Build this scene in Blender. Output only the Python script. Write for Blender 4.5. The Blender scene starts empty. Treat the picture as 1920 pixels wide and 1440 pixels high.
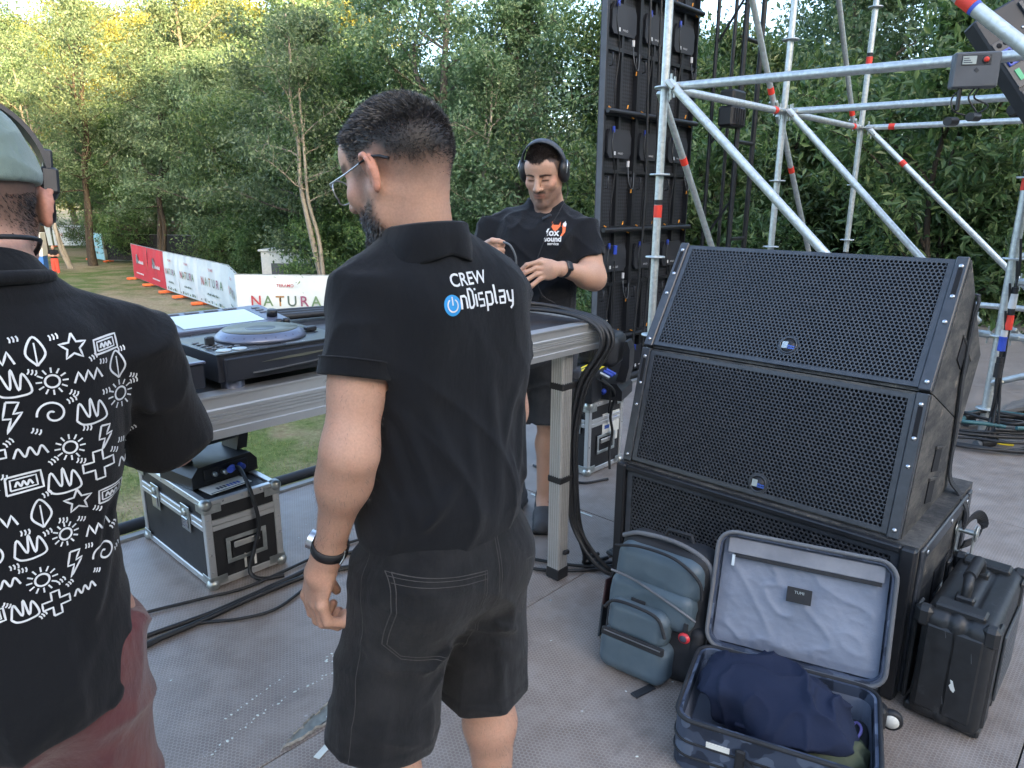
import bpy, bmesh, math, random
import numpy as np
from mathutils import Vector, Matrix
from mathutils.bvhtree import BVHTree

random.seed(7)
rng = np.random.default_rng(7)
R = math.radians
scene = bpy.context.scene
COL = scene.collection

# ------------------------------------------------------------------ camera, sky, sun, exposure
CAM_H = 1.5
cam_data = bpy.data.cameras.new('camera')
cam_data.sensor_width = 36.0
cam_data.lens = 36.0 * 1331.0 / 1920.0
cam_data.clip_start = 0.05
cam_data.clip_end = 2000.0
cam = bpy.data.objects.new('camera', cam_data)
COL.objects.link(cam)
cam.matrix_world = (Matrix.Translation((0, 0, CAM_H)) @ Matrix.Rotation(R(90 - 14.5), 4, 'X')
                    @ Matrix.Rotation(R(0.4), 4, 'Z'))
scene.camera = cam

SUN_EL, SUN_AZ = 9.0, 147.0      # azimuth clockwise from +Y: low sun behind the camera, to the right
world = bpy.data.worlds.new('World')
scene.world = world
world.use_nodes = True
wn, wl = world.node_tree.nodes, world.node_tree.links
for n in list(wn): wn.remove(n)
sky = wn.new('ShaderNodeTexSky')
sky.sky_type = 'NISHITA'
sky.sun_disc = False
sky.sun_elevation = R(SUN_EL)
sky.sun_rotation = R(SUN_AZ)
sky.altitude = 200
sky.air_density = 0.75
sky.dust_density = 5.0
sky.ozone_density = 1.0
bg = wn.new('ShaderNodeBackground')
bg.inputs[1].default_value = 0.15
out = wn.new('ShaderNodeOutputWorld')
wl.new(sky.outputs[0], bg.inputs[0])
wl.new(bg.outputs[0], out.inputs[0])

sun_data = bpy.data.lights.new('sun', 'SUN')
sun_data.energy = 3.2
sun_data.angle = R(0.55)
sun_data.color = (1.0, 0.72, 0.34)
sun = bpy.data.objects.new('sun', sun_data)
COL.objects.link(sun)
_az, _el = R(SUN_AZ), R(SUN_EL)
SUN_DIR = Vector((math.sin(_az) * math.cos(_el), math.cos(_az) * math.cos(_el), math.sin(_el)))
sun.rotation_euler = SUN_DIR.to_track_quat('Z', 'Y').to_euler()

vs = scene.view_settings
vs.view_transform = 'Standard'
vs.look = 'None'
vs.exposure = 3.32
vs.gamma = 1.0
vs.use_curve_mapping = False
scene.cycles.use_denoising = True
scene.cycles.max_bounces = 6
scene.cycles.diffuse_bounces = 3
scene.cycles.glossy_bounces = 3
scene.cycles.transmission_bounces = 6
scene.cycles.transparent_max_bounces = 8
scene.cycles.use_adaptive_sampling = True
scene.cycles.adaptive_threshold = 0.015
scene.render.use_persistent_data = False

# ------------------------------------------------------------------ materials
MATS = {}
class NT:
    """tiny node helper"""
    def __init__(s, name):
        s.m = bpy.data.materials.new(name); s.m.use_nodes = True
        s.t = s.m.node_tree; s.n = s.t.nodes; s.l = s.t.links
        s.b = s.n['Principled BSDF']; s.o = s.n['Material Output']
        MATS[name] = s.m
    def new(s, kind, **kw):
        n = s.n.new('ShaderNode' + kind)
        for k, v in kw.items(): setattr(n, k, v)
        return n
    def set(s, sock, v):
        if isinstance(v, bpy.types.NodeSocket): s.l.new(v, sock)
        elif v is not None: sock.default_value = v
    def coord(s, which='Object', scale=None):
        c = s.new('TexCoord').outputs[which]
        if scale is not None:
            mp = s.new('Mapping'); s.l.new(c, mp.inputs[0])
            mp.inputs['Scale'].default_value = scale if hasattr(scale, '__len__') else (scale,) * 3
            c = mp.outputs[0]
        return c
    def noise(s, vec, scale, detail=4, rough=.55, out=0):
        n = s.new('TexNoise'); n.inputs['Scale'].default_value = scale
        n.inputs['Detail'].default_value = detail; n.inputs['Roughness'].default_value = rough
        if vec is not None: s.l.new(vec, n.inputs['Vector'])
        return n.outputs[out]
    def voro(s, vec, scale, feature='F1', out='Distance', rand=1.0):
        n = s.new('TexVoronoi', feature=feature); n.inputs['Scale'].default_value = scale
        n.inputs['Randomness'].default_value = rand
        s.l.new(vec, n.inputs['Vector'])
        return n.outputs[out]
    def ramp(s, fac, stops, interp='LINEAR'):
        n = s.new('ValToRGB'); n.color_ramp.interpolation = interp
        e = n.color_ramp.elements
        while len(e) < len(stops): e.new(0.5)
        for el, (p, c) in zip(e, stops):
            el.position = p
            el.color = (c, c, c, 1) if not hasattr(c, '__len__') else (*c[:3], 1)
        s.set(n.inputs[0], fac)
        return n.outputs[0]
    def mix(s, fac, a, b, mode='MIX'):
        n = s.new('Mix', data_type='RGBA', blend_type=mode)
        s.set(n.inputs[0], fac)
        s.set(n.inputs[6], (*a, 1) if isinstance(a, tuple) and len(a) == 3 else a)
        s.set(n.inputs[7], (*b, 1) if isinstance(b, tuple) and len(b) == 3 else b)
        return n.outputs[2]
    def math(s, op, a, b=None, c=None, clamp=False):
        n = s.new('Math', operation=op, use_clamp=clamp)
        s.set(n.inputs[0], a); s.set(n.inputs[1], b)
        if c is not None: s.set(n.inputs[2], c)
        return n.outputs[0]
    def vmath(s, op, a, b=None, out=0):
        n = s.new('VectorMath', operation=op)
        s.set(n.inputs[0], a)
        if b is not None: s.set(n.inputs[1], b)
        return n.outputs[out]
    def bump(s, h, strength=.3, dist=.01):
        n = s.new('Bump'); n.inputs['Strength'].default_value = strength
        n.inputs['Distance'].default_value = dist
        s.l.new(h, n.inputs['Height']); s.l.new(n.outputs[0], s.b.inputs['Normal'])
        return n
    def pbr(s, color=None, rough=None, metal=None, spec=None, coat=None):
        b = s.b
        if color is not None: s.set(b.inputs['Base Color'], (*color, 1) if isinstance(color, tuple) else color)
        if rough is not None: s.set(b.inputs['Roughness'], rough)
        if metal is not None: s.set(b.inputs['Metallic'], metal)
        if spec is not None: s.set(b.inputs['Specular IOR Level'], spec)
        if coat is not None: s.set(b.inputs['Coat Weight'], coat)
        return s.m

def mat(name, color, rough=.6, metal=0., vary=.18, scale=9., bump=0., bscale=60., spec=None, coat=None):
    """plain surface with slight tone and gloss variation"""
    if name in MATS: return MATS[name]
    t = NT(name); c = t.coord('Object')
    n = t.noise(c, scale, 5)
    k = t.ramp(n, [(.3, 1 - vary), (.7, 1 + vary)])
    col = t.mix(1.0, color, k, 'MULTIPLY')
    rr = t.math('MULTIPLY_ADD', n, .25, rough - .12, clamp=True)
    t.pbr(col, rr, metal, spec, coat)
    if bump: t.bump(t.noise(c, bscale, 4), bump, .004)
    return t.m

# ------------------------------------------------------------------ mesh helpers
def link(o, parent=None):
    COL.objects.link(o)
    if parent is not None: o.parent = parent
    return o

def tag(o, label=None, cat=None, group=None, kind=None):
    if label: o['label'] = label
    if cat: o['category'] = cat
    if group: o['group'] = group
    if kind: o['kind'] = kind
    return o

def thing(name, label, cat, loc=(0, 0, 0), rotz=0., group=None):
    o = bpy.data.objects.new(name, None)
    o.empty_display_size = .1
    COL.objects.link(o)
    o.location = loc; o.rotation_euler = (0, 0, rotz)
    return tag(o, label, cat, group)

def copy_tree(o, parent=None):
    c = o.copy(); COL.objects.link(c); c.parent = parent
    for ch in list(o.children): copy_tree(ch, c)
    return c

class MB:
    """collects shapes into one mesh"""
    def __init__(s): s.v = []; s.f = []; s.sm = []
    def add(s, verts, faces, smooth=False):
        o = len(s.v)
        s.v.extend([tuple(p) for p in verts])
        s.f.extend([tuple(i + o for i in fc) for fc in faces])
        s.sm.extend([smooth] * len(faces))
        return s
    def box(s, lo, hi, M=None, bev=0.):
        x0, y0, z0 = lo; x1, y1, z1 = hi
        if bev <= 0:
            P = [(x0,y0,z0),(x1,y0,z0),(x1,y1,z0),(x0,y1,z0),(x0,y0,z1),(x1,y0,z1),(x1,y1,z1),(x0,y1,z1)]
            F = [(0,3,2,1),(4,5,6,7),(0,1,5,4),(1,2,6,5),(2,3,7,6),(3,0,4,7)]
        else:
            b = min(bev, (x1-x0)/2.01, (y1-y0)/2.01, (z1-z0)/2.01)
            P = []
            def ring(z, i):
                return [(x0+i,y0+b,z),(x0+b,y0+i,z),(x1-b,y0+i,z),(x1-i,y0+b,z),(x1-i,y1-b,z),(x1-b,y1-i,z),(x0+b,y1-i,z),(x0+i,y1-b,z)]
            def inner(z):
                return [(x0+b,y0+b,z)]*2+[(x1-b,y0+b,z)]*2+[(x1-b,y1-b,z)]*2+[(x0+b,y1-b,z)]*2
            rings = [[(x0+b,y0+b,z0),(x1-b,y0+b,z0),(x1-b,y1-b,z0),(x0+b,y1-b,z0)], ring(z0+b,0), ring(z1-b,0),
                     [(x0+b,y0+b,z1),(x1-b,y0+b,z1),(x1-b,y1-b,z1),(x0+b,y1-b,z1)]]
            P = rings[0] + rings[1] + rings[2] + rings[3]
            F = [(3,2,1,0),(20,21,22,23)]
            for k in range(8): F.append((4+k, 4+(k+1)%8, 12+(k+1)%8, 12+k))
            for k in range(4):
                a, b2 = 4+2*k, 4+2*k+1
                F.append((k, b2, a))
                F.append((k, (k+1)%4, 4+(2*k+2)%8, b2))
                a, b2 = 12+2*k, 12+2*k+1
                F.append((20+k, a, b2))
                F.append((20+k, b2, 12+(2*k+2)%8, 20+(k+1)%4))
        if M is not None: P = [tuple(M @ Vector(p)) for p in P]
        return s.add(P, F)
    def tube(s, pts, r, n=8, cap=True, smooth=True):
        """swept tube along points; r scalar or list"""
        P = [Vector(p) for p in pts]; m = len(P)
        rr = r if hasattr(r, '__len__') else [r] * m
        up = None; V = []; F = []
        for i in range(m):
            d = (P[min(i+1, m-1)] - P[max(i-1, 0)])
            d = d.normalized() if d.length > 1e-9 else Vector((0,0,1))
            if up is None:
                a = Vector((0,0,1)) if abs(d.z) < .9 else Vector((1,0,0))
                up = d.cross(a).normalized()
            else:
                up = up - d * up.dot(d)
                up = up.normalized() if up.length > 1e-6 else d.orthogonal().normalized()
            w = d.cross(up)
            for k in range(n):
                a = 2*math.pi*k/n
                V.append(P[i] + (up*math.cos(a) + w*math.sin(a)) * rr[i])
        for i in range(m-1):
            for k in range(n):
                F.append((i*n+k, i*n+(k+1)%n, (i+1)*n+(k+1)%n, (i+1)*n+k))
        s.add(V, F, smooth)
        if cap:
            s.add(V[:n], [tuple(range(n))[::-1]]); s.add(V[-n:], [tuple(range(n))])
        return s
    def cyl(s, a, b, r, n=16, r2=None, smooth=True):
        return s.tube([a, b], [r, r if r2 is None else r2], n, True, smooth)
    def lathe(s, prof, n=24, M=None, smooth=True, cap=True):
        """profile [(r,z)] round z"""
        V = []; F = []
        for (r, z) in prof:
            for k in range(n):
                a = 2*math.pi*k/n; V.append((r*math.cos(a), r*math.sin(a), z))
        for i in range(len(prof)-1):
            for k in range(n): F.append((i*n+k, i*n+(k+1)%n, (i+1)*n+(k+1)%n, (i+1)*n+k))
        if cap and prof[0][0] > 1e-6: F.append(tuple(range(n))[::-1])
        if cap and prof[-1][0] > 1e-6: F.append(tuple(range((len(prof)-1)*n, len(prof)*n)))
        if M is not None: V = [tuple(M @ Vector(p)) for p in V]
        return s.add(V, F, smooth)
    def prism(s, poly, d0, d1, M=None):
        """polygon (x,z) extruded along y from d0 to d1"""
        n = len(poly)
        V = [(x, d0, z) for x, z in poly] + [(x, d1, z) for x, z in poly]
        F = [tuple(range(n)), tuple(range(n, 2*n))[::-1]]
        for k in range(n): F.append((k, k+n, (k+1)%n+n, (k+1)%n))
        if M is not None: V = [tuple(M @ Vector(p)) for p in V]
        return s.add(V, F)
    def ball(s, c, r, n=12, M=None):
        r = r if hasattr(r, '__len__') else (r,)*3
        prof = [(math.sin(math.pi*i/8), -math.cos(math.pi*i/8)) for i in range(9)]
        T = Matrix.Translation(c) @ Matrix.Diagonal((*r, 1))
        if M is not None: T = M @ T
        prof[0] = (1e-7, -1); prof[-1] = (1e-7, 1)
        return s.lathe(prof, n, T)
    def build(s, name, m, parent=None, M=None):
        me = bpy.data.meshes.new(name)
        me.from_pydata(s.v, [], s.f)
        me.polygons.foreach_set('use_smooth', s.sm)
        if m is not None: me.materials.append(MATS[m] if isinstance(m, str) else m)
        me.update()
        o = bpy.data.objects.new(name, me)
        if M is not None: o.matrix_local = M
        return link(o, parent)

def np_mesh(name, V, F, m, parent=None, smooth=True, cols=None):
    """mesh from numpy arrays; F is (n,3) or (n,4)"""
    V = np.asarray(V, np.float32); F = np.asarray(F, np.int32)
    me = bpy.data.meshes.new(name)
    nf, k = F.shape
    me.vertices.add(len(V)); me.vertices.foreach_set('co', V.ravel())
    me.loops.add(nf*k); me.loops.foreach_set('vertex_index', F.ravel())
    me.polygons.add(nf); me.polygons.foreach_set('loop_start', np.arange(0, nf*k, k, dtype=np.int32))
    me.polygons.foreach_set('use_smooth', np.full(nf, smooth))
    if m is not None: me.materials.append(MATS[m] if isinstance(m, str) else m)
    me.update(calc_edges=True)
    if cols is not None:
        a = me.color_attributes.new('tone', 'FLOAT_COLOR', 'POINT')
        c4 = np.ones((len(V), 4), np.float32); c4[:, :3] = cols
        a.data.foreach_set('color', c4.ravel())
    o = bpy.data.objects.new(name, me)
    return link(o, parent)

def catmull(pts, n=8):
    P = [Vector(p) for p in pts]; out = []
    P = [P[0]*2 - P[1]] + P + [P[-1]*2 - P[-2]]
    for i in range(1, len(P)-2):
        p0, p1, p2, p3 = P[i-1:i+3]
        for k in range(n):
            t = k/n
            out.append(.5*((2*p1) + (p2-p0)*t + (2*p0-5*p1+4*p2-p3)*t*t + (-p0+3*p1-3*p2+p3)*t**3))
    out.append(P[-2])
    return out

def text_mesh(body, size, align='CENTER', bold=0.0):
    cu = bpy.data.curves.new('lettering', 'FONT')
    cu.body = body; cu.size = size; cu.align_x = align; cu.align_y = 'CENTER'; cu.offset = bold
    cu.resolution_u = 3
    o = bpy.data.objects.new('lettering', cu)
    me = bpy.data.meshes.new_from_object(o)
    bpy.data.objects.remove(o); bpy.data.curves.remove(cu)
    return me

def text_obj(name, body, size, m, parent, M, align='CENTER', bold=0.0):
    me = text_mesh(body, size, align, bold); me.materials.clear()
    me.materials.append(MATS[m] if isinstance(m, str) else m)
    o = bpy.data.objects.new(name, me); o.matrix_local = M
    return link(o, parent)

def frame(o, x, y, z=None):
    """matrix with columns x,y,z at origin o"""
    x = Vector(x).normalized(); y = Vector(y)
    zz = x.cross(y).normalized(); y = zz.cross(x)
    M = Matrix((x, y, zz)).transposed().to_4x4(); M.translation = Vector(o)
    return M
# ------------------------------------------------------------------ implicit modelling for bodies and cloth
_perm = rng.permutation(256).astype(np.int32)
_pt = np.concatenate([_perm]*3)
_val = (rng.random(256)*2 - 1).astype(np.float32)
def vnoise(P):
    """value noise in [-1,1] for (...,3)"""
    I = np.floor(P).astype(np.int32); Fr = P - I
    I &= 255
    U = Fr*Fr*(3 - 2*Fr)
    r = 0
    for dx in (0, 1):
        wx = U[..., 0] if dx else 1 - U[..., 0]
        for dy in (0, 1):
            wy = U[..., 1] if dy else 1 - U[..., 1]
            for dz in (0, 1):
                wz = U[..., 2] if dz else 1 - U[..., 2]
                h = _pt[_pt[_pt[I[..., 0]+dx] + I[..., 1]+dy] + I[..., 2]+dz]
                r = r + _val[h]*wx*wy*wz
    return r
def fbm(P, o=3):
    a, s, r = 1., 1., 0
    for _ in range(o):
        r = r + a*vnoise(P*s + 17.3*s); a *= .5; s *= 2.03
    return r
def ridge(P):
    """sharp crests: 0..1"""
    return (1 - np.abs(vnoise(P)))**3.5

def nrm(X): return np.sqrt(np.einsum('...i,...i->...', X, X))
class Sdf:
    def __init__(s): s.p = []; s.M = None
    def _k(s): return 1.0 if s.M is None else abs(np.linalg.det(np.array(s.M)[:3, :3]))**(1/3)
    def _x(s, a):
        a = np.asarray(a, float)
        if s.M is None: return a
        return np.array(s.M @ Vector(a))
    def rc(s, a, b, r1, r2=None, k=.02, op='u', flat=None):
        a, b = s._x(a), s._x(b)
        if np.linalg.norm(b - a) < 1e-6: b = a + np.array([0, 0, 1e-4])
        c_ = s._k(); s.p.append(('rc', op, k*c_, a, b, r1*c_, (r1 if r2 is None else r2)*c_)); return s
    def chain(s, pts, rs, k=.02, op='u'):
        for i in range(len(pts)-1): s.rc(pts[i], pts[i+1], rs[i], rs[i+1], k, op)
        return s
    def el(s, c, r, Rm=None, k=.02, op='u'):
        c = s._x(c); Q = np.eye(3) if Rm is None else np.array(Rm)[:3, :3]
        c_ = s._k()
        if s.M is not None: Q = np.array(s.M)[:3, :3] @ Q/c_
        s.p.append(('el', op, k*c_, c, Q, np.asarray(r, float)*c_)); return s
    def bx(s, c, h, r=.01, Rm=None, k=.02, op='u'):
        c = s._x(c); Q = np.eye(3) if Rm is None else np.array(Rm)[:3, :3]
        if s.M is not None: Q = np.array(s.M)[:3, :3] @ Q
        s.p.append(('bx', op, k, c, Q, np.asarray(h, float), r)); return s
    def half(s, c, n, k=.005, op='i'):
        """keep the side the normal points away from"""
        c = s._x(c); n = np.asarray(n, float)
        if s.M is not None: n = np.array(s.M)[:3, :3] @ n
        s.p.append(('pl', op, k, c, n/np.linalg.norm(n))); return s
    def cc(s, a, b, r1, r2, rnd=.004, k=.02, op='u', sq=None):
        """cone with flat ends; sq=(axis, factor) squashes the section along an axis"""
        a, b = s._x(a), s._x(b)
        if sq is not None:
            ax = np.asarray(sq[0], float)
            if s.M is not None: ax = np.array(s.M)[:3, :3] @ ax
            sq = (ax/np.linalg.norm(ax), sq[1])
        s.p.append(('cc', op, k, a, b, r1, r2, rnd, sq)); return s
    @staticmethod
    def d1(q, P):
        if q[0] == 'cc':
            a, b, r1, r2, rd, sq = q[3:9]; ba = b - a; L = np.sqrt(ba @ ba)
            X = P - a
            h = (X @ ba)/(L*L)
            W = X - h[..., None]*ba
            if sq is not None:
                W = W + (W @ sq[0])[..., None]*sq[0]*(1/sq[1] - 1)
            rad = nrm(W) - (r1 + (r2 - r1)*np.clip(h, -.2, 1.2)) + rd
            axd = np.maximum(-h*L, (h - 1)*L) + rd
            return np.minimum(np.maximum(rad, axd), 0) + np.hypot(np.maximum(rad, 0), np.maximum(axd, 0)) - rd
        if q[0] == 'rc':
            a, b, r1, r2 = q[3:7]; ba = b - a
            h = np.clip(((P - a) @ ba)/(ba @ ba), 0, 1)
            return nrm(P - a - h[..., None]*ba) - (r1 + (r2 - r1)*h)
        if q[0] == 'el':
            X = (P - q[3]) @ q[4]; r = q[5]
            k0 = nrm(X/r); k1 = nrm(X/(r*r))
            return np.where(k1 > 1e-9, k0*(k0 - 1)/np.maximum(k1, 1e-9), -r.min())
        if q[0] == 'bx':
            X = np.abs((P - q[3]) @ q[4]) - (q[5] - q[6])
            return nrm(np.maximum(X, 0)) + np.minimum(X.max(-1), 0) - q[6]
        return (P - q[3]) @ q[4]
    def ev(s, P, prims=None):
        d = np.full(P.shape[:-1], 1e3, P.dtype)
        for q in (s.p if prims is None else prims):
            e = s.d1(q, P); k = q[2]
            if q[1] == 'u':
                h = np.maximum(k - np.abs(d - e), 0)/k; d = np.minimum(d, e) - h*h*k*.25
            elif q[1] == 's':
                e = -e; h = np.maximum(k - np.abs(d - e), 0)/k; d = np.maximum(d, e) + h*h*k*.25
            else:
                h = np.maximum(k - np.abs(d - e), 0)/k; d = np.maximum(d, e) + h*h*k*.25
        return d
    def mesh(s, res, disp=None, pad=.03, lo=None, hi=None):
        """sparse surface nets -> V, quads"""
        if lo is None:
            L, Hh = [], []
            for q in s.p:
                if q[1] != 'u': continue
                if q[0] in ('rc', 'cc'):
                    r = max(q[5], q[6]); L += [q[3]-r, q[4]-r]; Hh += [q[3]+r, q[4]+r]
                elif q[0] == 'el':
                    e = np.abs(q[4]) @ q[5]; L.append(q[3]-e); Hh.append(q[3]+e)
                else:
                    e = np.abs(q[4]) @ q[5]; L.append(q[3]-e); Hh.append(q[3]+e)
            lo = np.min(L, 0) - pad; hi = np.max(Hh, 0) + pad
        N = 12; bs = N*res
        nb = np.ceil((hi - lo)/bs).astype(int)
        G = np.stack(np.meshgrid(*[np.arange(n) for n in nb], indexing='ij'), -1).reshape(-1, 3)
        C = lo + (G + .5)*bs; Rb = bs*.87
        DC = np.stack([s.d1(q, C) for q in s.p], -1)
        isu = np.array([q[1] == 'u' for q in s.p]); ks = np.array([q[2] for q in s.p])
        mu = DC[:, isu].min(1)
        dall = s.ev(C)
        if disp is not None: dall = dall + disp(C)
        p32 = [tuple(x.astype(np.float32) if isinstance(x, np.ndarray) else x for x in q) for q in s.p]
        keepb = (np.abs(dall) < Rb*1.5 + .02)
        ax = np.arange(N + 1)
        loc = np.stack(np.meshgrid(ax, ax, ax, indexing='ij'), -1)
        dims = nb*N + 2
        cells, verts, sgn = [], [], []
        off = [(0,0,0),(1,0,0),(0,1,0),(1,1,0),(0,0,1),(1,0,1),(0,1,1),(1,1,1)]
        edges = [(0,1),(2,3),(4,5),(6,7),(0,2),(1,3),(4,6),(5,7),(0,4),(1,5),(2,6),(3,7)]
        offa = np.array(off, float)
        for b in np.nonzero(keepb)[0]:
            use = np.where(isu, DC[b] < mu[b] + 2.2*Rb + ks, DC[b] < 1.6*Rb + ks + .01)
            pl = [q for q, u, d in zip(p32, use, DC[b]) if u or (q[1] == 'i' and d > -1.6*Rb - .03)]
            if not any(q[1] == 'u' for q in pl): continue
            g0 = G[b]*N
            P = (lo + (loc + g0)*res).astype(np.float32)
            D = s.ev(P, pl)
            if D.min() > .02 or D.max() < -.02: continue
            if disp is not None: D = D + disp(P)
            if D.min() > 0 or D.max() < 0: continue
            cv = np.stack([D[o[0]:N+o[0], o[1]:N+o[1], o[2]:N+o[2]] for o in off], -1)
            ins = cv < 0; cnt = ins.sum(-1)
            act = np.nonzero((cnt > 0) & (cnt < 8))
            if len(act[0]) == 0: continue
            c8 = cv[act]; i8 = ins[act]
            acc = np.zeros((len(c8), 3)); w = np.zeros(len(c8))
            for (i, j) in edges:
                x = i8[:, i] != i8[:, j]
                den = c8[:, i] - c8[:, j]; t = np.where(x, c8[:, i]/np.where(np.abs(den) < 1e-12, 1e-12, den), 0)
                pp = offa[i] + (offa[j] - offa[i])*t[:, None]
                acc += np.where(x[:, None], pp, 0); w += x
            idx = np.stack(act, -1)
            verts.append(lo + (idx + g0 + acc/w[:, None])*res)
            gi = idx + g0 + 1
            cells.append((gi[:, 0]*dims[1] + gi[:, 1])*dims[2] + gi[:, 2])
            sgn.append(i8[:, [0, 1, 2, 4]])
        cells = np.concatenate(cells); verts = np.concatenate(verts); sgn = np.concatenate(sgn)
        o = np.argsort(cells); cells = cells[o]; verts = verts[o]; sgn = sgn[o]
        st = np.array([dims[1]*dims[2], dims[2], 1])
        quads = []
        for a in range(3):
            b, c = (a+1) % 3, (a+2) % 3
            x = np.nonzero(sgn[:, 0] != sgn[:, a+1])[0]
            k0 = cells[x]
            ks4 = [k0, k0 - st[b], k0 - st[b] - st[c], k0 - st[c]]
            ii = [np.clip(np.searchsorted(cells, k), 0, len(cells)-1) for k in ks4]
            ok = np.all([cells[i] == k for i, k in zip(ii, ks4)], 0)
            q = np.stack(ii, -1)[ok]
            fl = sgn[x, 0][ok]
            q[~fl] = q[~fl][:, ::-1]
            quads.append(q)
        return verts, np.concatenate(quads)

def sdf_obj(name, S, res, m, parent=None, disp=None, col=None):
    V, F = S.mesh(res, disp)
    return np_mesh(name, V, F, m, parent, True, None if col is None else col(V))

def folds(P, segs):
    """raised creases along segments (ax,ay,az,bx,by,bz,width,height)"""
    r = 0
    for q in segs:
        a = np.array(q[:3], np.float32); ba = np.array(q[3:6], np.float32) - a
        h = np.clip(((P - a) @ ba)/(ba @ ba), 0, 1)
        d = nrm(P - a - h[..., None]*ba)
        # one steep and one soft flank
        r = r + q[7]*np.exp(-(d/q[6])**2)*np.sin(np.pi*np.clip(h*.94 + .03, 0, 1))**.6
    return r

def rot_to(a, b):
    return Vector(a).rotation_difference(Vector(b)).to_matrix()

# ------------------------------------------------------------------ marks that lie on a surface
def bvh_of(objs):
    V, F = [], []
    for o in objs:
        me = o.data; M = o.matrix_basis if o.parent is None else o.matrix_local
        n0 = len(V)
        V += [v.co.copy() for v in me.vertices]
        F += [tuple(i + n0 for i in p.vertices) for p in me.polygons]
    return BVHTree.FromPolygons(V, F)

class Decal:
    """flat drawing in (u,v) metres thrown onto a surface along -normal"""
    def __init__(s, bvh, o, u, v, off=.0012):
        s.b = bvh; s.o = Vector(o); s.u = Vector(u).normalized(); s.v = Vector(v)
        s.n = s.u.cross(s.v).normalized(); s.v = s.n.cross(s.u); s.off = off; s.mb = MB()
    def hit(s, x, y):
        p = s.o + s.u*x + s.v*y + s.n*.4
        h, nn, i, d = s.b.ray_cast(p, -s.n, .9)
        if h is None: return None
        if nn.dot(s.n) < 0: nn = -nn
        return h + nn*s.off
    def line(s, pts, w=.004, step=.006, close=False):
        P = [Vector((a, b)) for a, b in pts]
        if close: P.append(P[0].copy())
        Q = [P[0]]
        for a, b in zip(P, P[1:]):
            n = max(1, int((b - a).length/step))
            Q += [a + (b - a)*(k/n) for k in range(1, n+1)]
        L, Rr = [], []
        for i, q in enumerate(Q):
            d = Q[min(i+1, len(Q)-1)] - Q[max(i-1, 0)]
            if d.length < 1e-9: d = Vector((1, 0))
            d.normalize(); nrm = Vector((-d.y, d.x))*w/2
            L.append(s.hit(*(q + nrm))); Rr.append(s.hit(*(q - nrm)))
        for i in range(len(Q)-1):
            a, b, c, d = L[i], L[i+1], Rr[i+1], Rr[i]
            if None in (a, b, c, d): continue
            if (a-b).length > .05 or (c-d).length > .05: continue
            s.mb.add([a, d, c, b], [(0, 1, 2, 3)])
        return s
    def curve(s, pts, w=.004, close=False, n=6):
        P = [(a, b, 0) for a, b in pts]
        if close: P = P + [P[0]]
        return s.line([(q.x, q.y) for q in catmull(P, n)], w)
    def disc(s, x, y, r, r2=None, n=24, rings=4):
        r2 = r2 or r; V = []; F = []
        pts = [(x, y)] + [(x + r*k/rings*math.cos(2*math.pi*i/n), y + r2*k/rings*math.sin(2*math.pi*i/n)) for k in range(1, rings+1) for i in range(n)]
        H = [s.hit(*p) for p in pts]
        if None in H: return s
        F = [(0, 1+i, 1+(i+1) % n) for i in range(n)]
        for k in range(rings-1):
            for i in range(n): F.append((1+k*n+i, 1+(k+1)*n+i, 1+(k+1)*n+(i+1) % n, 1+k*n+(i+1) % n))
        s.mb.add(H, F); return s
    def fill(s, poly, step=.006):
        """convex-ish polygon as thin scan strips"""
        ys = [p[1] for p in poly]; y = min(ys); rows = max(1, int((max(ys)-y)/step)); dy = (max(ys)-y)/rows
        def span(yy):
            xs = []
            for (a, b), (c, d) in zip(poly, poly[1:]+poly[:1]):
                if (b <= yy) != (d <= yy): xs.append(a + (c-a)*(yy-b)/(d-b))
            return sorted(xs)
        for k in range(rows):
            xs = span(y + (k+.5)*dy)
            for a, b in zip(xs[::2], xs[1::2]):
                m = max(1, int((b-a)/step))
                for j in range(m):
                    x0, x1 = a+(b-a)*j/m, a+(b-a)*(j+1)/m
                    Q = [s.hit(x0, y+k*dy), s.hit(x1, y+k*dy), s.hit(x1, y+(k+1)*dy), s.hit(x0, y+(k+1)*dy)]
                    if None not in Q: s.mb.add(Q, [(0, 1, 2, 3)])
        return s
    def text(s, body, size, x, y, bold=0., rot=0.):
        me = text_mesh(body, size, 'CENTER', bold)
        c_, s_ = math.cos(rot), math.sin(rot)
        V = [s.hit(x + v.co.x*c_ - v.co.y*s_, y + v.co.x*s_ + v.co.y*c_) for v in me.vertices]
        if None in V: return s
        s.mb.add(V, [tuple(p.vertices) for p in me.polygons]); bpy.data.meshes.remove(me)
        return s
    def build(s, name, m, parent): return s.mb.build(name, m, parent)
def glass_mat():
    t = NT('clear_glass')
    t.pbr((.95, .97, .98), .02)
    t.b.inputs['Transmission Weight'].default_value = 1.0
    t.b.inputs['IOR'].default_value = 1.02
    t.b.inputs['Alpha'].default_value = .25
glass_mat()
mat('stitch', (.050, .047, .045), .8, vary=.3, scale=200)
mat('print_white', (.62, .64, .66), .8, vary=.12, scale=60)
mat('print_blue', (.02, .27, .62), .7, vary=.05)
mat('print_orange', (.78, .16, .05), .7, vary=.05)
mat('rubber_black', (.012, .012, .014), .55)
mat('plastic_black', (.014, .015, .018), .42, vary=.12)
mat('hair_dark', (.034, .0295, .0285), .36, vary=.45, scale=300, spec=.8)
mat('hair_brown', (.016, .011, .009), .42, vary=.3, scale=300)
mat('steel', (.55, .56, .58), .28, 1., vary=.08)
mat('shoe_grey', (.05, .052, .058), .75, vary=.2, bump=.3, bscale=90)
mat('shoe_red', (.30, .035, .03), .6)
mat('headband_grey', (.05, .056, .068), .55)
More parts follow.
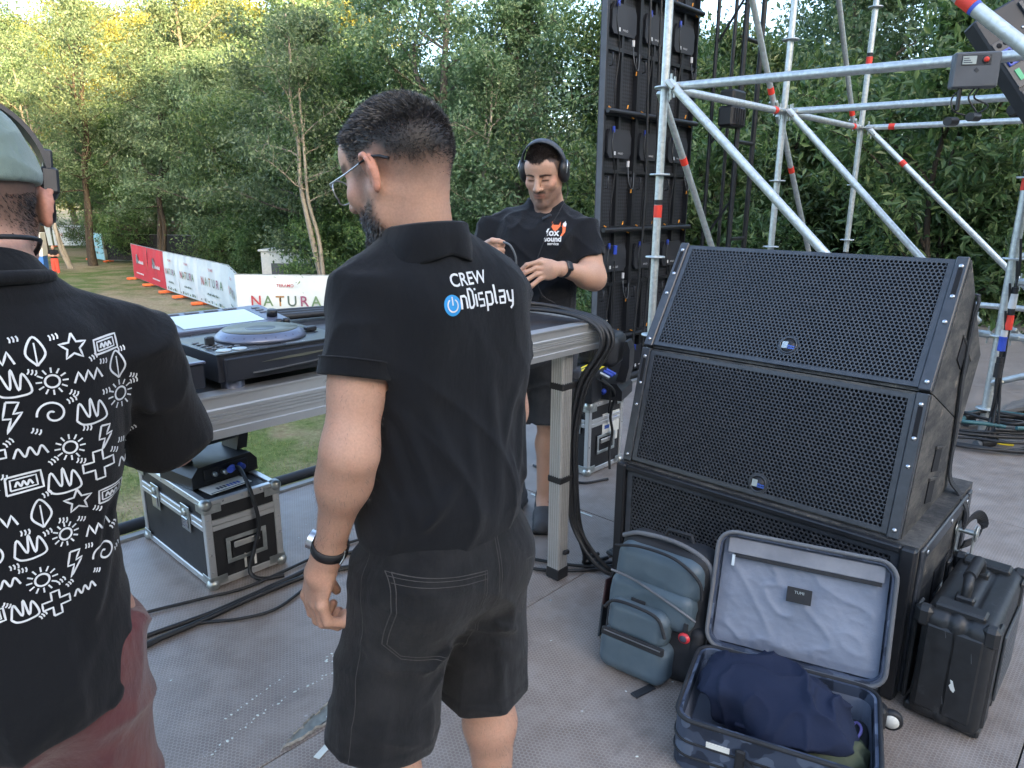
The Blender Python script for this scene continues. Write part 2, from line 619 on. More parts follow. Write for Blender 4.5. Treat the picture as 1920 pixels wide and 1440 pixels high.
FAR_PERSON = (-27.6, 43.2, -3.)
SA = R(47)
E1 = Vector((math.cos(SA), math.sin(SA), 0)); E2 = Vector((-math.sin(SA), math.cos(SA), 0))
def sp(s, t, z=0.): return E1*s + E2*t + Vector((0, 0, z))      # stage axes: s along the stage front, t towards the audience
_cm = cam.matrix_world.copy()
def gp(x, y, z=None, Y=None):
    """where a sight line through a picture point meets height z or depth Y (used to survey positions)"""
    d = _cm.to_3x3() @ Vector(((x - 960)/1331., (720 - y)/1331., -1)); o = _cm.translation
    k = (z - o.z)/d.z if z is not None else (Y - o.y)/d.y
    return o + d*k
GROUND = -3.0

def floor_material():
    t = NT('stage_ply')
    c = t.coord('Object')
    # hexagonal film pattern
    sc = 1/.0125
    p = t.vmath('MULTIPLY', c, (sc, sc, 0.))
    r = (1., 1.7320508, 1.); h = (.5, .8660254, .5)
    a = t.vmath('SUBTRACT', t.vmath('MODULO', t.vmath('ADD', p, (4000., 4000*1.7320508, 0)), r), h)
    b = t.vmath('SUBTRACT', t.vmath('MODULO', t.vmath('ADD', t.vmath('ADD', p, (4000., 4000*1.7320508, 0)), h), r), h)
    m2 = (1., 1., 0.)
    a = t.vmath('MULTIPLY', a, m2); b = t.vmath('MULTIPLY', b, m2)
    la = t.vmath('LENGTH', a, out=1); lb = t.vmath('LENGTH', b, out=1)
    sel = t.math('LESS_THAN', la, lb)
    mx = t.new('Mix', data_type='VECTOR'); t.l.new(sel, mx.inputs[0]); t.l.new(b, mx.inputs[4]); t.l.new(a, mx.inputs[5])
    g = t.vmath('ABSOLUTE', mx.outputs[1])
    d1 = t.vmath('DOT_PRODUCT', g, (.5, .8660254, 0), out=1)
    sx = t.new('SeparateXYZ'); t.l.new(g, sx.inputs[0])
    hexd = t.math('MAXIMUM', d1, sx.outputs[0])
    hexl = t.ramp(hexd, [(.36, 0.), (.46, 1.)])
    big = t.noise(c, 1.3, 6, .6); mid = t.noise(c, 9, 6, .65); fine = t.noise(c, 90, 4)
    base = t.ramp(big, [(.3, (.158, .126, .106)), (.7, (.230, .188, .160))])
    base = t.mix(t.ramp(mid, [(.42, 0.), (.62, .55)]), base, (.30, .26, .23))
    hexc = t.math('MULTIPLY', hexl, t.ramp(t.noise(c, 3.5, 4), [(.3, .18), (.7, .60)]))
    base = t.mix(hexc, base, (.42, .385, .36))
    wet = t.ramp(t.noise(c, 2.6, 5, .7), [(.56, 0.), (.70, .6)])
    base = t.mix(wet, base, (.095, .080, .073))
    # dried splashes and scratches
    spl = t.math('MULTIPLY', t.ramp(t.voro(c, 9.5, rand=1.), [(.035, 1.), (.06, 0.)]), t.ramp(t.noise(c, 2.2, 3), [(.52, 0.), (.58, 1.)]))
    base = t.mix(t.math('MULTIPLY', spl, .85), base, (.62, .62, .60))
    scr = t.noise(t.coord('Object', (3, 55, 1)), 3.0, 3, .5)
    scr2 = t.noise(t.coord('Object', (70, 4, 1)), 2.2, 3, .5)
    sm_ = t.math('MAXIMUM', t.ramp(scr, [(.70, 0.), (.73, .5)]), t.ramp(scr2, [(.71, 0.), (.74, .45)]))
    base = t.mix(sm_, base, (.36, .35, .34))
    rough = t.math('MULTIPLY_ADD', mid, .30, .26)
    t.pbr(base, rough, spec=.42)
    hh = t.math('MULTIPLY_ADD', hexl, .5, t.math('MULTIPLY', fine, .25))
    t.bump(hh, .35, .002)
floor_material()

def grass_ground():
    t = NT('grass_ground'); c = t.coord('Object')
    n1 = t.noise(c, .11, 6, .6); n2 = t.noise(c, .7, 6, .6); n3 = t.noise(c, 9, 6, .7)
    dry = t.ramp(n3, [(.3, (.17, .135, .085)), (.5, (.27, .22, .14)), (.7, (.36, .31, .21))])
    grn = t.ramp(n3, [(.3, (.055, .085, .022)), (.7, (.15, .19, .065))])
    m_ = t.math('ADD', t.math('MULTIPLY', n1, .6), t.math('MULTIPLY', n2, .4))
    col = t.mix(t.ramp(m_, [(.42, 0.), (.54, 1.)]), grn, dry)
    col = t.mix(t.ramp(n2, [(.60, 0.), (.72, .8)]), col, (.19, .135, .09))
    t.pbr(col, .95, spec=.1)
    t.bump(n3, .6, .05)
grass_ground()

def brushed(name, color, rough=.36, streak=(2, 160, 160)):
    t = NT(name); c = t.coord('Object', streak)
    n = t.noise(c, 1.0, 4, .6); w = t.noise(t.coord('Object'), 6, 5)
    col = t.mix(1., color, t.ramp(n, [(.3, .93), (.7, 1.05)]), 'MULTIPLY')
    col = t.mix(t.ramp(w, [(.5, 0.), (.75, .22)]), col, tuple(x*.55 for x in color))
    t.pbr(col, t.math('MULTIPLY_ADD', n, .25, rough - .1), .8)
    t.bump(n, .03, .001)
brushed('aluminium', (.62, .62, .61), .42)
brushed('aluminium_dull', (.52, .51, .49), .5)
def galvanised():
    t = NT('galvanised'); c = t.coord('Object')
    v = t.voro(c, 55, out='Color'); n = t.noise(c, 14, 5, .6)
    s = t.new('SeparateXYZ'); t.l.new(v, s.inputs[0])
    col = t.mix(1., (.56, .60, .60), t.ramp(s.outputs[0], [(0, .86), (1, 1.08)]), 'MULTIPLY')
    col = t.mix(t.ramp(n, [(.55, 0.), (.75, .5)]), col, (.36, .38, .38))
    t.pbr(col, t.math('MULTIPLY_ADD', n, .3, .32), .85)
    t.bump(n, .1, .003)
galvanised()
mat('tape_red', (.72, .045, .025), .55, vary=.1)
mat('tape_black', (.012, .012, .013), .6)
mat('laminate_black', (.016, .016, .018), .5, vary=.25, scale=14, bump=.25, bscale=120)
mat('cable_black', (.014, .015, .017), .48, vary=.2, scale=30)
mat('cable_grey', (.10, .11, .12), .5)
mat('plug_blue', (.03, .07, .42), .4)
mat('plug_white', (.6, .6, .6), .45)
mat('sticker_yellow', (.85, .66, .04), .5, vary=.06)
mat('sticker_white', (.68, .68, .63), .6, vary=.08)
mat('ink_dark', (.05, .06, .09), .7)
mat('ink_blue', (.05, .12, .45), .6)
mat('tape_green', (.12, .65, .18), .6)
mat('tape_white', (.62, .66, .62), .7)
def speaker_paint():
    t = NT('speaker_paint'); c = t.coord('Object')
    n = t.noise(c, 60, 5, .7); w = t.noise(t.coord('Object', (1, 1, 3)), 4, 8, .75)
    col = t.ramp(n, [(.3, (.026, .026, .027)), (.7, (.058, .058, .058))])
    col = t.mix(t.ramp(w, [(.44, 0.), (.60, .8)]), col, (.135, .125, .112))
    chip = t.ramp(t.noise(t.coord('Object', (2.5, 1, 1)), 16, 6, .75), [(.60, 0.), (.64, 1.)])
    col = t.mix(t.math('MULTIPLY', chip, t.ramp(w, [(.45, 0.), (.6, 1.)])), col, (.30, .25, .19))
    t.pbr(col, .7, spec=.3); t.bump(n, .35, .003)
speaker_paint()
def grille_paint():
    t = NT('grille_paint'); c = t.coord('Object')
    n = t.noise(c, 40, 4)
    t.pbr(t.ramp(n, [(.3, (.031, .035, .042)), (.7, (.050, .055, .065))]), t.math('MULTIPLY_ADD', n, .2, .28), spec=.6)
grille_paint()
mat('foam_black', (.010, .010, .012), .95)
# ------------------------------------------------------------------ the setting
def build_ground():
    # one sheet to the horizon; unseen ridge added to block the low sun
    n = 140
    ax = np.concatenate([-np.geomspace(900, 2, n//2), [0], np.geomspace(2, 900, n//2)])
    X, Y = np.meshgrid(ax, ax, indexing='ij')
    sx, sy = math.sin(R(SUN_AZ)), math.cos(R(SUN_AZ))
    along = X*sx + Y*sy
    h = np.clip((along - 16)/26, 0, 1); h = h*h*(3 - 2*h)*25.0
    Z = GROUND + h + .10*vnoise(np.stack([X*.25, Y*.25, X*0], -1)) + 1.5*np.clip((np.hypot(X, Y) - 120)/300, 0, 1)*vnoise(np.stack([X*.01, Y*.01, X*0 + 4], -1))
    V = np.stack([X, Y, Z], -1).reshape(-1, 3); m = len(ax)
    i, j = np.meshgrid(np.arange(m-1), np.arange(m-1), indexing='ij')
    a = (i*m + j).ravel(); F = np.stack([a, a + m, a + m + 1, a + 1], -1)
    return tag(np_mesh('ground', V, F, 'grass_ground', None, True), kind='structure')
build_ground()

def build_stage():
    """stage deck of separate plywood panels, each with its own joint gap"""
    base = MB().box((-6, -4.6, -.20), (11.5, 3.27, -.03)).build('stage_floor', 'tape_black'); base.rotation_euler = (0, 0, SA)
    tag(base, kind='structure')
    rows = [(1.595, 3.255, [-6, -2.352, .148, 2.648, 5.148, 7.648, 10.148, 11.5]), (.09, 1.595, [-6, -2.05, .95, 3.95, 6.95, 9.95, 11.5]),
            (-1.42, .09, [-6, -3.6, -.6, 2.4, 5.4, 8.4, 11.5]), (-2.92, -1.42, [-6, -2.05, .95, 3.95, 6.95, 11.5]), (-4.6, -2.92, [-6, -3, 0, 3, 6, 9, 11.5])]
    k = 0
    for (ta, tb, ss) in rows:
        for a in range(len(ss)-1):
            x0, x1, y0, y1 = ss[a]+.0022, ss[a+1]-.0022, ta+.0022, tb-.0022
            cx, cy = (x0+x1)/2, (y0+y1)/2
            o = MB().box((x0-cx, y0-cy, -.028), (x1-cx, y1-cy, 0), None, .0012).build('floor_panel', 'stage_ply', base)
            o.location = (cx, cy, -.0006*((k*7) % 3))
            k += 1
    # edge kerb: black tube over a perforated strip, and fascia
    e = MB().tube([(-6, 3.34, .03), (11.5, 3.34, .03)], .028, 12).build('edge_tube', 'rubber_black', base)
    f = MB().box((-6, 3.262, -.12), (11.5, 3.30, .012)).build('edge_profile', 'aluminium_dull', base)
    fs = MB().box((-6, 3.28, GROUND), (11.5, 3.30, -.121)).build('skirt', 'tape_black', base)
    # screws near the joints
    for (s, t) in ((.95, 1.63), (.66, 1.56), (1.25, 1.56), (1.9, 1.56), (2.3, 1.63), (2.6, 1.3), (2.69, 1.1), (1.55, 1.63), (2.1, 1.02), (1.17, .75)):
        q = MB().lathe([(.001, .0006), (.0045, .0007), (.006, .0002)], 12).build('screw', 'steel', base); q.location = (s, t, .0006)
    # torn film patch with lifted, ragged edges beside the joint
    c0 = (.93, 1.655); g = random.Random(5)
    out = [(-.20, -.055), (-.12, -.055), (-.02, -.052), (.10, -.050), (.17, -.040), (.13, -.010), (.145, .03), (.10, .038), (.06, .02), (.02, .012), (-.03, .01), (-.07, -.012), (-.12, -.022), (-.17, -.040)]
    P = []
    for (a, b), (c, d) in zip(out, out[1:]+out[:1]):
        for q in range(5): P.append(((a+(c-a)*q/5)*.72 + g.uniform(-.005, .005), (b+(d-b)*q/5)*.85 + g.uniform(-.005, .005)))
    o = MB().add([(c0[0]+x, c0[1]+y, .0012) for x, y in P], [tuple(range(len(P)))]).build('torn_patch', mat('bare_ply', (.19, .21, .20), .8, vary=.3, scale=40, bump=.3), base)
    rim = MB(); V = []; n = len(P)
    for i, (x, y) in enumerate(P):
        hgt = .004 + g.random()*.005
        V += [(c0[0]+x*1.04, c0[1]+y*1.06, .0008), (c0[0]+x*1.0, c0[1]+y*1.0, hgt), (c0[0]+x*.965, c0[1]+y*.95, hgt*.9), (c0[0]+x*.95, c0[1]+y*.92, .0016)]
    rim.add(V, [(i*4+j, ((i+1) % n)*4+j, ((i+1) % n)*4+j+1, i*4+j+1) for i in range(n) for j in range(3)], False)
    rim.build('torn_edge', mat('film_edge', (.33, .31, .27), .8, vary=.35, scale=60), base)
    def mark(name, s, t, L, w, rot, m):
        o = MB().box((-L/2, -w/2, 0), (L/2, w/2, .0012)).build(name, m, base); o.location = (s, t, .0006); o.rotation_euler = (0, 0, rot)
    mark('floor_tape', .93, 1.515, .10, .018, R(-15), 'tape_white'); mark('floor_tape', .86, 1.52, .05, .02, R(20), 'tape_white')
    mark('floor_tape', 1.93, 3.16, .055, .03, R(0), 'tape_green')
    mark('floor_tape', 1.95, 1.80, .06, .03, R(20), mat('tape_teal', (.15, .38, .36), .6)); mark('floor_tape', 2.648, 1.05, .4, .012, R(90), 'tape_white')
    mark('floor_tape', 2.62, 2.1, .40, .010, R(90), 'tape_white')
    # row of paint drips
    dr = MB()
    def drip(x, y, r): dr.lathe([(.0005, .0013), (r*.8, .0011), (r, .0006)], 8, Matrix.Translation((x, y, 0)) @ Matrix.Rotation(g.uniform(0, 3), 4, 'Z') @ Matrix.Diagonal((1.5, 1, 1, 1)))
    for k in range(46):
        q = k/45; drip(.52 + .62*q + g.uniform(-.006, .006), 1.70 + .10*math.sin(q*2.0) + g.uniform(-.008, .008), g.uniform(.0012, .0042)) if g.random() < .75 else None
    for k in range(14): drip(.74 + .018*k + g.uniform(-.004, .004), 1.845 + .004*k + g.uniform(-.003, .003), g.uniform(.0010, .0032))
    for k in range(60): drip(g.uniform(.4, 3.4), g.uniform(.2, 2.9), g.uniform(.0010, .0032))
    for k in range(16): drip(1.12 + g.uniform(-.03, .03), 1.86 + g.uniform(-.03, .03), g.uniform(.0015, .004))
    o = dr.build('paint_drips', 'tape_white', base); o['kind'] = 'stuff'
    return base
build_stage()

mat('rail_metal', (.60, .60, .59), .42, .8, vary=.06, scale=3)
# ------------------------------------------------------------------ working table made from a stage deck
def build_table():
    T = thing('deck_table', 'stage deck table with ribbed aluminium edge and square legs carrying the players', 'table', sp(0, 0), SA)
    z1 = 1.056
    MB().box((.16, 1.635, z1-.020), (2.19, 2.60, z1-.004), None, .002).build('table_top', mat('deck_ply', (.035, .034, .036), .5, vary=.2, scale=20, bump=.2, bscale=200), T)
    prof = [(0, 0), (.0, .020), (.004, .022), (.004, .034), (.0, .036), (.0, .043), (.003, .0445), (0, .046), (0, .051), (.003, .0525), (0, .054), (0, .059), (.003, .0605), (0, .062), (0, .070), (.006, .073), (.006, .098), (0, .100), (0, .105), (.050, .105), (.050, 0)]
    def rail(a, b, n, name):
        a, b, n = Vector(a), Vector(b), Vector(n); m = len(prof); V = []
        for p in (a, b):
            for (i, h) in prof: V.append(p - n*i + Vector((0, 0, z1 - .105 + h)))
        F = [(j, (j+1) % m, m+(j+1) % m, m+j) for j in range(m)] + [tuple(range(m))[::-1], tuple(range(m, 2*m))]
        MB().add(V, F).build(name, 'rail_metal', T)
    rail((.16, 1.585, 0), (2.24, 1.585, 0), (0, -1, 0), 'edge_rail')
    rail((2.24, 1.586, 0), (2.24, 2.65, 0), (1, 0, 0), 'edge_rail')
    rail((2.24, 2.65, 0), (.16, 2.65, 0), (0, 1, 0), 'edge_rail')
    rail((.16, 2.65, 0), (.16, 1.585, 0), (-1, 0, 0), 'edge_rail')
    for (s, t) in ((2.06, 1.66), (2.06, 2.55), (.26, 1.66), (.26, 2.55)):
        m = MB(); m.box((s-.03, t-.03, .04), (s+.03, t+.03, z1-.106), None, .003)
        lg = m.build('leg', 'aluminium_dull', T)
        gv = MB()
        for k in range(5):
            o = -.022 + .011*k
            gv.box((s+o-.0016, t-.0318, .05), (s+o+.0016, t-.0296, z1-.12)); gv.box((s-.0318, t+o-.0016, .05), (s-.0296, t+o+.0016, z1-.12))
        gv.build('groove', 'aluminium', lg)
        MB().box((s-.033, t-.033, 0), (s+.033, t+.033, .05), None, .004).build('foot', 'rubber_black', lg)
        if s > 2 and t < 2:
            for zz, d in ((.80, .0), (.42, .01)):
                MB().box((s-.034, t-.034, zz), (s+.075, t+.034, zz+.028), None, .004).build('cable_tie', 'tape_black', lg)
            MB().box((s-.05, t-.05, .40), (s-.02, t-.036, .418), Matrix.Rotation(R(8), 4, 'Y'), .003).build('tie_end', 'tape_black', lg)
    return T
build_table()

def cable(name, pts, r, label, group=None, m='cable_black', n=8, cat='cable'):
    P = catmull(pts, 8); o0 = Vector(pts[0]); o0.z = 0
    o = MB().tube([p - o0 for p in P], r, n).build(name, m); o.location = o0
    return tag(o, label, cat, group)

# ------------------------------------------------------------------ DJ gear
def screen_mat(name, col, st):
    t = NT(name); t.pbr((.02, .02, .02), .15); t.b.inputs['Emission Color'].default_value = (*col, 1); t.b.inputs['Emission Strength'].default_value = st
screen_mat('player_screen_sky', (.60, .78, .92), .055)  # faint emission stands in for sky reflected on the screen
mat('player_body', (.020, .022, .028), .38, vary=.1)
mat('player_panel', (.075, .085, .12), .35, vary=.1)
mat('player_top', (.030, .033, .034), .28, vary=.12)
mat('jog_metal', (.15, .15, .115), .42, .55, vary=.2)
mat('jog_rim', (.16, .175, .23), .34, .6, vary=.1)
mat('button_grey', (.10, .105, .11), .45)
mat('pad_silver', (.42, .46, .46), .35, .5)

def build_player():
    s0, t0, z0 = .715, 1.602, 1.0525
    T = thing('media_player', 'black media player with large jog wheel and tilted bright screen', 'player', sp(s0, t0, z0), SA)
    T.scale = (1.04, 1, .84)
    W, Dp = .345, .455
    def part(nm, m, b, p=T): return b.build(nm, m, p)
    # body: chin with a step, slot front
    body = part('body', 'player_body', MB().prism([(0, .030), (W, .030), (W, .105), (0, .105)], .010, Dp))
    part('top_plate', 'player_top', MB().box((-.002, .006, .1055), (W+.002, .315, .112), None, .002), T)
    part('chin', 'player_body', MB().box((.012, -.004, .030), (W-.012, .012, .098), None, .003), T)
    part('slot', 'jog_metal', MB().prism([(.10, .074), (.17, .080), (.27, .081), (.30, .080), (.21, .073)], -.006, -.0035), T)
    part('lip', 'button_grey', MB().add([(.075, -.006, .045), (.27, -.006, .045), (.255, -.030, .060), (.10, -.030, .052), (.075, -.006, .050), (.27, -.006, .052), (.255, -.030, .064), (.10, -.030, .056)], [(0, 1, 2, 3), (7, 6, 5, 4), (0, 3, 7, 4), (1, 5, 6, 2), (3, 2, 6, 7), (0, 4, 5, 1)]), T)
    for (x, y) in ((.045, .04), (W-.045, .04), (.045, Dp-.05), (W-.045, Dp-.05)):
        part('foot', 'jog_rim', MB().lathe([(.001, 0), (.026, 0), (.027, .004), (.027, .026), (.024, .030), (.001, .030)], 24, Matrix.Translation((x, y, 0))), T)
    # jog wheel
    jog = part('jog_wheel', 'jog_rim', MB().lathe([(.001, .112), (.110, .112), (.112, .116), (.109, .124), (.098, .136), (.094, .139), (.001, .139)], 64, Matrix.Translation((W/2+.004, .145, 0))), T)
    part('jog_top', 'jog_metal', MB().lathe([(.001, .1395), (.092, .1395), (.092, .141), (.040, .1408), (.001, .1408)], 56, Matrix.Translation((W/2+.004, .145, 0))), jog)
    part('jog_display', 'player_body', MB().lathe([(.001, .1413), (.036, .1413), (.037, .1408)], 32, Matrix.Translation((W/2+.004, .145, 0))), jog)
    for k in range(26):
        a = 2*math.pi*k/26
        M = Matrix.Translation((W/2+.004 + .1035*math.cos(a), .145 + .1035*math.sin(a), .130)) @ Matrix.Rotation(a, 4, 'Z') @ Matrix.Rotation(R(46), 4, 'Y')
        part('finger_dimple', 'player_panel', MB().lathe([(.001, .0), (.007, .0012), (.0085, .003)], 10, M @ Matrix.Diagonal((1, 1, -.3, 1))), jog)
    # tilted screen unit
    SM = Matrix.Translation((0, .300, .112)) @ Matrix.Rotation(R(9), 4, 'X')
    sc = part('screen_unit', 'player_panel', MB().box((-.002, 0, -.03), (W+.002, .185, .012), SM, .003), T)
    part('screen', 'player_screen_sky', MB().box((.055, .022, .0122), (W-.065, .150, .0128), SM), sc)
    part('screen_bezel', 'player_body', MB().box((.050, .017, .0119), (W-.060, .155, .0124), SM), sc)
    for k in range(5): part('button', 'button_grey', MB().box((.012, .035 + .024*k, .012), (.036, .050 + .024*k, .0155), SM, .002), sc)
    for k in range(4): part('button', 'button_grey', MB().box((.06 + .055*k, .161, .012), (.10 + .055*k, .174, .0155), SM, .002), sc)
    part('rotary_knob', 'plastic_black', MB().lathe([(.001, 0), (.015, 0), (.0145, .022), (.012, .024), (.001, .024)], 20, SM @ Matrix.Translation((W-.030, .050, .012))), sc)
    for (x, y) in ((W-.03, .10), (W-.03, .125), (W-.03, .15)): part('button', 'button_grey', MB().box((x-.012, y-.006, .012), (x+.012, y+.006, .0155), SM, .002), sc)
    # controls on the deck
    for (x, y) in ((.030, .026), (.066, .022)): part('play_pad', 'pad_silver', MB().lathe([(.001, .116), (.0165, .1155), (.018, .112)], 24, Matrix.Translation((x, y + .012, 0))), T)
    for k in range(7): part('button', 'button_grey', MB().box((.012 + (k % 2)*.024, .085 + .026*(k//2), .112), (.028 + (k % 2)*.024, .098 + .026*(k//2), .1165), None, .002), T)
    for k in range(4): part('button', 'button_grey', MB().box((.015 + .018*k, .062, .112), (.028 + .018*k, .072, .1165), None, .002), T)
    part('loop_knob', 'plastic_black', MB().box((.024, .112, .112), (.044, .130, .140), None, .004), T)
    fd = part('pitch_fader', 'plastic_black', MB().box((W-.040, .100, .1122), (W-.030, .230, .1135)), T)
    part('fader_cap', 'plastic_black', MB().box((W-.050, .120, .1135), (W-.020, .142, .128), None, .003), fd)
    for k in range(2): part('knob', 'plastic_black', MB().lathe([(.001, .112), (.0095, .112), (.009, .130), (.001, .131)], 16, Matrix.Translation((W-.018 - .022*k, .290, 0))), T)
    for k in range(4): part('button', 'button_grey', MB().box((W-.032, .245 + .0*k, .112), (W-.016, .252, .1155), None, .002), T) if k == 0 else None
    text_obj('lettering', 'Pioneer DJ', .011, 'print_white', T, Matrix.Translation((W/2 + .03, .020, .1125)))
    return T
build_player()

def build_mixer():
    T = thing('dj_mixer', 'black mixer with faders beside the media player, half hidden by the arm', 'mixer', sp(.35, 1.612, 1.0525), SA)
    T.scale = (1, 1, .86)
    W = .335
    MB().box((0, 0, .022), (W, .42, .090), None, .004).build('body', 'player_body', T)
    MB().box((-.001, -.002, .0905), (W+.001, .42, .096), None, .002).build('top_plate', 'player_top', T)
    MB().box((W*.5, -.004, .0906), (W+.0015, .010, .0968), None, .001).build('front_trim', 'jog_rim', T)
    for k in range(4):
        x = .05 + .078*k
        f = MB().box((x-.003, .06, .0962), (x+.003, .14, .0970)).build('fader_slot', 'tape_black', T)
        MB().box((x-.012, .075 + .02*k, .097), (x+.012, .098 + .02*k, .112), None, .003).build('fader_cap', 'plastic_black', f)
        for j in range(5): MB().lathe([(.001, .096), (.010, .096), (.009, .114), (.001, .115)], 14, Matrix.Translation((x, .18 + .045*j, 0))).build('knob', 'plastic_black', T)
    c = MB().box((W-.13, .028, .0962), (W-.03, .034, .097)).build('crossfader_slot', 'tape_black', T)
    MB().box((W-.070, .016, .097), (W-.045, .046, .114), None, .003).build('fader_cap', 'plastic_black', c)
    for (x, y) in ((.04, .05), (W-.04, .05), (.04, .37), (W-.04, .37)): MB().lathe([(.001, 0), (.02, 0), (.022, .022), (.001, .022)], 16, Matrix.Translation((x, y, 0))).build('foot', 'rubber_black', T)
build_mixer()
# ------------------------------------------------------------------ loudspeaker stack
def hex_sheet(W, Hh, pitch, hole, depth, margin, skip=None):
    """perforated plate in local x (0..W), z (0..H); face at y=0, holes run to y=depth. real hexagonal holes"""
    V, F = [], []
    dx, dz = pitch, pitch*.8660254
    nx = int((W - 2*margin)/dx); nz = int((Hh - 2*margin)/dz)
    ox = (W - (nx-1)*dx)/2; oz = (Hh - (nz-1)*dz)/2
    ca = [(math.sin(math.pi/3*k), math.cos(math.pi/3*k)) for k in range(6)]
    R0 = pitch/1.7320508; r = hole
    for j in range(nz):
        for i in range(nx - (j % 2)):
            x = ox + i*dx + (dx/2 if j % 2 else 0); z = oz + j*dz
            if skip and (x - skip[0])**2 + (z - skip[1])**2 < skip[2]**2: continue
            b = len(V)
            V += [(x + R0*a, 0, z + R0*c) for a, c in ca] + [(x + r*a, .0006, z + r*c) for a, c in ca] + [(x + r*a, depth, z + r*c) for a, c in ca]
            for k in range(6):
                m = (k+1) % 6
                F += [(b+k, b+6+k, b+6+m, b+m), (b+6+k, b+12+k, b+12+m, b+6+m)]
    return V, F, ox, oz, nx, nz

def grille(parent, W, Hh, M, pitch=.0137, margin=.016, skip=None):
    V, F, ox, oz, nx, nz = hex_sheet(W, Hh, pitch, pitch*.42, .005, margin, skip)
    V = np.array(V); Mx = np.array(M)
    V = V @ Mx[:3, :3].T + Mx[:3, 3]
    g = np_mesh('grille', V, np.array(F), 'grille_paint', parent, False); g['kind'] = 'stuff'
    x0, x1 = ox - pitch*.28, ox + (nx-1)*pitch + pitch*.28; z0, z1 = oz - pitch*.35, oz + (nz-1)*pitch*.866 + pitch*.35
    fr = MB(); fr.box((0, .0008, 0), (W, .010, z0), M); fr.box((0, .0008, z1), (W, .010, Hh), M); fr.box((0, .0008, z0), (x0, .010, z1), M); fr.box((x1, .0008, z0), (W, .010, z1), M)
    if skip: fr.lathe([(.001, .0), (skip[2]*1.08, 0)], 28, M @ Matrix.Translation((skip[0], .0016, skip[1])) @ Matrix.Rotation(math.pi/2, 4, 'X'), False, False)
    fr.build('grille_border', 'grille_paint', g)
    MB().box((.004, .022, .004), (W-.004, .026, Hh-.004), M).build('foam', 'foam_black', parent)
    return g

def badge(parent, x, z, M, r=.030):
    b = MB().lathe([(r*.84, .0), (r*.86, .0035), (r*.98, .0035), (r, 0)], 28, M @ Matrix.Translation((x, -.001, z)) @ Matrix.Rotation(math.pi/2, 4, 'X'), True, False).build('badge_ring', 'grille_paint', parent)
    MB().lathe([(.001, .0012), (r*.84, .0012), (r*.84, 0)], 28, M @ Matrix.Translation((x, -.001, z)) @ Matrix.Rotation(math.pi/2, 4, 'X')).build('badge_plate', 'laminate_black', b)
    MB().box((x-.021, -.0032, z-.012), (x-.002, -.0024, z+.012), M).build('badge_mark', 'pad_silver', b)
    for k, w in enumerate(('Meyer', 'Sound')): text_obj('badge_lettering', w, .0095, 'ink_blue', b, M @ Matrix.Translation((x+.011, -.0030, z-.002-.0075*k)) @ Matrix.Rotation(math.pi/2, 4, 'X'), 'CENTER', .0004)

SPK_R = SA - math.pi/2          # local x runs along the speaker front (right as seen), local y goes back
mat('rail_black', (.014, .015, .018), .45)
def build_sub():
    T = thing('subwoofer', 'black subwoofer standing on the floor under the two tilted loudspeakers', 'loudspeaker', sp(2.185, 1.48), SPK_R)
    W, D, Hh = 1.06, .74, .515
    m = MB(); m.box((0, .030, .0), (W, D, .02)); m.box((0, .03, Hh-.02), (W, D, Hh)); m.box((0, .03, .02), (.02, D, Hh-.02)); m.box((W-.02, .03, .02), (W, D, Hh-.02)); m.box((.02, D-.02, .02), (W-.02, D, Hh-.02))
    m.build('cabinet', 'speaker_paint', T)
    grille(T, W-.09, Hh-.05, Matrix.Translation((.045, .016, .025)), .0155, .014)
    for x in (.0, W-.042): MB().box((x, .0, .004), (x+.042, .034, Hh-.002), None, .006).build('corner_post', 'rail_black', T)
    MB().box((.043, .004, Hh-.024), (W-.043, .03, Hh-.003), None, .004).build('top_rail', 'rail_black', T)
    MB().box((.043, .004, .002), (W-.043, .03, .024), None, .004).build('bottom_rail', 'grille_paint', T)
    # side rigging frame and handle recess
    MB().box((W+.0005, .04, .02), (W+.012, .085, Hh-.01), None, .004).build('rigging_bar', 'grille_paint', T)
    MB().box((W+.0005, D-.10, .02), (W+.012, D-.05, Hh-.01), None, .004).build('rigging_bar', 'grille_paint', T)
    MB().box((W+.0005, .09, Hh-.06), (W+.010, D-.105, Hh-.012), None, .004).build('rigging_bar', 'grille_paint', T)
    MB().box((W+.0005, .09, .03), (W+.010, D-.105, .08), None, .004).build('rigging_bar', 'grille_paint', T)
    h = MB().box((W+.0005, .30, .16), (W+.004, .52, .33), None, .004).build('handle_recess', 'foam_black', T)
    MB().box((W+.003, .32, .21), (W+.010, .50, .24), None, .003).build('handle_bar', 'grille_paint', h)
    for y in (.10, .40, .62): MB().lathe([(.001, .004), (.008, .003), (.009, 0)], 12, Matrix.Translation((W+.010, y, Hh-.036)) @ Matrix.Rotation(math.pi/2, 4, 'Y')).build('bolt', 'steel', T)
    MB().box((.055, .0125, .19), (.085, .0145, .215)).build('badge_mark', 'sticker_white', T)
    MB().box((.088, .0125, .175), (.125, .0145, .20)).build('badge_lettering', mat('badge_blue', (.03, .05, .22), .5), T)
build_sub()

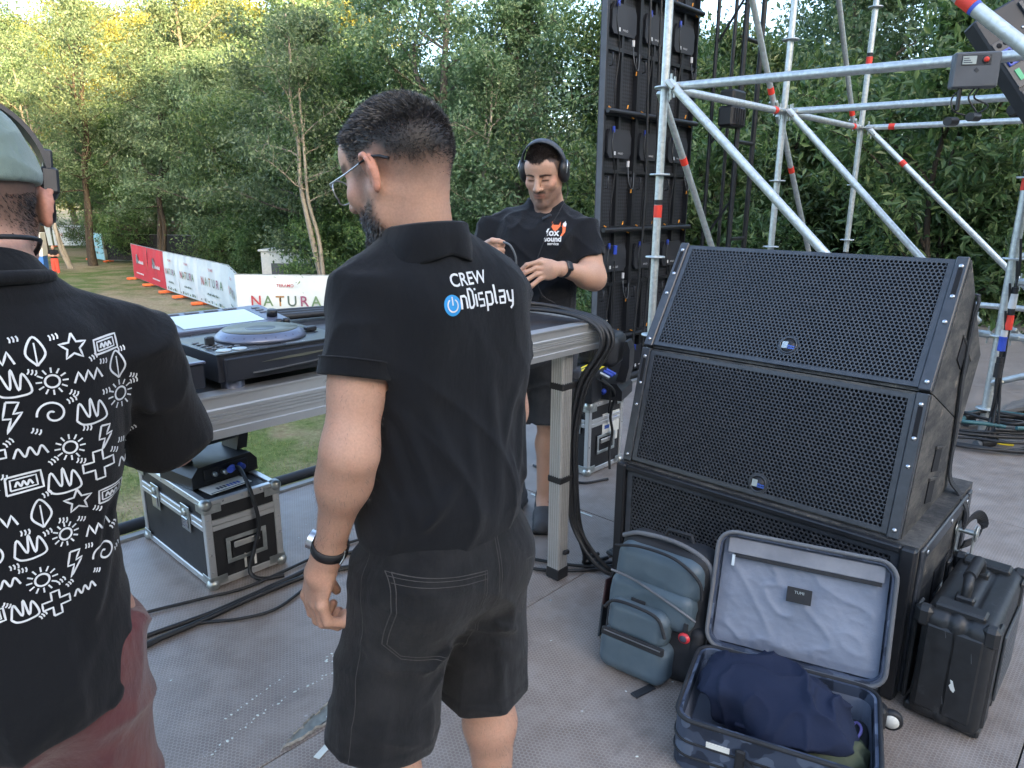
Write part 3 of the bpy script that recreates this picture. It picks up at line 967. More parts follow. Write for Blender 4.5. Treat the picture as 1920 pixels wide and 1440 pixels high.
def build_top(label, s0, z0, tilt, badge_at, slot_low):
    W, Hh, D, wd = 1.0, .455, .56, math.tan(R(9.5))
    T = thing('loudspeaker', label, 'loudspeaker', sp(s0, 1.475, z0), SPK_R, 'tilted loudspeakers stacked on the subwoofer')
    M = Matrix.Rotation(R(-tilt), 4, 'X')        # face leans back
    def P(x, y, z): return M @ Vector((x, y, z))
    def zb(y): return y*wd
    def zt(y): return Hh - y*wd
    t = .018
    m = MB()
    # hollow wedge cabinet: sides, top, bottom, back
    for (x0, x1) in ((0, t), (W-t, W)):
        pts = [(.026, zb(.026)), (D, zb(D)), (D, zt(D)), (.026, zt(.026))]
        V = [P(x0, y, z) for y, z in pts] + [P(x1, y, z) for y, z in pts]
        m.add(V, [(0, 1, 2, 3), (7, 6, 5, 4), (0, 4, 5, 1), (1, 5, 6, 2), (2, 6, 7, 3), (3, 7, 4, 0)])
    for (f0, f1) in ((zb, lambda y: zb(y)+t), (lambda y: zt(y)-t, zt)):
        V = [P(x, y, f(y)) for x in (t, W-t) for (y, f) in ((.026, f0), (D, f0), (D, f1), (.026, f1))]
        m.add(V, [(0, 1, 2, 3), (7, 6, 5, 4), (0, 4, 5, 1), (1, 5, 6, 2), (2, 6, 7, 3), (3, 7, 4, 0)])
    V = [P(x, y, z) for x in (t, W-t) for (y, z) in ((D-t, zb(D)+t), (D, zb(D)+t), (D, zt(D)-t), (D-t, zt(D)-t))]
    m.add(V, [(0, 1, 2, 3), (7, 6, 5, 4), (0, 4, 5, 1), (1, 5, 6, 2), (2, 6, 7, 3), (3, 7, 4, 0)])
    m.build('cabinet', 'speaker_paint', T)
    G = M @ Matrix.Translation((.040, .010, .012))
    g = grille(T, W-.080, Hh-.024, G, .0137, .012, (badge_at[0]-.04, badge_at[1]-.012, .034))
    badge(g, badge_at[0]-.04, badge_at[1]-.012, G)
    for x in (.002, W-.038):
        st = MB().box((x, .004, .004), (x+.036, .026, Hh-.004), M, .003).build('side_rail', 'grille_paint', T)
        z0_ = .03 if slot_low else Hh-.15
        sl = MB().box((x+.012, .0025, Hh-.135), (x+.026, .0045, Hh-.045), M, .002).build('rigging_slot', 'foam_black', st)
        for zz in (Hh-.142, Hh-.038, .03, Hh*.5):
            MB().lathe([(.001, .005), (.005, .0045), (.0075, .001), (.0075, 0)], 14, M @ Matrix.Translation((x+.019, .004, zz)) @ Matrix.Rotation(math.pi/2, 4, 'X')).build('bolt', 'steel', st)
    # handle pockets on the sides
    for x, sgn in ((W, 1), (0, -1)):
        for (y0, z0_) in ((.20, .19), (.31, .19)) if tilt > 20 else ((.23, .10), (.23, .205)):
            a = x + sgn*.0006
            hp = MB().box((min(a, a+sgn*.0035), y0, z0_), (max(a, a+sgn*.0035), y0+.085, z0_+.075), M, .001).build('handle_pocket', 'foam_black', T)
            MB().box((min(a, a+sgn*.006), y0-.006, z0_+.076), (max(a, a+sgn*.006), y0+.091, z0_+.086), M, .002).build('pocket_rim', 'speaker_paint', hp)
    return T
build_top('lower of two tilted black loudspeakers with honeycomb grille, resting on the subwoofer', 2.214, .516, 13, (.545, .055), True)
build_top('upper of two black loudspeakers with honeycomb grille, tilted back the most', 2.319, .963, 32, (.545, .085), False)

def build_strap():
    T = thing('ratchet_strap', 'black ratchet strap with zinc ratchet hanging down the side of the loudspeakers', 'strap', sp(2.8, .46, 0), SPK_R)
    O = sp(2.8, .46, 0); Ri = Matrix.Rotation(-SPK_R, 3, 'Z')
    def L(p): return Ri @ (Vector(p) - O)
    def ribbon(name, pts, w, wd, th=.0025):
        P = [L(q) for q in catmull(pts, 6)]; wv = Ri @ Vector(wd); V = []
        for i, p in enumerate(P):
            d = (P[min(i+1, len(P)-1)] - P[max(i-1, 0)]).normalized(); s = (wv - d*wv.dot(d)).normalized()*w/2; n = d.cross(s).normalized()*th
            V += [p-s-n, p+s-n, p+s+n, p-s+n]
        m = len(P)
        MB().add(V, [(i*4+j, (i+1)*4+j, (i+1)*4+(j+1) % 4, i*4+(j+1) % 4) for i in range(m-1) for j in range(4)], False).build(name, 'webbing', T)
    t = .463
    ribbon('webbing', [sp(2.735, t+.30, 1.212), sp(2.735, t+.04, 1.212), sp(2.733, t+.004, 1.20), sp(2.715, t+.004, 1.13), sp(2.70, t+.004, .95), sp(2.735, t+.004, .76), sp(2.755, t+.004, .58), sp(2.758, .430, .52), sp(2.755, .396, .46), sp(2.742, .394, .40)], .035, E1)
    ribbon('webbing', [sp(2.74, .398, .40), sp(2.80, .385, .43), sp(2.86, .37, .42), sp(2.88, .36, .37), sp(2.84, .375, .33), sp(2.77, .395, .33)], .035, (0, -.3, 1))
    R_ = bpy.data.objects.new('ratchet', None); link(R_, T)
    C = L(sp(2.74, .385, .35)); M = Matrix.Translation(C)
    for x in (-.024, .024):
        MB().prism([(-.022, -.09), (.010, -.10), (.022, -.02), (.030, .05), (.012, .075), (-.018, .07), (-.028, .0)], x-.0015, x+.0015, M @ Matrix.Rotation(math.pi/2, 4, 'Z')).build('cheek_plate', 'zinc', R_)
        MB().lathe([(.001, .003), (.026, .003), (.030, .0)] , 18, M @ Matrix.Translation((x*1.25, 0, .045)) @ Matrix.Rotation(math.pi/2, 4, 'Y')).build('gear', 'zinc', R_)
    MB().cyl(C + Vector((-.034, 0, .045)), C + Vector((.034, 0, .045)), .009, 12).build('axle', 'zinc', R_)
    MB().box((-.022, -.008, -.105), (.022, .002, -.03), M, .003).build('lever', 'zinc', R_)
    MB().box((-.02, -.010, -.14), (.02, -.006, -.10), M, .002).build('lever_plate', 'steel', R_)
mat('webbing', (.022, .023, .026), .8, vary=.2, scale=80, bump=.5, bscale=300)
mat('zinc', (.45, .47, .45), .38, .9, vary=.25, scale=20)
build_strap()

# ------------------------------------------------------------------ flight cases
def flight_case(label, s, t, W, D, Hh, lidh, latches=True, arrows=False, group='flight cases carrying moving lights', stickers=False):
    """local x along e1, y along e2; front face y=0 looks back at us, left side x=0"""
    T = thing('flight_case', label, 'flight case', sp(s, t), SA, group)
    MB().box((.006, .006, .012), (W-.006, D-.006, Hh-lidh-.012)).build('body_panel', 'laminate_black', T)
    lid = MB().box((.006, .006, Hh-lidh+.0), (W-.006, D-.006, Hh-.008)).build('lid', 'laminate_black', T)
    e = .028
    def bar(nm, lo, hi, p=T): return MB().box(lo, hi, None, .0025).build(nm, 'aluminium', p)
    for (x, y) in ((0, 0), (W-e, 0), (0, D-e), (W-e, D-e)): bar('corner_extrusion', (x, y, .008), (x+e, y+e, Hh-.004))
    for z in (.006, Hh-e):
        for y in (0.0012, D-e-.0012): bar('edge_extrusion', (e, y, z), (W-e, y+e, z+e), T if z < .1 else lid)
        for x in (0.0012, W-e-.0012): bar('edge_extrusion', (x, e, z), (x+e, D-e, z+e), T if z < .1 else lid)
    for zz, nm in ((Hh-lidh-.022, 'closing_band'), (Hh-lidh+.002, 'closing_band')):
        for y in (-.001, D-.012): bar(nm, (e, y, zz), (W-e, y+.013, zz+.022))
        for x in (-.001, W-.012): bar(nm, (x, e, zz), (x+.013, D-e, zz+.022))
    for x in (.012, W-.012):
        for y in (.012, D-.012):
            for z in (.018, Hh-.014):
                c = MB().ball((x, y, z), .026, 14).build('ball_corner', 'zinc', T)
                sx = 1 if x < W/2 else -1; sy = 1 if y < D/2 else -1; sz = 1 if z < Hh/2 else -1
                b = MB(); b.box((min(x-.013*sx, x+.055*sx), y-.0145*sy-.001, min(z, z+.035*sz)), (max(x-.013*sx, x+.055*sx), y-.0145*sy+.0015, max(z, z+.035*sz)), None, .001)
                b.box((x-.0145*sx-.001, min(y-.013*sy, y+.055*sy), min(z, z+.035*sz)), (x-.0145*sx+.0015, max(y-.013*sy, y+.055*sy), max(z, z+.035*sz)), None, .001)
                b.build('corner_bracket', 'zinc', c)
    def rivets(nm, pts, ax):
        for p in pts:
            MB().lathe([(.001, .0022), (.0035, .0016), (.0045, 0)], 8, Matrix.Translation(p) @ (Matrix.Rotation(math.pi/2, 4, 'X') if ax == 'y' else Matrix.Rotation(-math.pi/2, 4, 'Y'))).build(nm, 'steel', T)
    rivets('rivet', [(W*k/4, -.0012, z) for k in (1, 2, 3) for z in (.017, Hh-.011)], 'y')
    rivets('rivet', [(-.0012, D*k/5, z) for k in (1, 2, 3, 4) for z in (.017, Hh-.011)], 'x')
    rivets('rivet', [(x, -.0012, Hh*k/5) for k in (1, 2, 3, 4) for x in (.011, W-.011)], 'y')
    if latches:
        for y in (D*.26, D*.72):
            zc = Hh-lidh
            L = MB(); L.box((-.006, y-.040, zc-.060), (-.0015, y+.040, zc+.050), None, .002)
            l = L.build('butterfly_latch', 'zinc', T)
            MB().box((-.011, y-.026, zc-.046), (-.006, y+.026, zc-.002), None, .002).build('latch_plate', 'steel', l)
            MB().lathe([(.001, .008), (.016, .007), (.018, 0)], 14, Matrix.Translation((-.006, y, zc+.02)) @ Matrix.Rotation(-math.pi/2, 4, 'Y')).build('latch_knob', 'zinc', l)
    # recessed handle on the front
    hz, hx = (Hh-lidh)*.55, W*.5
    h = MB(); a, b = .085, .055
    h.box((hx-a, -.005, hz-b), (hx+a, -.0015, hz-b+.018), None, .002); h.box((hx-a, -.005, hz+b-.018), (hx+a, -.0015, hz+b), None, .002)
    h.box((hx-a, -.005, hz-b+.018), (hx-a+.018, -.0015, hz+b-.018), None, .002); h.box((hx+a-.018, -.005, hz-b+.018), (hx+a, -.0015, hz+b-.018), None, .002)
    h = h.build('handle_dish', 'zinc', T)
    MB().box((hx-.062, -.0025, hz-.034), (hx+.062, .003, hz+.034)).build('dish_inside', 'foam_black', h)
    MB().box((hx-.055, -.010, hz+.004), (hx+.055, -.002, hz+.030), None, .004).build('handle_bar', 'aluminium_dull', h)
    if arrows:
        for k in (0, 1):
            x = hx + .0 + k*.042 - .010; z = .045
            MB().add([(x-.005, -.0016+.007, z), (x+.005, -.0016+.007, z), (x+.005, -.0016+.007, z+.045), (x+.013, -.0016+.007, z+.042), (x, -.0016+.007, z+.068), (x-.013, -.0016+.007, z+.042), (x-.005, -.0016+.007, z+.045)], [(0, 1, 2, 3, 4, 5, 6)]).build('arrow_mark', 'sticker_white', T).location = (0, -.002, 0)
    if stickers:
        s_ = MB().box((W*.40, .0020, Hh*.50), (W*.90, .0050, Hh*.80), None, .001).build('label_card', 'sticker_white', T)
        for k, (x, z, w, hh) in enumerate(((.44, .72, .09, .05), (.58, .66, .16, .05), (.46, .58, .14, .05), (.72, .71, .1, .03))):
            MB().box((W*x, .0012, Hh*z), (W*(x+w), .0022, Hh*(z+hh))).build('label_ink', 'ink_blue' if k else 'ink_dark', s_)
        MB().box((W*.62, .0022, Hh*.38), (W*.86, .0052, Hh*.50), None, .001).build('paper_slip', 'sticker_white', T)
    return T
flight_case('flight case with butterfly latches on the floor under the table', 1.03, 2.57, .315, .66, .37, .105, True, True)
flight_case('flight case with paper labels standing behind the table leg', 3.02, 2.235, .33, .36, .42, .12, True, False, stickers=True)

def moving_head(label, s, t, z, rz, sticker):
    T = thing('moving_light', label, 'stage light', sp(s, t, z), rz, 'moving lights on their flight cases')
    b = MB().prism([(-.15, 0), (.15, 0), (.15, .05), (.12, .085), (-.12, .085), (-.15, .05)], -.12, .12).build('base', 'plastic_black', T)
    MB().box((-.10, -.128, .02), (.10, -.119, .07), None, .002).build('connector_panel', 'laminate_black', b)
    MB().lathe([(.001, .03), (.012, .028), (.014, 0)], 14, Matrix.Translation((.06, -.128, .045)) @ Matrix.Rotation(math.pi/2, 4, 'X')).build('power_plug', 'plug_blue', b)
    MB().lathe([(.001, .03), (.009, .028), (.010, 0)], 14, Matrix.Translation((-.02, -.128, .045)) @ Matrix.Rotation(math.pi/2, 4, 'X')).build('data_plug', 'zinc', b)
    MB().lathe([(.001, .02), (.009, .018), (.010, 0)], 14, Matrix.Translation((-.06, -.128, .045)) @ Matrix.Rotation(math.pi/2, 4, 'X')).build('data_plug', 'zinc', b)
    for x in (-1, 1):
        MB().prism([(.10, .086), (.15, .086), (.165, .16), (.165, .25), (.15, .29), (.135, .29), (.13, .20)] if x > 0 else [(-.10, .086), (-.13, .20), (-.135, .29), (-.15, .29), (-.165, .25), (-.165, .16), (-.15, .086)], -.055, .055).build('yoke_arm', 'plastic_black', T)
    h = Sdf(); h.bx((0, .0, .24), (.115, .125, .085), .05, k=.03); h.cc((0, .10, .24), (0, .17, .24), .085, .078, .01, k=.03); h.bx((0, -.11, .24), (.085, .04, .065), .03, k=.03)
    hd = sdf_obj('head', h, .009, 'plastic_black', T)
    for k in range(7): MB().box((-.07 + .02*k, -.157, .215), (-.062 + .02*k, -.148, .265)).build('vent', 'foam_black', hd)
    MB().lathe([(.001, .004), (.068, .004), (.072, 0)], 24, Matrix.Translation((0, .172, .24)) @ Matrix.Rotation(-math.pi/2, 4, 'X')).build('lens', mat('lens_dark', (.02, .022, .03), .05), hd)
    return T
moving_head('moving stage light on the latched case, partly hidden by an elbow', 1.19, 2.86, .372, SA + R(8), False)
moving_head('moving stage light with rounded head on the labelled case beside the loudspeakers', 3.25, 2.34, .422, SA - R(70), True).scale = (1.1, 1.0, 1.12)
def sticker_box():
    T = thing('control_unit', 'small black unit with a yellow sticker on the labelled flight case', 'box', sp(3.01, 2.235, .62), SA + R(14))
    MB().box((-.07, -.06, -.022), (.12, .09, .0), None, .003).build('housing', 'plastic_black', T)
    y = MB().box((-.055, -.045, .0005), (.105, .06, .0015)).build('warning_sticker', 'sticker_yellow', T)
    for k in range(4): MB().box((-.03, .035-.022*k, .0016), (.07 - .02*(k % 2), .043-.022*k, .0020)).build('sticker_print', 'ink_dark', y)
    for (x, m) in ((.0, 'zinc'), (.05, 'plug_blue'), (.09, 'plug_blue')): MB().cyl((x, -.06, -.012), (x+.01, -.11, -.035), .010, 10).build('plug', m, T)
    MB().box((-.05, -.04, -.178), (.09, .06, -.0225), None, .004).build('stand_block', 'plastic_black', T)
sticker_box()
def label_sheet():
    T = thing('label_card', 'laminated card with handwriting lying on the latched flight case', 'card', sp(1.16, 2.68, .3705), SA + R(6))
    MB().box((-.075, -.045, .0), (.105, .05, .002)).build('card', 'sticker_white', T)
    MB().box((-.07, -.04, .0021), (.1, -.034, .0025)).build('ink_line', 'ink_dark', T)
    for k in range(7): MB().box((-.03 + .015*k, -.02, .0021), (-.020 + .015*k, .005, .0025)).build('ink_letter', 'ink_dark' if k < 3 else 'ink_blue', T)
label_sheet()
# ------------------------------------------------------------------ luggage in front of the loudspeakers
def fabric(name, c0, c1, rough=.6, weave=700., bump=.2, spec=.4):
    t = NT(name); c = t.coord('Object'); n = t.noise(c, 5, 5, .6); w = t.noise(c, weave, 2)
    t.pbr(t.mix(t.ramp(n, [(.35, 0.), (.65, 1.)]), c0, c1), rough, spec=spec)
    t.bump(t.math('MULTIPLY_ADD', t.noise(c, 28, 4), 1., t.math('MULTIPLY', w, .25)), bump, .006)
fabric('bag_blue', (.062, .092, .116), (.092, .126, .152), .42)
fabric('bag_dark', (.014, .015, .018), (.024, .026, .03), .7)
fabric('bag_trim', (.10, .105, .115), (.16, .165, .175), .7)
fabric('lining_blue', (.150, .178, .238), (.20, .228, .292), .45, 900, .5, .5)
fabric('lining_mesh', (.17, .18, .21), (.28, .29, .32), .7, 400)
fabric('navy_sweat', (.012, .017, .038), (.019, .026, .052), .92, 1200, .3, .2)
fabric('olive_cloth', (.050, .060, .036), (.075, .086, .055), .9, 900, .3, .2)
def camo():
    t = NT('camo_blue'); c = t.coord('Object')
    a = t.noise(c, 13, 2, .4); b = t.noise(t.vmath('ADD', c, (3.1, 7.7, 1.3)), 15, 2, .4)
    col = t.ramp(a, [(.0, (.018, .026, .045)), (.46, (.018, .026, .045)), (.48, (.045, .060, .095)), (1., (.045, .060, .095))], 'LINEAR')
    col = t.mix(t.ramp(b, [(.56, 0.), (.575, 1.)]), col, (.090, .115, .165))
    t.pbr(col, .62, spec=.35); t.bump(t.noise(c, 800, 2), .2, .002)
camo()

def build_backpack():
    base = gp(1203, 1262, z=0)
    T = thing('backpack', 'blue grey backpack with black trim leaning on the subwoofer', 'backpack', base, SPK_R + R(6))
    T.scale = (1.14, 1.05, 1.0)
    TL = Matrix.Rotation(R(-10), 4, 'X')
    def X(p): return TL @ Vector(p)
    S = Sdf(); S.M = TL
    S.bx((0, .10, .22), (.145, .075, .215), .06, k=.03)
    S.bx((0, .10, .10), (.155, .085, .10), .05, k=.04)
    b = sdf_obj('body', S, .006, 'bag_dark', T, lambda P: -vnoise(P*18)*.003 - ridge(P*9)*.003)
    S = Sdf(); S.M = TL; S.bx((-.005, .055, .335), (.132, .055, .075), .045, k=.02)
    sdf_obj('upper_compartment', S, .005, 'bag_blue', T, lambda P: -ridge(P*11)*.003)
    S = Sdf(); S.M = TL; S.bx((-.006, .022, .240), (.126, .040, .060), .03, k=.02)
    sdf_obj('flap', S, .005, 'bag_blue', T, lambda P: -ridge(P*np.array([8, 8, 14], np.float32))*.004)
    S = Sdf(); S.M = TL; S.bx((-.022, -.012, .175), (.092, .045, .060), .035, k=.02)
    sdf_obj('front_pocket', S, .005, 'bag_blue', T, lambda P: -ridge(P*12)*.002)
    S = Sdf(); S.M = TL; S.bx((-.020, -.012, .068), (.104, .052, .066), .035, k=.02)
    lp = sdf_obj('lower_pocket', S, .005, 'bag_blue', T, lambda P: -ridge(P*10)*.003)
    MB().box((-.115, -.068, .112), (.078, -.055, .138), TL, .003).build('zip_band', 'bag_dark', lp)
    MB().tube([X((-.105, -.070, .130)), X((.07, -.070, .130))], .002, 6).build('zip', 'bag_trim', lp)
    for (pts, nm, m, r) in (([(-.135, -.002, .39), (-.06, -.006, .412), (.05, -.006, .408), (.125, .0, .36), (.138, .01, .30)], 'piping', 'bag_dark', .005),
                        ([(-.130, -.020, .312), (-.06, -.022, .306), (.03, -.024, .280), (.11, -.022, .252), (.135, -.01, .235)], 'piping', 'bag_trim', .004),
                        ([(-.118, -.058, .20), (-.09, -.060, .232), (-.02, -.062, .238), (.045, -.060, .225), (.074, -.058, .17)], 'piping', 'bag_dark', .005),
                        ([(-.14, .06, .41), (-.08, .05, .438), (.04, .05, .44), (.13, .055, .40), (.15, .07, .30)], 'rim', 'bag_trim', .008)):
        MB().tube(catmull([X(p) for p in pts], 6), r, 8).build(nm, m, T)
    MB().box((-.10, .02, .265), (.11, .045, .315), TL, .01).build('open_mouth', 'foam_black', T)
    MB().box((-.055, -.024, .225), (-.010, -.0185, .246), TL, .002).build('logo_patch', 'bag_dark', T)
    S = Sdf(); S.M = TL; S.bx((.134, .07, .11), (.022, .055, .085), .020, k=.02)
    sp_ = sdf_obj('side_pocket', S, .006, 'bag_dark', T, lambda P: -ridge(P*14)*.004)
    MB().tube(catmull([X(p) for p in ((.155, .02, .05), (.158, .03, .11), (.154, .05, .17))], 6), .004, 6).build('side_zip', 'bag_trim', sp_)
    MB().lathe([(.001, .012), (.012, .010), (.017, .004), (.017, 0)], 18, TL @ Matrix.Translation((.115, -.02, .178)) @ Matrix.Rotation(math.pi/2, 4, 'X')).build('badge_fob', mat('fob_red', (.62, .04, .05), .35), T)
    MB().lathe([(.001, .0135), (.009, .012), (.011, .011)], 18, TL @ Matrix.Translation((.115, -.02, .178)) @ Matrix.Rotation(math.pi/2, 4, 'X')).build('fob_face', 'ink_dark', T)
    MB().box((.108, -.024, .195), (.122, -.018, .225), TL, .002).build('fob_strap', 'bag_dark', T)
    MB().box((-.168, .03, .16), (-.162, .07, .25), TL, .002).build('red_tag', mat('tag_dark', (.05, .02, .02), .6), T)
    MB().box((-.170, .035, .18), (-.1655, .052, .215), TL, .001).build('tag_print', 'tape_red', T)
    for k, (a, b2) in enumerate((((-.13, .16, .40), (-.19, .10, .02)), ((.12, .17, .40), (.22, .16, .10)))):
        mid = (Vector(a) + Vector(b2))/2 + Vector((.05 if k else -.05, .03, -.02))
        P = catmull([X(a), X(mid), X(b2)], 8); V = []
        for p in P: V += [p + Vector((0, -.022, 0)), p + Vector((0, .022, 0)), p + Vector((.006, .022, .004)), p + Vector((.006, -.022, .004))]
        MB().add(V, [(i*4+j, (i+1)*4+j, (i+1)*4+(j+1) % 4, i*4+(j+1) % 4) for i in range(len(P)-1) for j in range(4)]).build('shoulder_strap', 'bag_dark', T)
    MB().box((.05, -.10, .0), (.075, -.02, .006), Matrix.Rotation(R(-18), 4, 'Z'), .002).build('strap_end', 'bag_dark', T)
    MB().tube([X((-.03, .11, .43)), X((-.02, .11, .458)), X((.05, .11, .458)), X((.06, .11, .43))], .007, 8).build('grab_handle', 'bag_dark', T)
build_backpack()

def rrect(w, h, r, n=6):
    P = []
    for cx, cy, a0 in ((w/2-r, h/2-r, 0), (-w/2+r, h/2-r, 90), (-w/2+r, -h/2+r, 180), (w/2-r, -h/2+r, 270)):
        for k in range(n+1):
            a = R(a0 + 90*k/n); P.append((cx + r*math.cos(a), cy + r*math.sin(a)))
    return P
def tray(mb, outer, inner_off, h, floor, M, w, hgt, r):
    """open tray: outer wall, rim, inner wall, floor; local x,y plan, z up"""
    A = rrect(w, hgt, r); B = rrect(w-2*inner_off, hgt-2*inner_off, max(.01, r-inner_off)); C = rrect(w-.02, hgt-.02, max(.01, r-.01))
    n = len(A)
    V = [(x, y, 0) for x, y in C] + [(x, y, .012) for x, y in A] + [(x, y, h-.004) for x, y in A] + [(x*.998, y*.998, h) for x, y in A] + [(x, y, h) for x, y in B] + [(x, y, floor) for x, y in B]
    F = [(k*n+i, k*n+(i+1) % n, (k+1)*n+(i+1) % n, (k+1)*n+i) for k in range(5) for i in range(n)]
    F += [tuple(range(n))[::-1]]
    mb.add([tuple(M @ Vector(v)) for v in V], F)
    return [M @ Vector((x, y, floor)) for x, y in B], [M @ Vector((x, y, h)) for x, y in A]

def build_suitcase():
    W, D, h = .50, .36, .165
    c = (gp(1262, 1322, z=.15) + gp(1665, 1330, z=.15) + gp(1335, 1232, z=.15) + gp(1610, 1448, z=.15))/4; c.z = 0
    a = gp(1665, 1318, z=.15) - gp(1345, 1232, z=.15); rz = math.atan2(a.y, a.x)
    T = thing('suitcase', 'open cabin suitcase in dark blue camouflage fabric with pale blue lining', 'suitcase', c, rz)
    I4 = Matrix.Identity(4)
    m = MB(); fl, rim = tray(m, 0, .014, h, .02, I4, W, D, .05); m.build('base_shell', 'camo_blue', T)
    MB().tube(rim + [rim[0]], .006, 8).build('zip_edge', 'bag_dark', T)
    inner = [Vector((p.x*.985, p.y*.985, .021)) for p in fl]; n = len(inner)
    lv = inner + [Vector((p.x, p.y, h-.03)) for p in inner]
    MB().add(lv, [tuple(range(n))] + [(i, n+i, n+(i+1) % n, (i+1) % n) for i in range(n)]).build('base_lining', 'lining_blue', T)
    for zz in (.055, .10): MB().tube([Vector((x*1.004, y*1.004, zz)) for x, y in rrect(W, D, .05)] + [Vector((W/2*1.004, (D/2-.05)*1.004, zz))], .004, 6).build('seam_band', 'bag_dark', T)
    # lid leaning on the subwoofer
    LM = Matrix.Translation((0, D/2+.012, h-.005)) @ Matrix.Rotation(R(70), 4, 'X') @ Matrix.Translation((.012, D/2, -.045))
    m = MB(); fl2, rim2 = tray(m, 0, .012, .05, .012, LM, W, D, .05); lid = m.build('lid', 'camo_blue', T)
    MB().tube(rim2 + [rim2[0]], .0065, 8).build('lid_edge', 'bag_trim', lid)
    cen = sum(fl2, Vector())/len(fl2); nx = LM.to_3x3() @ Vector((0, 0, 1)); ux = LM.to_3x3() @ Vector((1, 0, 0)); uy = LM.to_3x3() @ Vector((0, 1, 0))
    # quilted lining sheet with wrinkles
    N = 70; V = []; hw, hh = W/2-.016, D/2-.016
    for j in range(N+1):
        for i in range(N+1):
            x, y = (i/N*2-1)*hw, (j/N*2-1)*hh
            e = min(1, (1-abs(i/N*2-1))*7)*min(1, (1-abs(j/N*2-1))*7)
            q = np.array([x*14, y*9, 2.]); q2 = np.array([x*22 + y*14, y*16, 5.])
            V.append(cen + ux*x + uy*y + nx*(.003 + e*(.006 + .0022*float(vnoise(q)) + .0050*float(ridge(q2*.8)) + .0012*float(ridge(q2*2.2 + 9)))))
    MB().add(V, [(j*(N+1)+i, j*(N+1)+i+1, (j+1)*(N+1)+i+1, (j+1)*(N+1)+i) for j in range(N) for i in range(N)], True).build('lid_lining', 'lining_blue', lid)
    def LB(nm, x0, x1, y0, y1, z0, z1, mm, p=lid): 
        return MB().box((x0, y0, z0), (x1, y1, z1), LM, .001).build(nm, mm, p)
    LB('mesh_panel', -W/2+.03, W/2-.03, D/2-.065, D/2-.018, .034, .0365, 'lining_mesh')
    zp = LB('lid_zip', -W/2+.05, W/2-.035, D/2-.077, D/2-.066, .035, .0395, 'bag_dark')
    LB('zip_pull', -W/2+.045, -W/2+.055, D/2-.105, D/2-.07, .040, .043, 'steel', zp)
    pt = LB('brand_patch', -.035, .035, .005, .050, .038, .0405, 'bag_dark')
    text_obj('patch_lettering', 'TUMI', .012, 'pad_silver', pt, LM @ Matrix.Translation((0, .036, .0409)))
    # fittings
    for y in (D/2-.045, -D/2+.045):
        M = Matrix.Translation((W/2+.034, y, .115)) @ Matrix.Rotation(math.pi/2, 4, 'X')
        w = MB().lathe([(.014, -.012), (.026, -.012), (.030, -.006), (.030, .006), (.026, .012), (.014, .012)], 22, M, True, False).build('wheel', 'rubber_black', T)
        MB().lathe([(.001, -.0125), (.020, -.0130), (.020, .0130), (.001, .0125)], 18, M).build('hub', 'sticker_white', w)
        MB().box((W/2-.006, y-.024, .080), (W/2+.022, y+.024, .152), None, .010).build('wheel_housing', 'plastic_black', T)
    MB().box((-.16, -D/2-.004, .105), (-.10, -D/2-.0005, .120), Matrix.Rotation(R(0), 4, 'Z')).build('label_strip', 'sticker_white', T)
    MB().box((-.085, -D/2-.012, .02), (-.060, -D/2-.002, .13), None, .004).build('buckle_strap', 'bag_dark', T)
    MB().tube(catmull([(-.06, -D/2-.004, .10), (-.03, -D/2-.03, .105), (.05, -D/2-.03, .105), (.08, -D/2-.004, .10)], 6), .007, 8).build('carry_handle', 'bag_dark', T)
    return T, c, rz
SUIT, SUIT_C, SUIT_RZ = build_suitcase()

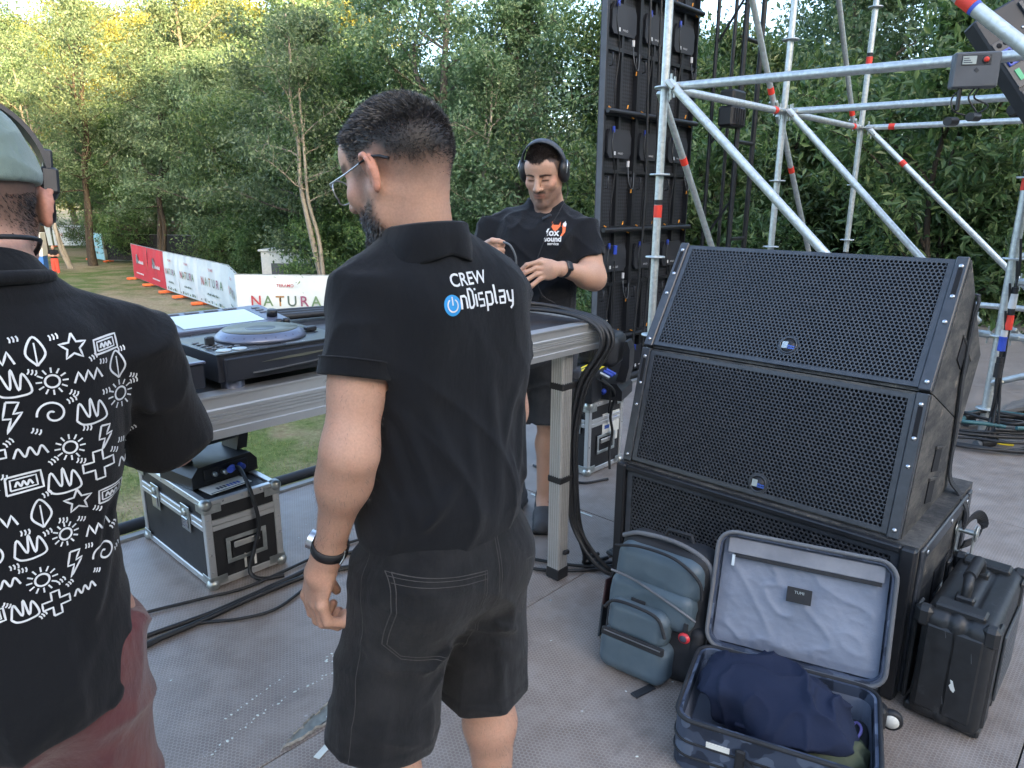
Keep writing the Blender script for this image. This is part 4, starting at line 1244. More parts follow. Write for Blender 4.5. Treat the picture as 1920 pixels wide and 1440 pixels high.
def build_clothes():
    T = thing('sweatshirt', 'crumpled navy sweatshirt lying in the open suitcase', 'sweatshirt', SUIT_C, SUIT_RZ)
    S = Sdf()
    S.el((-.03, .03, .175), (.185, .120, .080), k=.05); S.el((.05, -.03, .155), (.15, .11, .07), k=.05); S.el((-.10, .04, .15), (.11, .10, .05), k=.05)
    S.rc((.06, -.07, .13), (.14, -.04, .10), .045, .04, k=.03); S.rc((-.15, -.02, .11), (-.05, -.06, .11), .035, .04, k=.03)
    sdf_obj('cloth', S, .005, 'navy_sweat', T, lambda P: .016 - ridge((P + vnoise(P*7)[..., None]*.05)*9)*.022 - ridge((P + vnoise(P*9 + 3)[..., None]*.03)*17 + 4)*.010 - folds(P, [(-.15, .08, .19, .02, -.03, .22, .014, .016), (-.10, .10, .21, .10, .02, .21, .014, .016), (-.16, .0, .16, -.02, -.06, .17, .012, .014), (.02, -.04, .20, .14, -.06, .15, .012, .016), (.0, .09, .22, .13, .05, .18, .012, .012), (-.06, -.02, .22, -.04, -.08, .15, .012, .014), (.06, -.02, .21, .07, -.09, .14, .012, .014)]))
    MB().tube(catmull([(-.10, -.085, .125), (-.02, -.105, .135), (.06, -.118, .125), (.10, -.10, .10)], 6), .006, 8).build('hem_rib', 'navy_sweat', T)
    T = thing('folded_trousers', 'olive green cloth bunched up beside the navy sweatshirt', 'clothing', SUIT_C, SUIT_RZ)
    S = Sdf(); S.rc((.12, -.10, .10), (.19, -.02, .10), .05, .042, k=.03); S.rc((.00, -.14, .08), (.14, -.13, .08), .035, .04, k=.03); S.el((.16, -.08, .09), (.06, .06, .055), k=.03)
    sdf_obj('cloth', S, .006, 'olive_cloth', T, lambda P: .006 - ridge(P*16)*.014 - ridge(P*28 + 3)*.005)
    T = thing('packing_pouch', 'black pouch and cables tucked into the suitcase corner', 'pouch', SUIT_C, SUIT_RZ)
    S = Sdf(); S.bx((.06, -.10, .05), (.14, .05, .03), .02, k=.02); S.bx((.20, .06, .06), (.03, .07, .035), .02, k=.02)
    sdf_obj('pouch', S, .008, 'bag_dark', T, lambda P: -ridge(P*14)*.006)
    MB().tube(catmull([(.19, .0, .10), (.21, .05, .115), (.20, .10, .10), (.18, .06, .105)], 6), .004, 8).build('cord', mat('cord_violet', (.20, .16, .40), .5), T)
build_clothes()

def build_hard_case():
    T = thing('hard_case', 'scuffed black hard plastic case with carry handle standing at the right', 'case', sp(2.155, .185), SA)
    L, Th, Hh = .48, .215, .375        # x along e1, y along e2, z up; handle on top
    t = NT('case_plastic'); c = t.coord('Object'); n = t.noise(c, 30, 5); w = t.noise(c, 7, 8, .8)
    t.pbr(t.mix(t.ramp(w, [(.60, 0.), (.70, .55)]), t.ramp(n, [(.3, (.012, .013, .014)), (.7, (.022, .023, .025))]), (.10, .105, .11)), t.math('MULTIPLY_ADD', n, .3, .32)); t.bump(n, .2, .003)
    S = Sdf(); S.bx((L/2, .098, Hh/2), (L/2, .092, Hh/2-.012), .03, k=.01)
    sdf_obj('shell', S, .007, 'case_plastic', T, lambda P: .0045*(np.abs(np.abs(P[..., 1] - .10) - .022) < .005) - .004*(np.abs(np.abs(P[..., 1] - .10)) < .012))
    for x in (.055, L-.055, L/2): 
        for z in (.012,): MB().box((x-.03, .006, z-.01), (x+.03, Th-.012, z+.02), None, .006).build('foot_rib', 'case_plastic', T)
    for x in (.06, L-.06):
        MB().box((x-.028, .04, Hh-.020), (x+.028, Th-.045, Hh+.004), None, .006).build('latch', 'case_plastic', T)
        for y in (.0, Th-.012): MB().box((x-.034, y, Hh*.10), (x+.034, y+.012, Hh-.02), None, .006).build('rib', 'case_plastic', T)
    for x in (-.004, L-.012): 
        MB().box((x, .03, .05), (x+.016, Th-.04, Hh-.05), None, .006).build('end_rib', 'case_plastic', T)
    for (x, y) in ((.02, .02), (.02, Th-.03), (L-.02, .02), (L-.02, Th-.03)): MB().box((x-.022, y-.022, Hh-.07), (x+.022, y+.022, Hh-.006), None, .012).build('corner_bumper', 'case_plastic', T)
    h = MB().tube(catmull([(.13, .11, Hh-.01), (.14, .11, Hh+.035), (.18, .115, Hh+.052), (.28, .115, Hh+.052), (.32, .11, Hh+.035), (.33, .11, Hh-.01)], 6), .014, 10).build('handle', 'case_plastic', T)
    MB().tube([(.165, .114, Hh+.052), (.295, .114, Hh+.052)], .0175, 12).build('grip', 'rubber_black', h)
    for x in (.13, .33): MB().box((x-.018, .085, Hh-.018), (x+.018, .135, Hh+.006), None, .005).build('handle_mount', 'case_plastic', T)
    pl = MB().box((.16, -.0035, .06), (L-.05, .004, Hh-.10), None, .002).build('label_plate', mat('plate_grey', (.06, .065, .07), .4), T)
    for k in range(6): MB().box((.18, -.0045, .10+.025*k), (.30 + .04*(k % 3), -.0036, .107+.025*k)).build('label_print', 'button_grey', pl)
    MB().add([(-.0056, y, z) for y, z in ((.080, .140), (.088, .146), (.094, .158), (.090, .166), (.093, .178), (.086, .176), (.081, .160), (.077, .150))], [tuple(range(8))]).build('scuff', 'sticker_white', T)
    for (y, z, l) in ((.05, .25, .03), (.12, .30, .02), (.10, .09, .025)): MB().add([(-.0056, y, z), (-.0056, y+.002, z), (-.0056, y+.006, z+l), (-.0056, y+.005, z+l)], [(0, 1, 2, 3)]).build('scratch', 'button_grey', T)
build_hard_case()
# ------------------------------------------------------------------ ring-lock scaffold
def build_scaffold():
    T = thing('scaffold', 'galvanised steel scaffold of poles, ledgers and braces with red tape bands', 'scaffold', sp(3.95, 2.45), SA)
    O = sp(3.95, 2.45); Ri = Matrix.Rotation(-SA, 3, 'Z')
    def L(s, t, z): return Vector((s - 3.95, t - 2.45, z))
    r = .0242
    def rosette(p, parent):
        o = MB().lathe([(.026, -.005), (.060, -.005), (.062, 0), (.060, .005), (.026, .005)], 24, Matrix.Translation(p)).build('rosette', 'galvanised', parent)
        return o
    def band(a, b, f, parent, w=.045, m='tape_red', rr=r):
        a, b = Vector(a), Vector(b); d = (b - a).normalized(); c = a + (b - a)*f
        return MB().cyl(c - d*w/2, c + d*w/2, rr + .0018, 16).build('tape_band', m, parent)
    def standard(s, t, z0, z1, tapes=(), rr=r):
        p = MB().cyl(L(s, t, z0), L(s, t, z1), rr, 18).build('standard', 'galvanised', T)
        z = z0 + .16
        k = 0
        while z < z1:
            rosette(L(s, t, z), p); z += .5
        MB().box((s-3.95-.06, t-2.45-.06, z0-.012), (s-3.95+.06, t-2.45+.06, z0-.002)).build('base_plate', 'galvanised', p) if z0 > -.1 else None
        for zz in tapes:
            band(L(s, t, zz), L(s, t, zz+.1), 0, p, .075, 'tape_red', rr); band(L(s, t, zz+.055), L(s, t, zz+.1), 0, p, .03, 'tape_black', rr)
        return p
    def tube(nm, a, b, tapes=(), rr=r, head=True):
        a, b = Vector(a), Vector(b)
        p = MB().cyl(a, b, rr, 16).build(nm, 'galvanised', T)
        if head:
            d = (b - a).normalized()
            for e, dd in ((a, d), (b, -d)):
                q = frame(e + dd*.02, dd, (0, 0, 1) if abs(dd.z) < .9 else (1, 0, 0))
                w = MB().box((-.03, -.014, -.035), (.045, .014, .035), q, .006).build('wedge_head', 'zinc', p)
                MB().box((-.004, -.004, -.06), (.010, .004, .055), Matrix.Translation(e + dd*.015)).build('wedge', 'zinc', w)
        for f in tapes: band(a, b, f, p, .05, 'tape_red', rr)
        return p
    zA = 2.16
    tA, tB, tC = 2.45, 2.40, 2.36; sA, sB, sC = 3.95, 5.56, 7.17
    standard(sA, tA, .0, 4.6, (1.44,)); standard(sB, tB, .0, 5.0, (1.02,)); standard(sC, tC, .0, 5.4, (2.72, .98))
    standard(sB, .80, .0, 3.6, (1.62,), .028); standard(sC, .74, .0, 3.6)
    g = .05
    # ledgers
    tube('ledger', L(sA, tA-g, zA), L(sA+.02, tA-2.50, zA-.045)); tube('ledger', L(sB, tB-g, zA), L(sB, .80+g, zA-.02)); tube('ledger', L(sC, tC-g, zA), L(sC, .74+g, zA-.02), (.14,))
    tube('ledger', L(sB, .80-g, zA), L(sB, -.85, zA-.03)); tube('ledger', L(sC, .74-g, zA), L(sC, -.9, zA-.03))
    tube('ledger', L(sA+g, tA, zA), L(sB-g, tB, zA), (.93,)); tube('ledger', L(sB+g, tB, zA), L(sC-g, tC, zA), (.90,))
    tube('ledger', L(sB+g, .80, 1.16), L(sC-g, .74, 1.16)); tube('ledger', L(sB, tB-g, .66), L(sB, .80+g, .66)); tube('ledger', L(sB, .80-g, .66), L(sB, -.85, .66)); tube('ledger', L(sA+g, tA, .66), L(sB-g, tB, .66))
    tube('ledger', L(sB-.04, .80-g, 1.02), L(sB-.04, -.9, .95)); tube('ledger', L(sC, tC-g, .66), L(sC, .74+g, .66)); tube('ledger', L(sC, .74-g, 1.16), L(sC, -.9, 1.16))
    # braces
    tube('brace', L(sA-.05, tA-.06, zA+.02), L(sA-.05, tA-1.50, .83)); tube('brace', L(sB-.05, tB-.06, zA), L(sB-.05, .92, .74), (.965,)); tube('brace', L(sC-.05, tC-.10, zA-.03), L(sC-.05, .86, .80), (.22,))
    tube('brace', L(sA+.05, tA+.05, zA-.02), L(sB-.08, tB+.05, .22), (.20,), .0212); tube('brace', L(sB+.05, tB+.05, zA-.02), L(sC-.08, tC+.05, .22), (.20,), .0212)
    tube('brace', L(sB-.05, tB+.05, zA+.02), L(sA+.08, tA+.05, 4.2), (.06,), .0212); tube('brace', L(sC-.05, tC+.05, zA+.02), L(sB+.08, tB+.05, 4.3), (.05,), .0212)
    tube('brace', L(sB+.05, .80-.05, .70), L(sC-.05, .70, .30), (), .0212); tube('brace', L(sB-.05, .78, .35), L(sB-.05, -.8, 1.1), (), .0212)
    return T
build_scaffold()

def top_brace():
    a, b = gp(1770, -30, Y=3.05), gp(1990, 142, Y=2.75)
    T = thing('scaffold_brace', 'thick galvanised tube with a red band crossing the top corner', 'scaffold tube', a)
    MB().cyl((0, 0, 0), b - a, .0265, 18).build('tube', 'galvanised', T)
    d = (b - a).normalized(); k = .21*(b-a).length
    MB().cyl(d*(k-.03), d*(k+.03), .0285, 18).build('tape_band', 'tape_red', T); MB().cyl(d*(k+.031), d*(k+.045), .0282, 18).build('tape_band', mat('tape_blue', (.05, .10, .5), .5), T)
top_brace()

def control_box():
    a = gp(1828, 132, Y=3.42)
    T = thing('controller_box', 'grey plastic controller with small display and red knob on a scaffold ledger', 'control box', a, R(-14))
    T.scale = (.88, .88, .88)
    MB().box((-.105, -.025, -.085), (.105, .040, .085), None, .008).build('housing', mat('box_grey', (.085, .092, .105), .5), T)
    MB().box((-.075, -.0275, .020), (.060, -.0245, .070), None, .002).build('display_bezel', mat('box_dark', (.035, .038, .045), .4), T)
    d = MB().box((-.070, -.0290, .026), (-.008, -.0278, .064)).build('display', mat('lcd', (.42, .47, .45), .3), T)
    for k in range(3): MB().box((-.066, -.0298, .032 + .010*k), (-.026 - .008*k, -.0292, .036 + .010*k)).build('display_line', 'ink_dark', d)
    MB().lathe([(.001, .012), (.010, .011), (.013, .002), (.016, 0)], 18, Matrix.Translation((.036, -.027, .046)) @ Matrix.Rotation(math.pi/2, 4, 'X')).build('knob', 'tape_red', T)
    MB().lathe([(.016, .003), (.020, .002), (.021, 0)], 18, Matrix.Translation((.036, -.027, .046)) @ Matrix.Rotation(math.pi/2, 4, 'X')).build('knob_ring', 'plastic_black', T)
    MB().box((-.010, -.0275, -.01), (.012, -.0255, .005), Matrix.Rotation(R(45), 4, 'Y')).build('emblem', 'box_dark', T)
    MB().box((.045, -.0265, -.074), (.090, -.0252, -.068)).build('lettering', 'button_grey', T)
    MB().box((-.03, .041, -.06), (.03, .075, .06), None, .004).build('clamp', 'plastic_black', T)
    for k, (x, z) in enumerate(((-.07, -.19), (.015, -.20), (.045, -.17))):
        MB().tube(catmull([(x*.7, 0, -.085), (x*.9 - .02, .01, -.13), (x + .02*k, .0, z), (.0 + .02*k, .02, -.215)], 6), .0045 if k else .004, 8).build('cable', 'cable_black', T)
    MB().cyl((-.055, .0, -.083), (-.055, .0, -.19), .010, 10).build('hanging_rod', 'plastic_black', T)
    for x, z in ((-.10, -.245), (.0, -.225)): MB().cyl((x, -.03, z), (x+.055, .03, z+.004), .022, 14).build('clamp_knob', 'plastic_black', T)
control_box()
def spare_clamp():
    T = thing('pipe_clamp', 'black pipe clamp with round knob on the second ledger at the edge', 'clamp', gp(1900, 207, Y=5.0), SA)
    MB().cyl((-.05, 0, 0), (.03, 0, 0), .032, 16).build('knob', 'plastic_black', T)
    MB().box((.03, -.03, -.035), (.12, .03, .035), None, .008).build('jaw', 'plastic_black', T)
spare_clamp()

def flown_cabinet():
    """corner of a flown cabinet, rear connector plates facing us"""
    A, B = gp(1822, 38, Y=3.95), gp(1925, 196, Y=3.80)
    T = thing('flown_cabinet', 'tilted black flown cabinet with blue connector plates at the top edge', 'loudspeaker', A)
    M = frame((0, 0, 0), B - A, Vector((.80, .1, .55)))
    M = M @ Matrix.Translation((.76, .55, 0))
    MB().box((-.75, -.55, -.10), (.75, .75, 0), M, .01).build('cabinet', mat('cab_dark', (.022, .024, .029), .5, vary=.2), T)
    for k in range(5): MB().box((-.72, -.32 + .22*k, .001), (.72, -.30 + .22*k, .012), M, .002).build('panel_rib', 'grille_paint', T)
    for x in (-.50, -.22):
        p = MB().box((x-.10, -.54, .001), (x+.16, -.42, .006), M, .002).build('connector_plate', mat('plate_dark', (.05, .053, .06), .45), T)
        b = MB().box((x-.045, -.525, .006), (x+.045, -.455, .016), M, .002).build('connector_block', 'plug_blue', p)
        for i in range(3):
            for j in range(3): MB().lathe([(.001, .003), (.007, .002), (.008, 0)], 10, M @ Matrix.Translation((x-.028 + .028*i, -.512 + .022*j, .016))).build('socket', 'foam_black', b)
        for i in range(2): MB().lathe([(.001, .004), (.012, .003), (.014, 0)], 12, M @ Matrix.Translation((x-.075, -.51 + .035*i, .006))).build('socket', 'foam_black', p)
        MB().box((x+.07, -.515, .006), (x+.13, -.49, .010), M).build('green_tag', mat('tag_green', (.10, .45, .22), .5), p)
    for k in range(6): MB().lathe([(.001, .004), (.008, .003), (.009, 0)], 8, M @ Matrix.Translation((-.6 + .24*k, -.36, .001))).build('bolt', 'steel', T)
flown_cabinet()

# ------------------------------------------------------------------ LED wall seen from behind
def led_material():
    t = NT('led_back'); c = t.coord('Object')
    ch = t.new('TexChecker'); ch.inputs['Scale'].default_value = 46; t.l.new(t.new('Mapping').outputs[0], ch.inputs[0])
    mp = [n for n in t.n if n.bl_idname == 'ShaderNodeMapping'][0]; t.l.new(c, mp.inputs[0]); mp.inputs['Rotation'].default_value = (0, R(45), 0); mp.inputs['Scale'].default_value = (1, 0, 1)
    t.pbr(t.mix(ch.outputs[1], (.007, .008, .011), (.024, .027, .034)), .55)
led_material()
mat('latch_orange', (.75, .30, .03), .5)
def build_led():
    T = thing('led_wall', 'tall black LED video wall seen from behind with orange latches and power boxes', 'LED wall', sp(5.24, 3.83, GROUND), SA)
    z00 = -.75 - GROUND
    def panel():
        m = MB()
        m.box((.0, 0, 0), (.022, .07, 1.0)); m.box((.478, 0, 0), (.4985, .07, 1.0)); m.box((.022, 0, 0), (.478, .07, .03)); m.box((.022, 0, .968), (.478, .07, .998)); m.box((.235, .012, .03), (.265, .06, .968))
        m.box((.022, .012, .49), (.235, .05, .52)); m.box((.265, .012, .49), (.478, .05, .52))
        p = m.build('panel', 'plastic_black', T)
        MB().box((.022, .050, .03), (.478, .066, .968)).build('module_back', 'led_back', p)
        b = MB().prism([(.10, .62), (.40, .62), (.43, .66), (.43, .80), (.40, .86), (.10, .86), (.07, .80), (.07, .66)], .004, .035).build('power_box', mat('power_box', (.024, .026, .032), .5), p)
        MB().box((.17, .0015, .645), (.19, .0035, .675)).build('box_mark', 'print_white', p)
        text_obj('box_lettering', 'INFILED', .022, 'print_white', p, Matrix.Translation((.265, .0025, .66)) @ Matrix.Rotation(math.pi/2, 4, 'X'))
        for x in (.05, .40): 
            MB().tube([(x, .0, .36), (x, -.03, .36), (x, -.03, .46), (x, .0, .46)], .007, 8).build('handle', 'plastic_black', p)
        for (x, z, a) in ((.06, .03, 20), (.33, .055, -70), (.42, .97, 15), (.44, .34, 100)):
            MB().box((-.017, -.010, -.005), (.017, 0, .005), Matrix.Translation((x, -.004, z)) @ Matrix.Rotation(R(a), 4, 'Y'), .002).build('latch', 'latch_orange', p)
        for (x, z) in ((.13, .88), (.37, .60)):
            MB().cyl((x, -.012, z), (x, -.012, z-.05), .013, 10).build('plug', 'plug_blue' if x < .2 else 'plug_white', p)
        MB().tube(catmull([(.13, -.012, .86), (.06, -.05, .70), (.13, -.04, .50), (.10, -.03, .2), (.12, -.02, .02)], 6), .006, 6).build('jumper_cable', 'cable_black', p)
        MB().tube(catmull([(.37, -.012, .56), (.34, -.05, .42), (.42, -.04, .36), (.46, -.02, .50)], 6), .004, 6).build('jumper_cable', 'cable_grey', p)
        return p
    base = panel()
    first = True
    for r_ in range(6):
        for c_ in range(3):
            p = base if first else copy_tree(base, T)
            first = False
            p.location = (c_*.5, 0, z00 + r_*1.0)
    for r_ in range(7):
        MB().tube([(0, -.035, z00 + r_*1.0), (1.5, -.035, z00 + r_*1.0)], .022, 10).build('cross_bar', 'plastic_black', T)
    MB().box((-.010, .0, 0), (-.001, .055, z00 + 6), None, .002).build('edge_profile', mat('edge_grey', (.075, .08, .095), .5), T)
    for x in (.1, 1.4): MB().box((x-.1, -.6, 0), (x+.1, .3, .08)).build('base_beam', 'plastic_black', T); MB().box((x-.03, -.03, .08), (x+.03, .03, z00)).build('post', 'plastic_black', T)
    for x, zz in ((.45, 0), (.62, 0)): MB().tube(catmull([(x, -.09, z00 + 6), (x+.03, -.10, z00 + 3.6), (x+.09, -.10, z00 + 2.2), (x-.04, -.12, z00 + .3), (x-.08, -.2, .3)], 8), .011, 8).build('feeder_cable', 'cable_black', T)
    MB().cyl((.20, -.03, z00+1.86), (.20, -.03, z00+1.78), .018, 12).build('breakout_plug', 'plug_blue', T); MB().tube([(.20, -.03, z00+1.72), (.20, -.04, z00+.4)], .009, 8).build('feeder_cable', 'cable_black', T)
build_led()

def build_ladder_truss():
    T = thing('ladder_truss', 'slim black ladder truss standing behind the scaffold', 'truss', Vector((2.1, 7.05, GROUND)), SA)
    for x in (0, .34): MB().cyl((x, 0, 0), (x, 0, 8.0), .025, 12).build('chord', 'truss_black', T)
    for x in (0, .34): MB().cyl((x, .28, 0), (x, .28, 8.0), .018, 10).build('chord', 'truss_black', T)
    for k in range(9): MB().cyl((.02, 0, .55 + .9*k), (.32, 0, .55 + .9*k), .018, 10).build('rung', 'truss_black', T); MB().cyl((0, .02, .9 + .9*k), (0, .26, .55 + .9*k), .012, 8).build('lacing', 'truss_black', T)
    MB().box((-.2, -.2, 0), (.55, .5, .02)).build('base_plate', 'truss_black', T)
mat('truss_black', (.03, .032, .036), .35, .5)
build_ladder_truss()
def truss_lamp():
    T = thing('floodlight', 'black floodlight clamped between the uprights of the ladder truss', 'stage light', gp(1368, 205, Y=7.0), SA)
    MB().box((-.13, -.10, -.16), (.15, .05, .02), None, .02).build('housing', 'plastic_black', T); MB().box((-.13, -.10, .04), (.12, .05, .16), None, .02).build('housing', 'plastic_black', T)
    for k in range(5): MB().box((-.10 + .045*k, -.106, -.14), (-.085 + .045*k, -.10, 0)).build('fin', 'foam_black', T)
truss_lamp()
# ------------------------------------------------------------------ fence panels on the grass
def banner_mat(name, c):
    t = NT(name); k = t.coord('Object'); n = t.noise(k, 1.6, 4)
    t.pbr(t.mix(1., c, t.ramp(n, [(.3, .90), (.7, 1.06)]), 'MULTIPLY'), .6, spec=.3); t.bump(t.noise(k, 3.5, 3), .3, .03)
banner_mat('banner_white', (.62, .68, .70)); banner_mat('banner_red', (.60, .035, .055)); banner_mat('banner_sky', (.34, .62, .70)); banner_mat('banner_black', (.015, .016, .018)); banner_mat('banner_orange', (.55, .30, .14))
mat('fence_steel', (.38, .40, .40), .5, .6); mat('foot_orange', (.75, .16, .05), .8)
cols = [('letter_a', (.42, .06, .07)), ('letter_b', (.13, .22, .12)), ('letter_c', (.36, .20, .08)), ('letter_d', (.10, .14, .12)), ('letter_e', (.27, .08, .15)), ('letter_f', (.14, .24, .13))]
for n_, c_ in cols: mat(n_, c_, .6)
def fence(a, b, label, kind, hgt=2.0, group='banner fence panels on the grass'):
    a, b = Vector(a), Vector(b); d = b - a; L = d.length
    T = thing('fence_panel', label, 'fence', a, math.atan2(d.y, d.x), group)
    f = MB()
    for x in (0, L): f.tube([(x, 0, .08), (x, 0, hgt)], .021, 8)
    for z in (.15, hgt): f.tube([(0, 0, z), (L, 0, z)], .018, 8)
    f.build('fence_frame', 'fence_steel', T)
    N, K = 24, 12; V = []; g = np.random.default_rng(abs(hash(label)) % 1000 if False else int(L*1000) % 997)
    ph = g.random(3)*6
    for j in range(K+1):
        for i in range(N+1):
            u, v = i/N, j/K
            y = -.03 + .030*math.sin(u*9 + ph[0] + v*2)*math.sin(v*3.1) + .022*math.sin(u*17 + ph[1])*v - .02*math.sin(v*3.1)
            V.append((u*L, y, .16 + v*(hgt-.17)))
    m = {'w': 'banner_white', 'r': 'banner_red', 's': 'banner_sky', 'k': 'banner_black'}[kind[0]]
    bn = MB().add(V, [(j*(N+1)+i, j*(N+1)+i+1, (j+1)*(N+1)+i+1, (j+1)*(N+1)+i) for j in range(K) for i in range(N)], True).build('banner', m, T)
    def txt(s, size, x, z, mm): return text_obj('lettering', s, size, mm, bn, Matrix.Translation((x, -.10, z)) @ Matrix.Rotation(math.pi/2, 4, 'X'), 'CENTER', size*.012)
    if kind == 'w':
        txt('TERAMO', .15, L/2, hgt*.82, 'letter_a')
        for k, ch in enumerate('NATURA'): txt(ch, min(.50, L*.17), L*(.20 + .120*k), hgt*.55, cols[k][0])
        for k in range(9): MB().box((L*(.32 + .04*k), -.102, hgt*.29), (L*(.32 + .04*k) + L*(.020 + .010*(k % 3)), -.099, hgt*.29 + .06 + .03*(k % 2))).build('small_print', 'letter_d', bn)
        for k in range(7): MB().box((L*(.10 + .12*k), -.102, hgt*.13), (L*(.10 + .12*k) + .10 + .05*(k % 3), -.099, hgt*.13 + .07 + .05*((k*3) % 2))).build('sponsor_mark', 'letter_d' if k % 2 else 'letter_b', bn)
    elif kind == 'r':
        for k in range(5): MB().lathe([(.001, 0), (.15, 0)], 12, Matrix.Translation((L*.42 + .16*math.cos(k*1.9), -.10, hgt*.62 + .15*math.sin(k*1.9))) @ Matrix.Rotation(math.pi/2, 4, 'X')).build('emblem', 'print_white', bn)
        for k in range(6): MB().box((L*(.50 + .05*k), -.102, hgt*.52), (L*(.50 + .05*k) + L*.035, -.099, hgt*.52 + .12 + .05*(k % 2))).build('small_print', 'print_white', bn)
        for k in range(10): MB().box((L*(.30 + .045*k), -.102, hgt*.23), (L*(.30 + .045*k) + L*.03, -.099, hgt*.23 + .07)).build('small_print', 'print_white', bn)
    elif kind == 's':
        for k in range(12): MB().box((L*(.22 + .15*(k % 4)), -.102, hgt*(.28 + .2*(k//4))), (L*(.22 + .15*(k % 4)) + L*.11, -.099, hgt*(.28 + .2*(k//4)) + .14)).build('small_print', 'letter_d' if k % 3 else 'print_white', bn)
    for x in (.0,): MB().box((x-.12, -.42, 0), (x+.12, .42, .13), None, .03).build('foot', 'foot_orange', T)
    return T
G = GROUND
P = [(-21.5, 40.6), (-19.1, 37.6), (-16.9, 34.8), (-15.4, 33.0), (-13.6, 30.9), (-11.0, 27.7), (-9.55, 24.7)]
nm = ['red banner fence panel at the far end of the near row', 'red banner fence panel next to the white ones', 'narrow white banner fence panel beside the red ones', 'white banner fence panel second after the red ones', 'white banner fence panel third after the red ones', 'creased white banner fence panel turning the corner']
for k in range(6): fence((*P[k], G), (*P[k+1], G), nm[k], 'rrwwww'[k])
fence((-9.45, 24.3, G), (-6.0, 24.2, G), 'wide white banner fence panel facing us behind the players', 'w')
fence((-5.7, 24.2, G), (-2.4, 24.0, G), 'white banner fence panel hidden mostly by the person in the polo', 'w')
fence((2.0, 19.6, G), (5.2, 18.8, G), 'pale blue banner fence panel between the table and the LED wall', 's')
fence((-46.6, 67.2, G), (-43.0, 67.4, G), 'distant white banner fence panel behind the leaning tree', 'w', group='distant banner fence panels')
fence((-42.8, 67.4, G), (-39.3, 67.6, G), 'distant white banner fence panel beside the blue one', 'w', group='distant banner fence panels')
fence((-31.4, 53.6, G), (-29.3, 51.6, G), 'distant pale blue banner fence panel before the black screen', 's', group='distant banner fence panels')
fence((-29.2, 51.8, G), (-22.0, 50.2, G), 'long black mesh fence panel in the distance', 'k', group='distant banner fence panels')
def marker_post():
    T = thing('marker_post', 'red and white striped post at the end of the white banner', 'post', Vector((-5.82, 23.9, G)))
    for k in range(7): MB().box((-.07, -.05, .25 + .25*k), (.07, .05, .25 + .25*(k+1)), None, .004).build('stripe', 'tape_red' if k % 2 else 'print_white', T)
    MB().box((-.2, -.2, 0), (.2, .2, .25), None, .03).build('foot', 'foot_orange', T)
marker_post()
def kiosk(name, label, cat, loc, w, d, h, m, rz=0.):
    T = thing(name, label, cat, loc, rz)
    MB().box((0, 0, 0), (w, d, h), None, .03).build('body', m, T)
    MB().box((-.08, -.08, h), (w+.08, d+.08, h+.09), None, .02).build('lid', 'sticker_white', T)
    MB().box((w*.15, -.02, h*.35), (w*.85, -.001, h*.8)).build('panel', 'button_grey', T)
kiosk('equipment_cabin', 'pale flat roofed cabin behind the white banner fence', 'cabin', Vector((-10.6, 30.2, G)), 3.0, 2.2, 2.35, 'sticker_white', R(-8))
def drinks_stand():
    T = thing('drinks_stand', 'blue and white stand beside the distant person', 'stand', Vector((-29.9, 43.6, G)), R(15))
    MB().box((0, 0, 0), (1.2, .8, 1.0), None, .02).build('counter', mat('stand_blue', (.04, .16, .5), .5), T)
    MB().box((-.05, -.05, 1.0), (1.25, .85, 2.4), None, .02).build('upper', 'sticker_white', T); MB().box((.1, -.07, 1.2), (1.1, -.051, 2.0)).build('sign', mat('stand_red', (.6, .08, .06), .5), T)
drinks_stand()
def low_building():
    T = thing('shed', 'low brown shed behind the distant blue banner', 'shed', Vector((-36.2, 66, G)), R(-12))
    MB().box((0, 0, 0), (5, 4, 2.1)).build('wall', mat('shed_brown', (.16, .11, .09), .8), T); MB().box((-.3, -.3, 2.1), (5.3, 4.3, 2.35)).build('roof', mat('shed_roof', (.22, .15, .12), .8), T)
low_building()
# ------------------------------------------------------------------ woodland
def leaf_mat(name, c0, c1, c2):
    t = NT(name)
    g = t.new('NewGeometry'); oi = t.new('ObjectInfo')
    r = g.outputs['Random Per Island']
    col = t.ramp(r, [(0., c0), (.55, c1), (1., c2)])
    hv = t.new('HueSaturation'); t.l.new(col, hv.inputs['Color'])
    t.l.new(t.math('MULTIPLY_ADD', oi.outputs['Random'], .035, .485), hv.inputs['Hue'])
    t.l.new(t.math('MULTIPLY_ADD', oi.outputs['Random'], .40, 1.12), hv.inputs['Value'])
    t.pbr(hv.outputs[0], .42, spec=.45)
    tr = t.new('BsdfTranslucent'); t.l.new(t.mix(1., hv.outputs[0], (1.08, 1.2, .68), 'MULTIPLY'), tr.inputs[0])
    mx = t.new('MixShader'); mx.inputs[0].default_value = .36
    t.l.new(t.b.outputs[0], mx.inputs[1]); t.l.new(tr.outputs[0], mx.inputs[2]); t.l.new(mx.outputs[0], t.o.inputs[0])
leaf_mat('leaf_green', (.046, .090, .032), (.082, .140, .052), (.135, .20, .078))
leaf_mat('leaf_grey', (.062, .105, .058), (.098, .148, .084), (.155, .205, .125))
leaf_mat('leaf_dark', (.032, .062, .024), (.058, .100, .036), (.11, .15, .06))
leaf_mat('leaf_sunlit', (.10, .125, .032), (.16, .165, .042), (.24, .21, .055))  # yellow base holds part of the sunlight on the far trees
leaf_mat('leaf_shrub', (.040, .075, .030), (.075, .125, .048), (.16, .20, .085))
def bark(name, a, b):
    t = NT(name); c = t.coord('Object', (6, 6, 1.2)); n = t.noise(c, 3, 7, .7)
    t.pbr(t.ramp(n, [(.3, a), (.7, b)]), .9, spec=.15); t.bump(n, .6, .03)
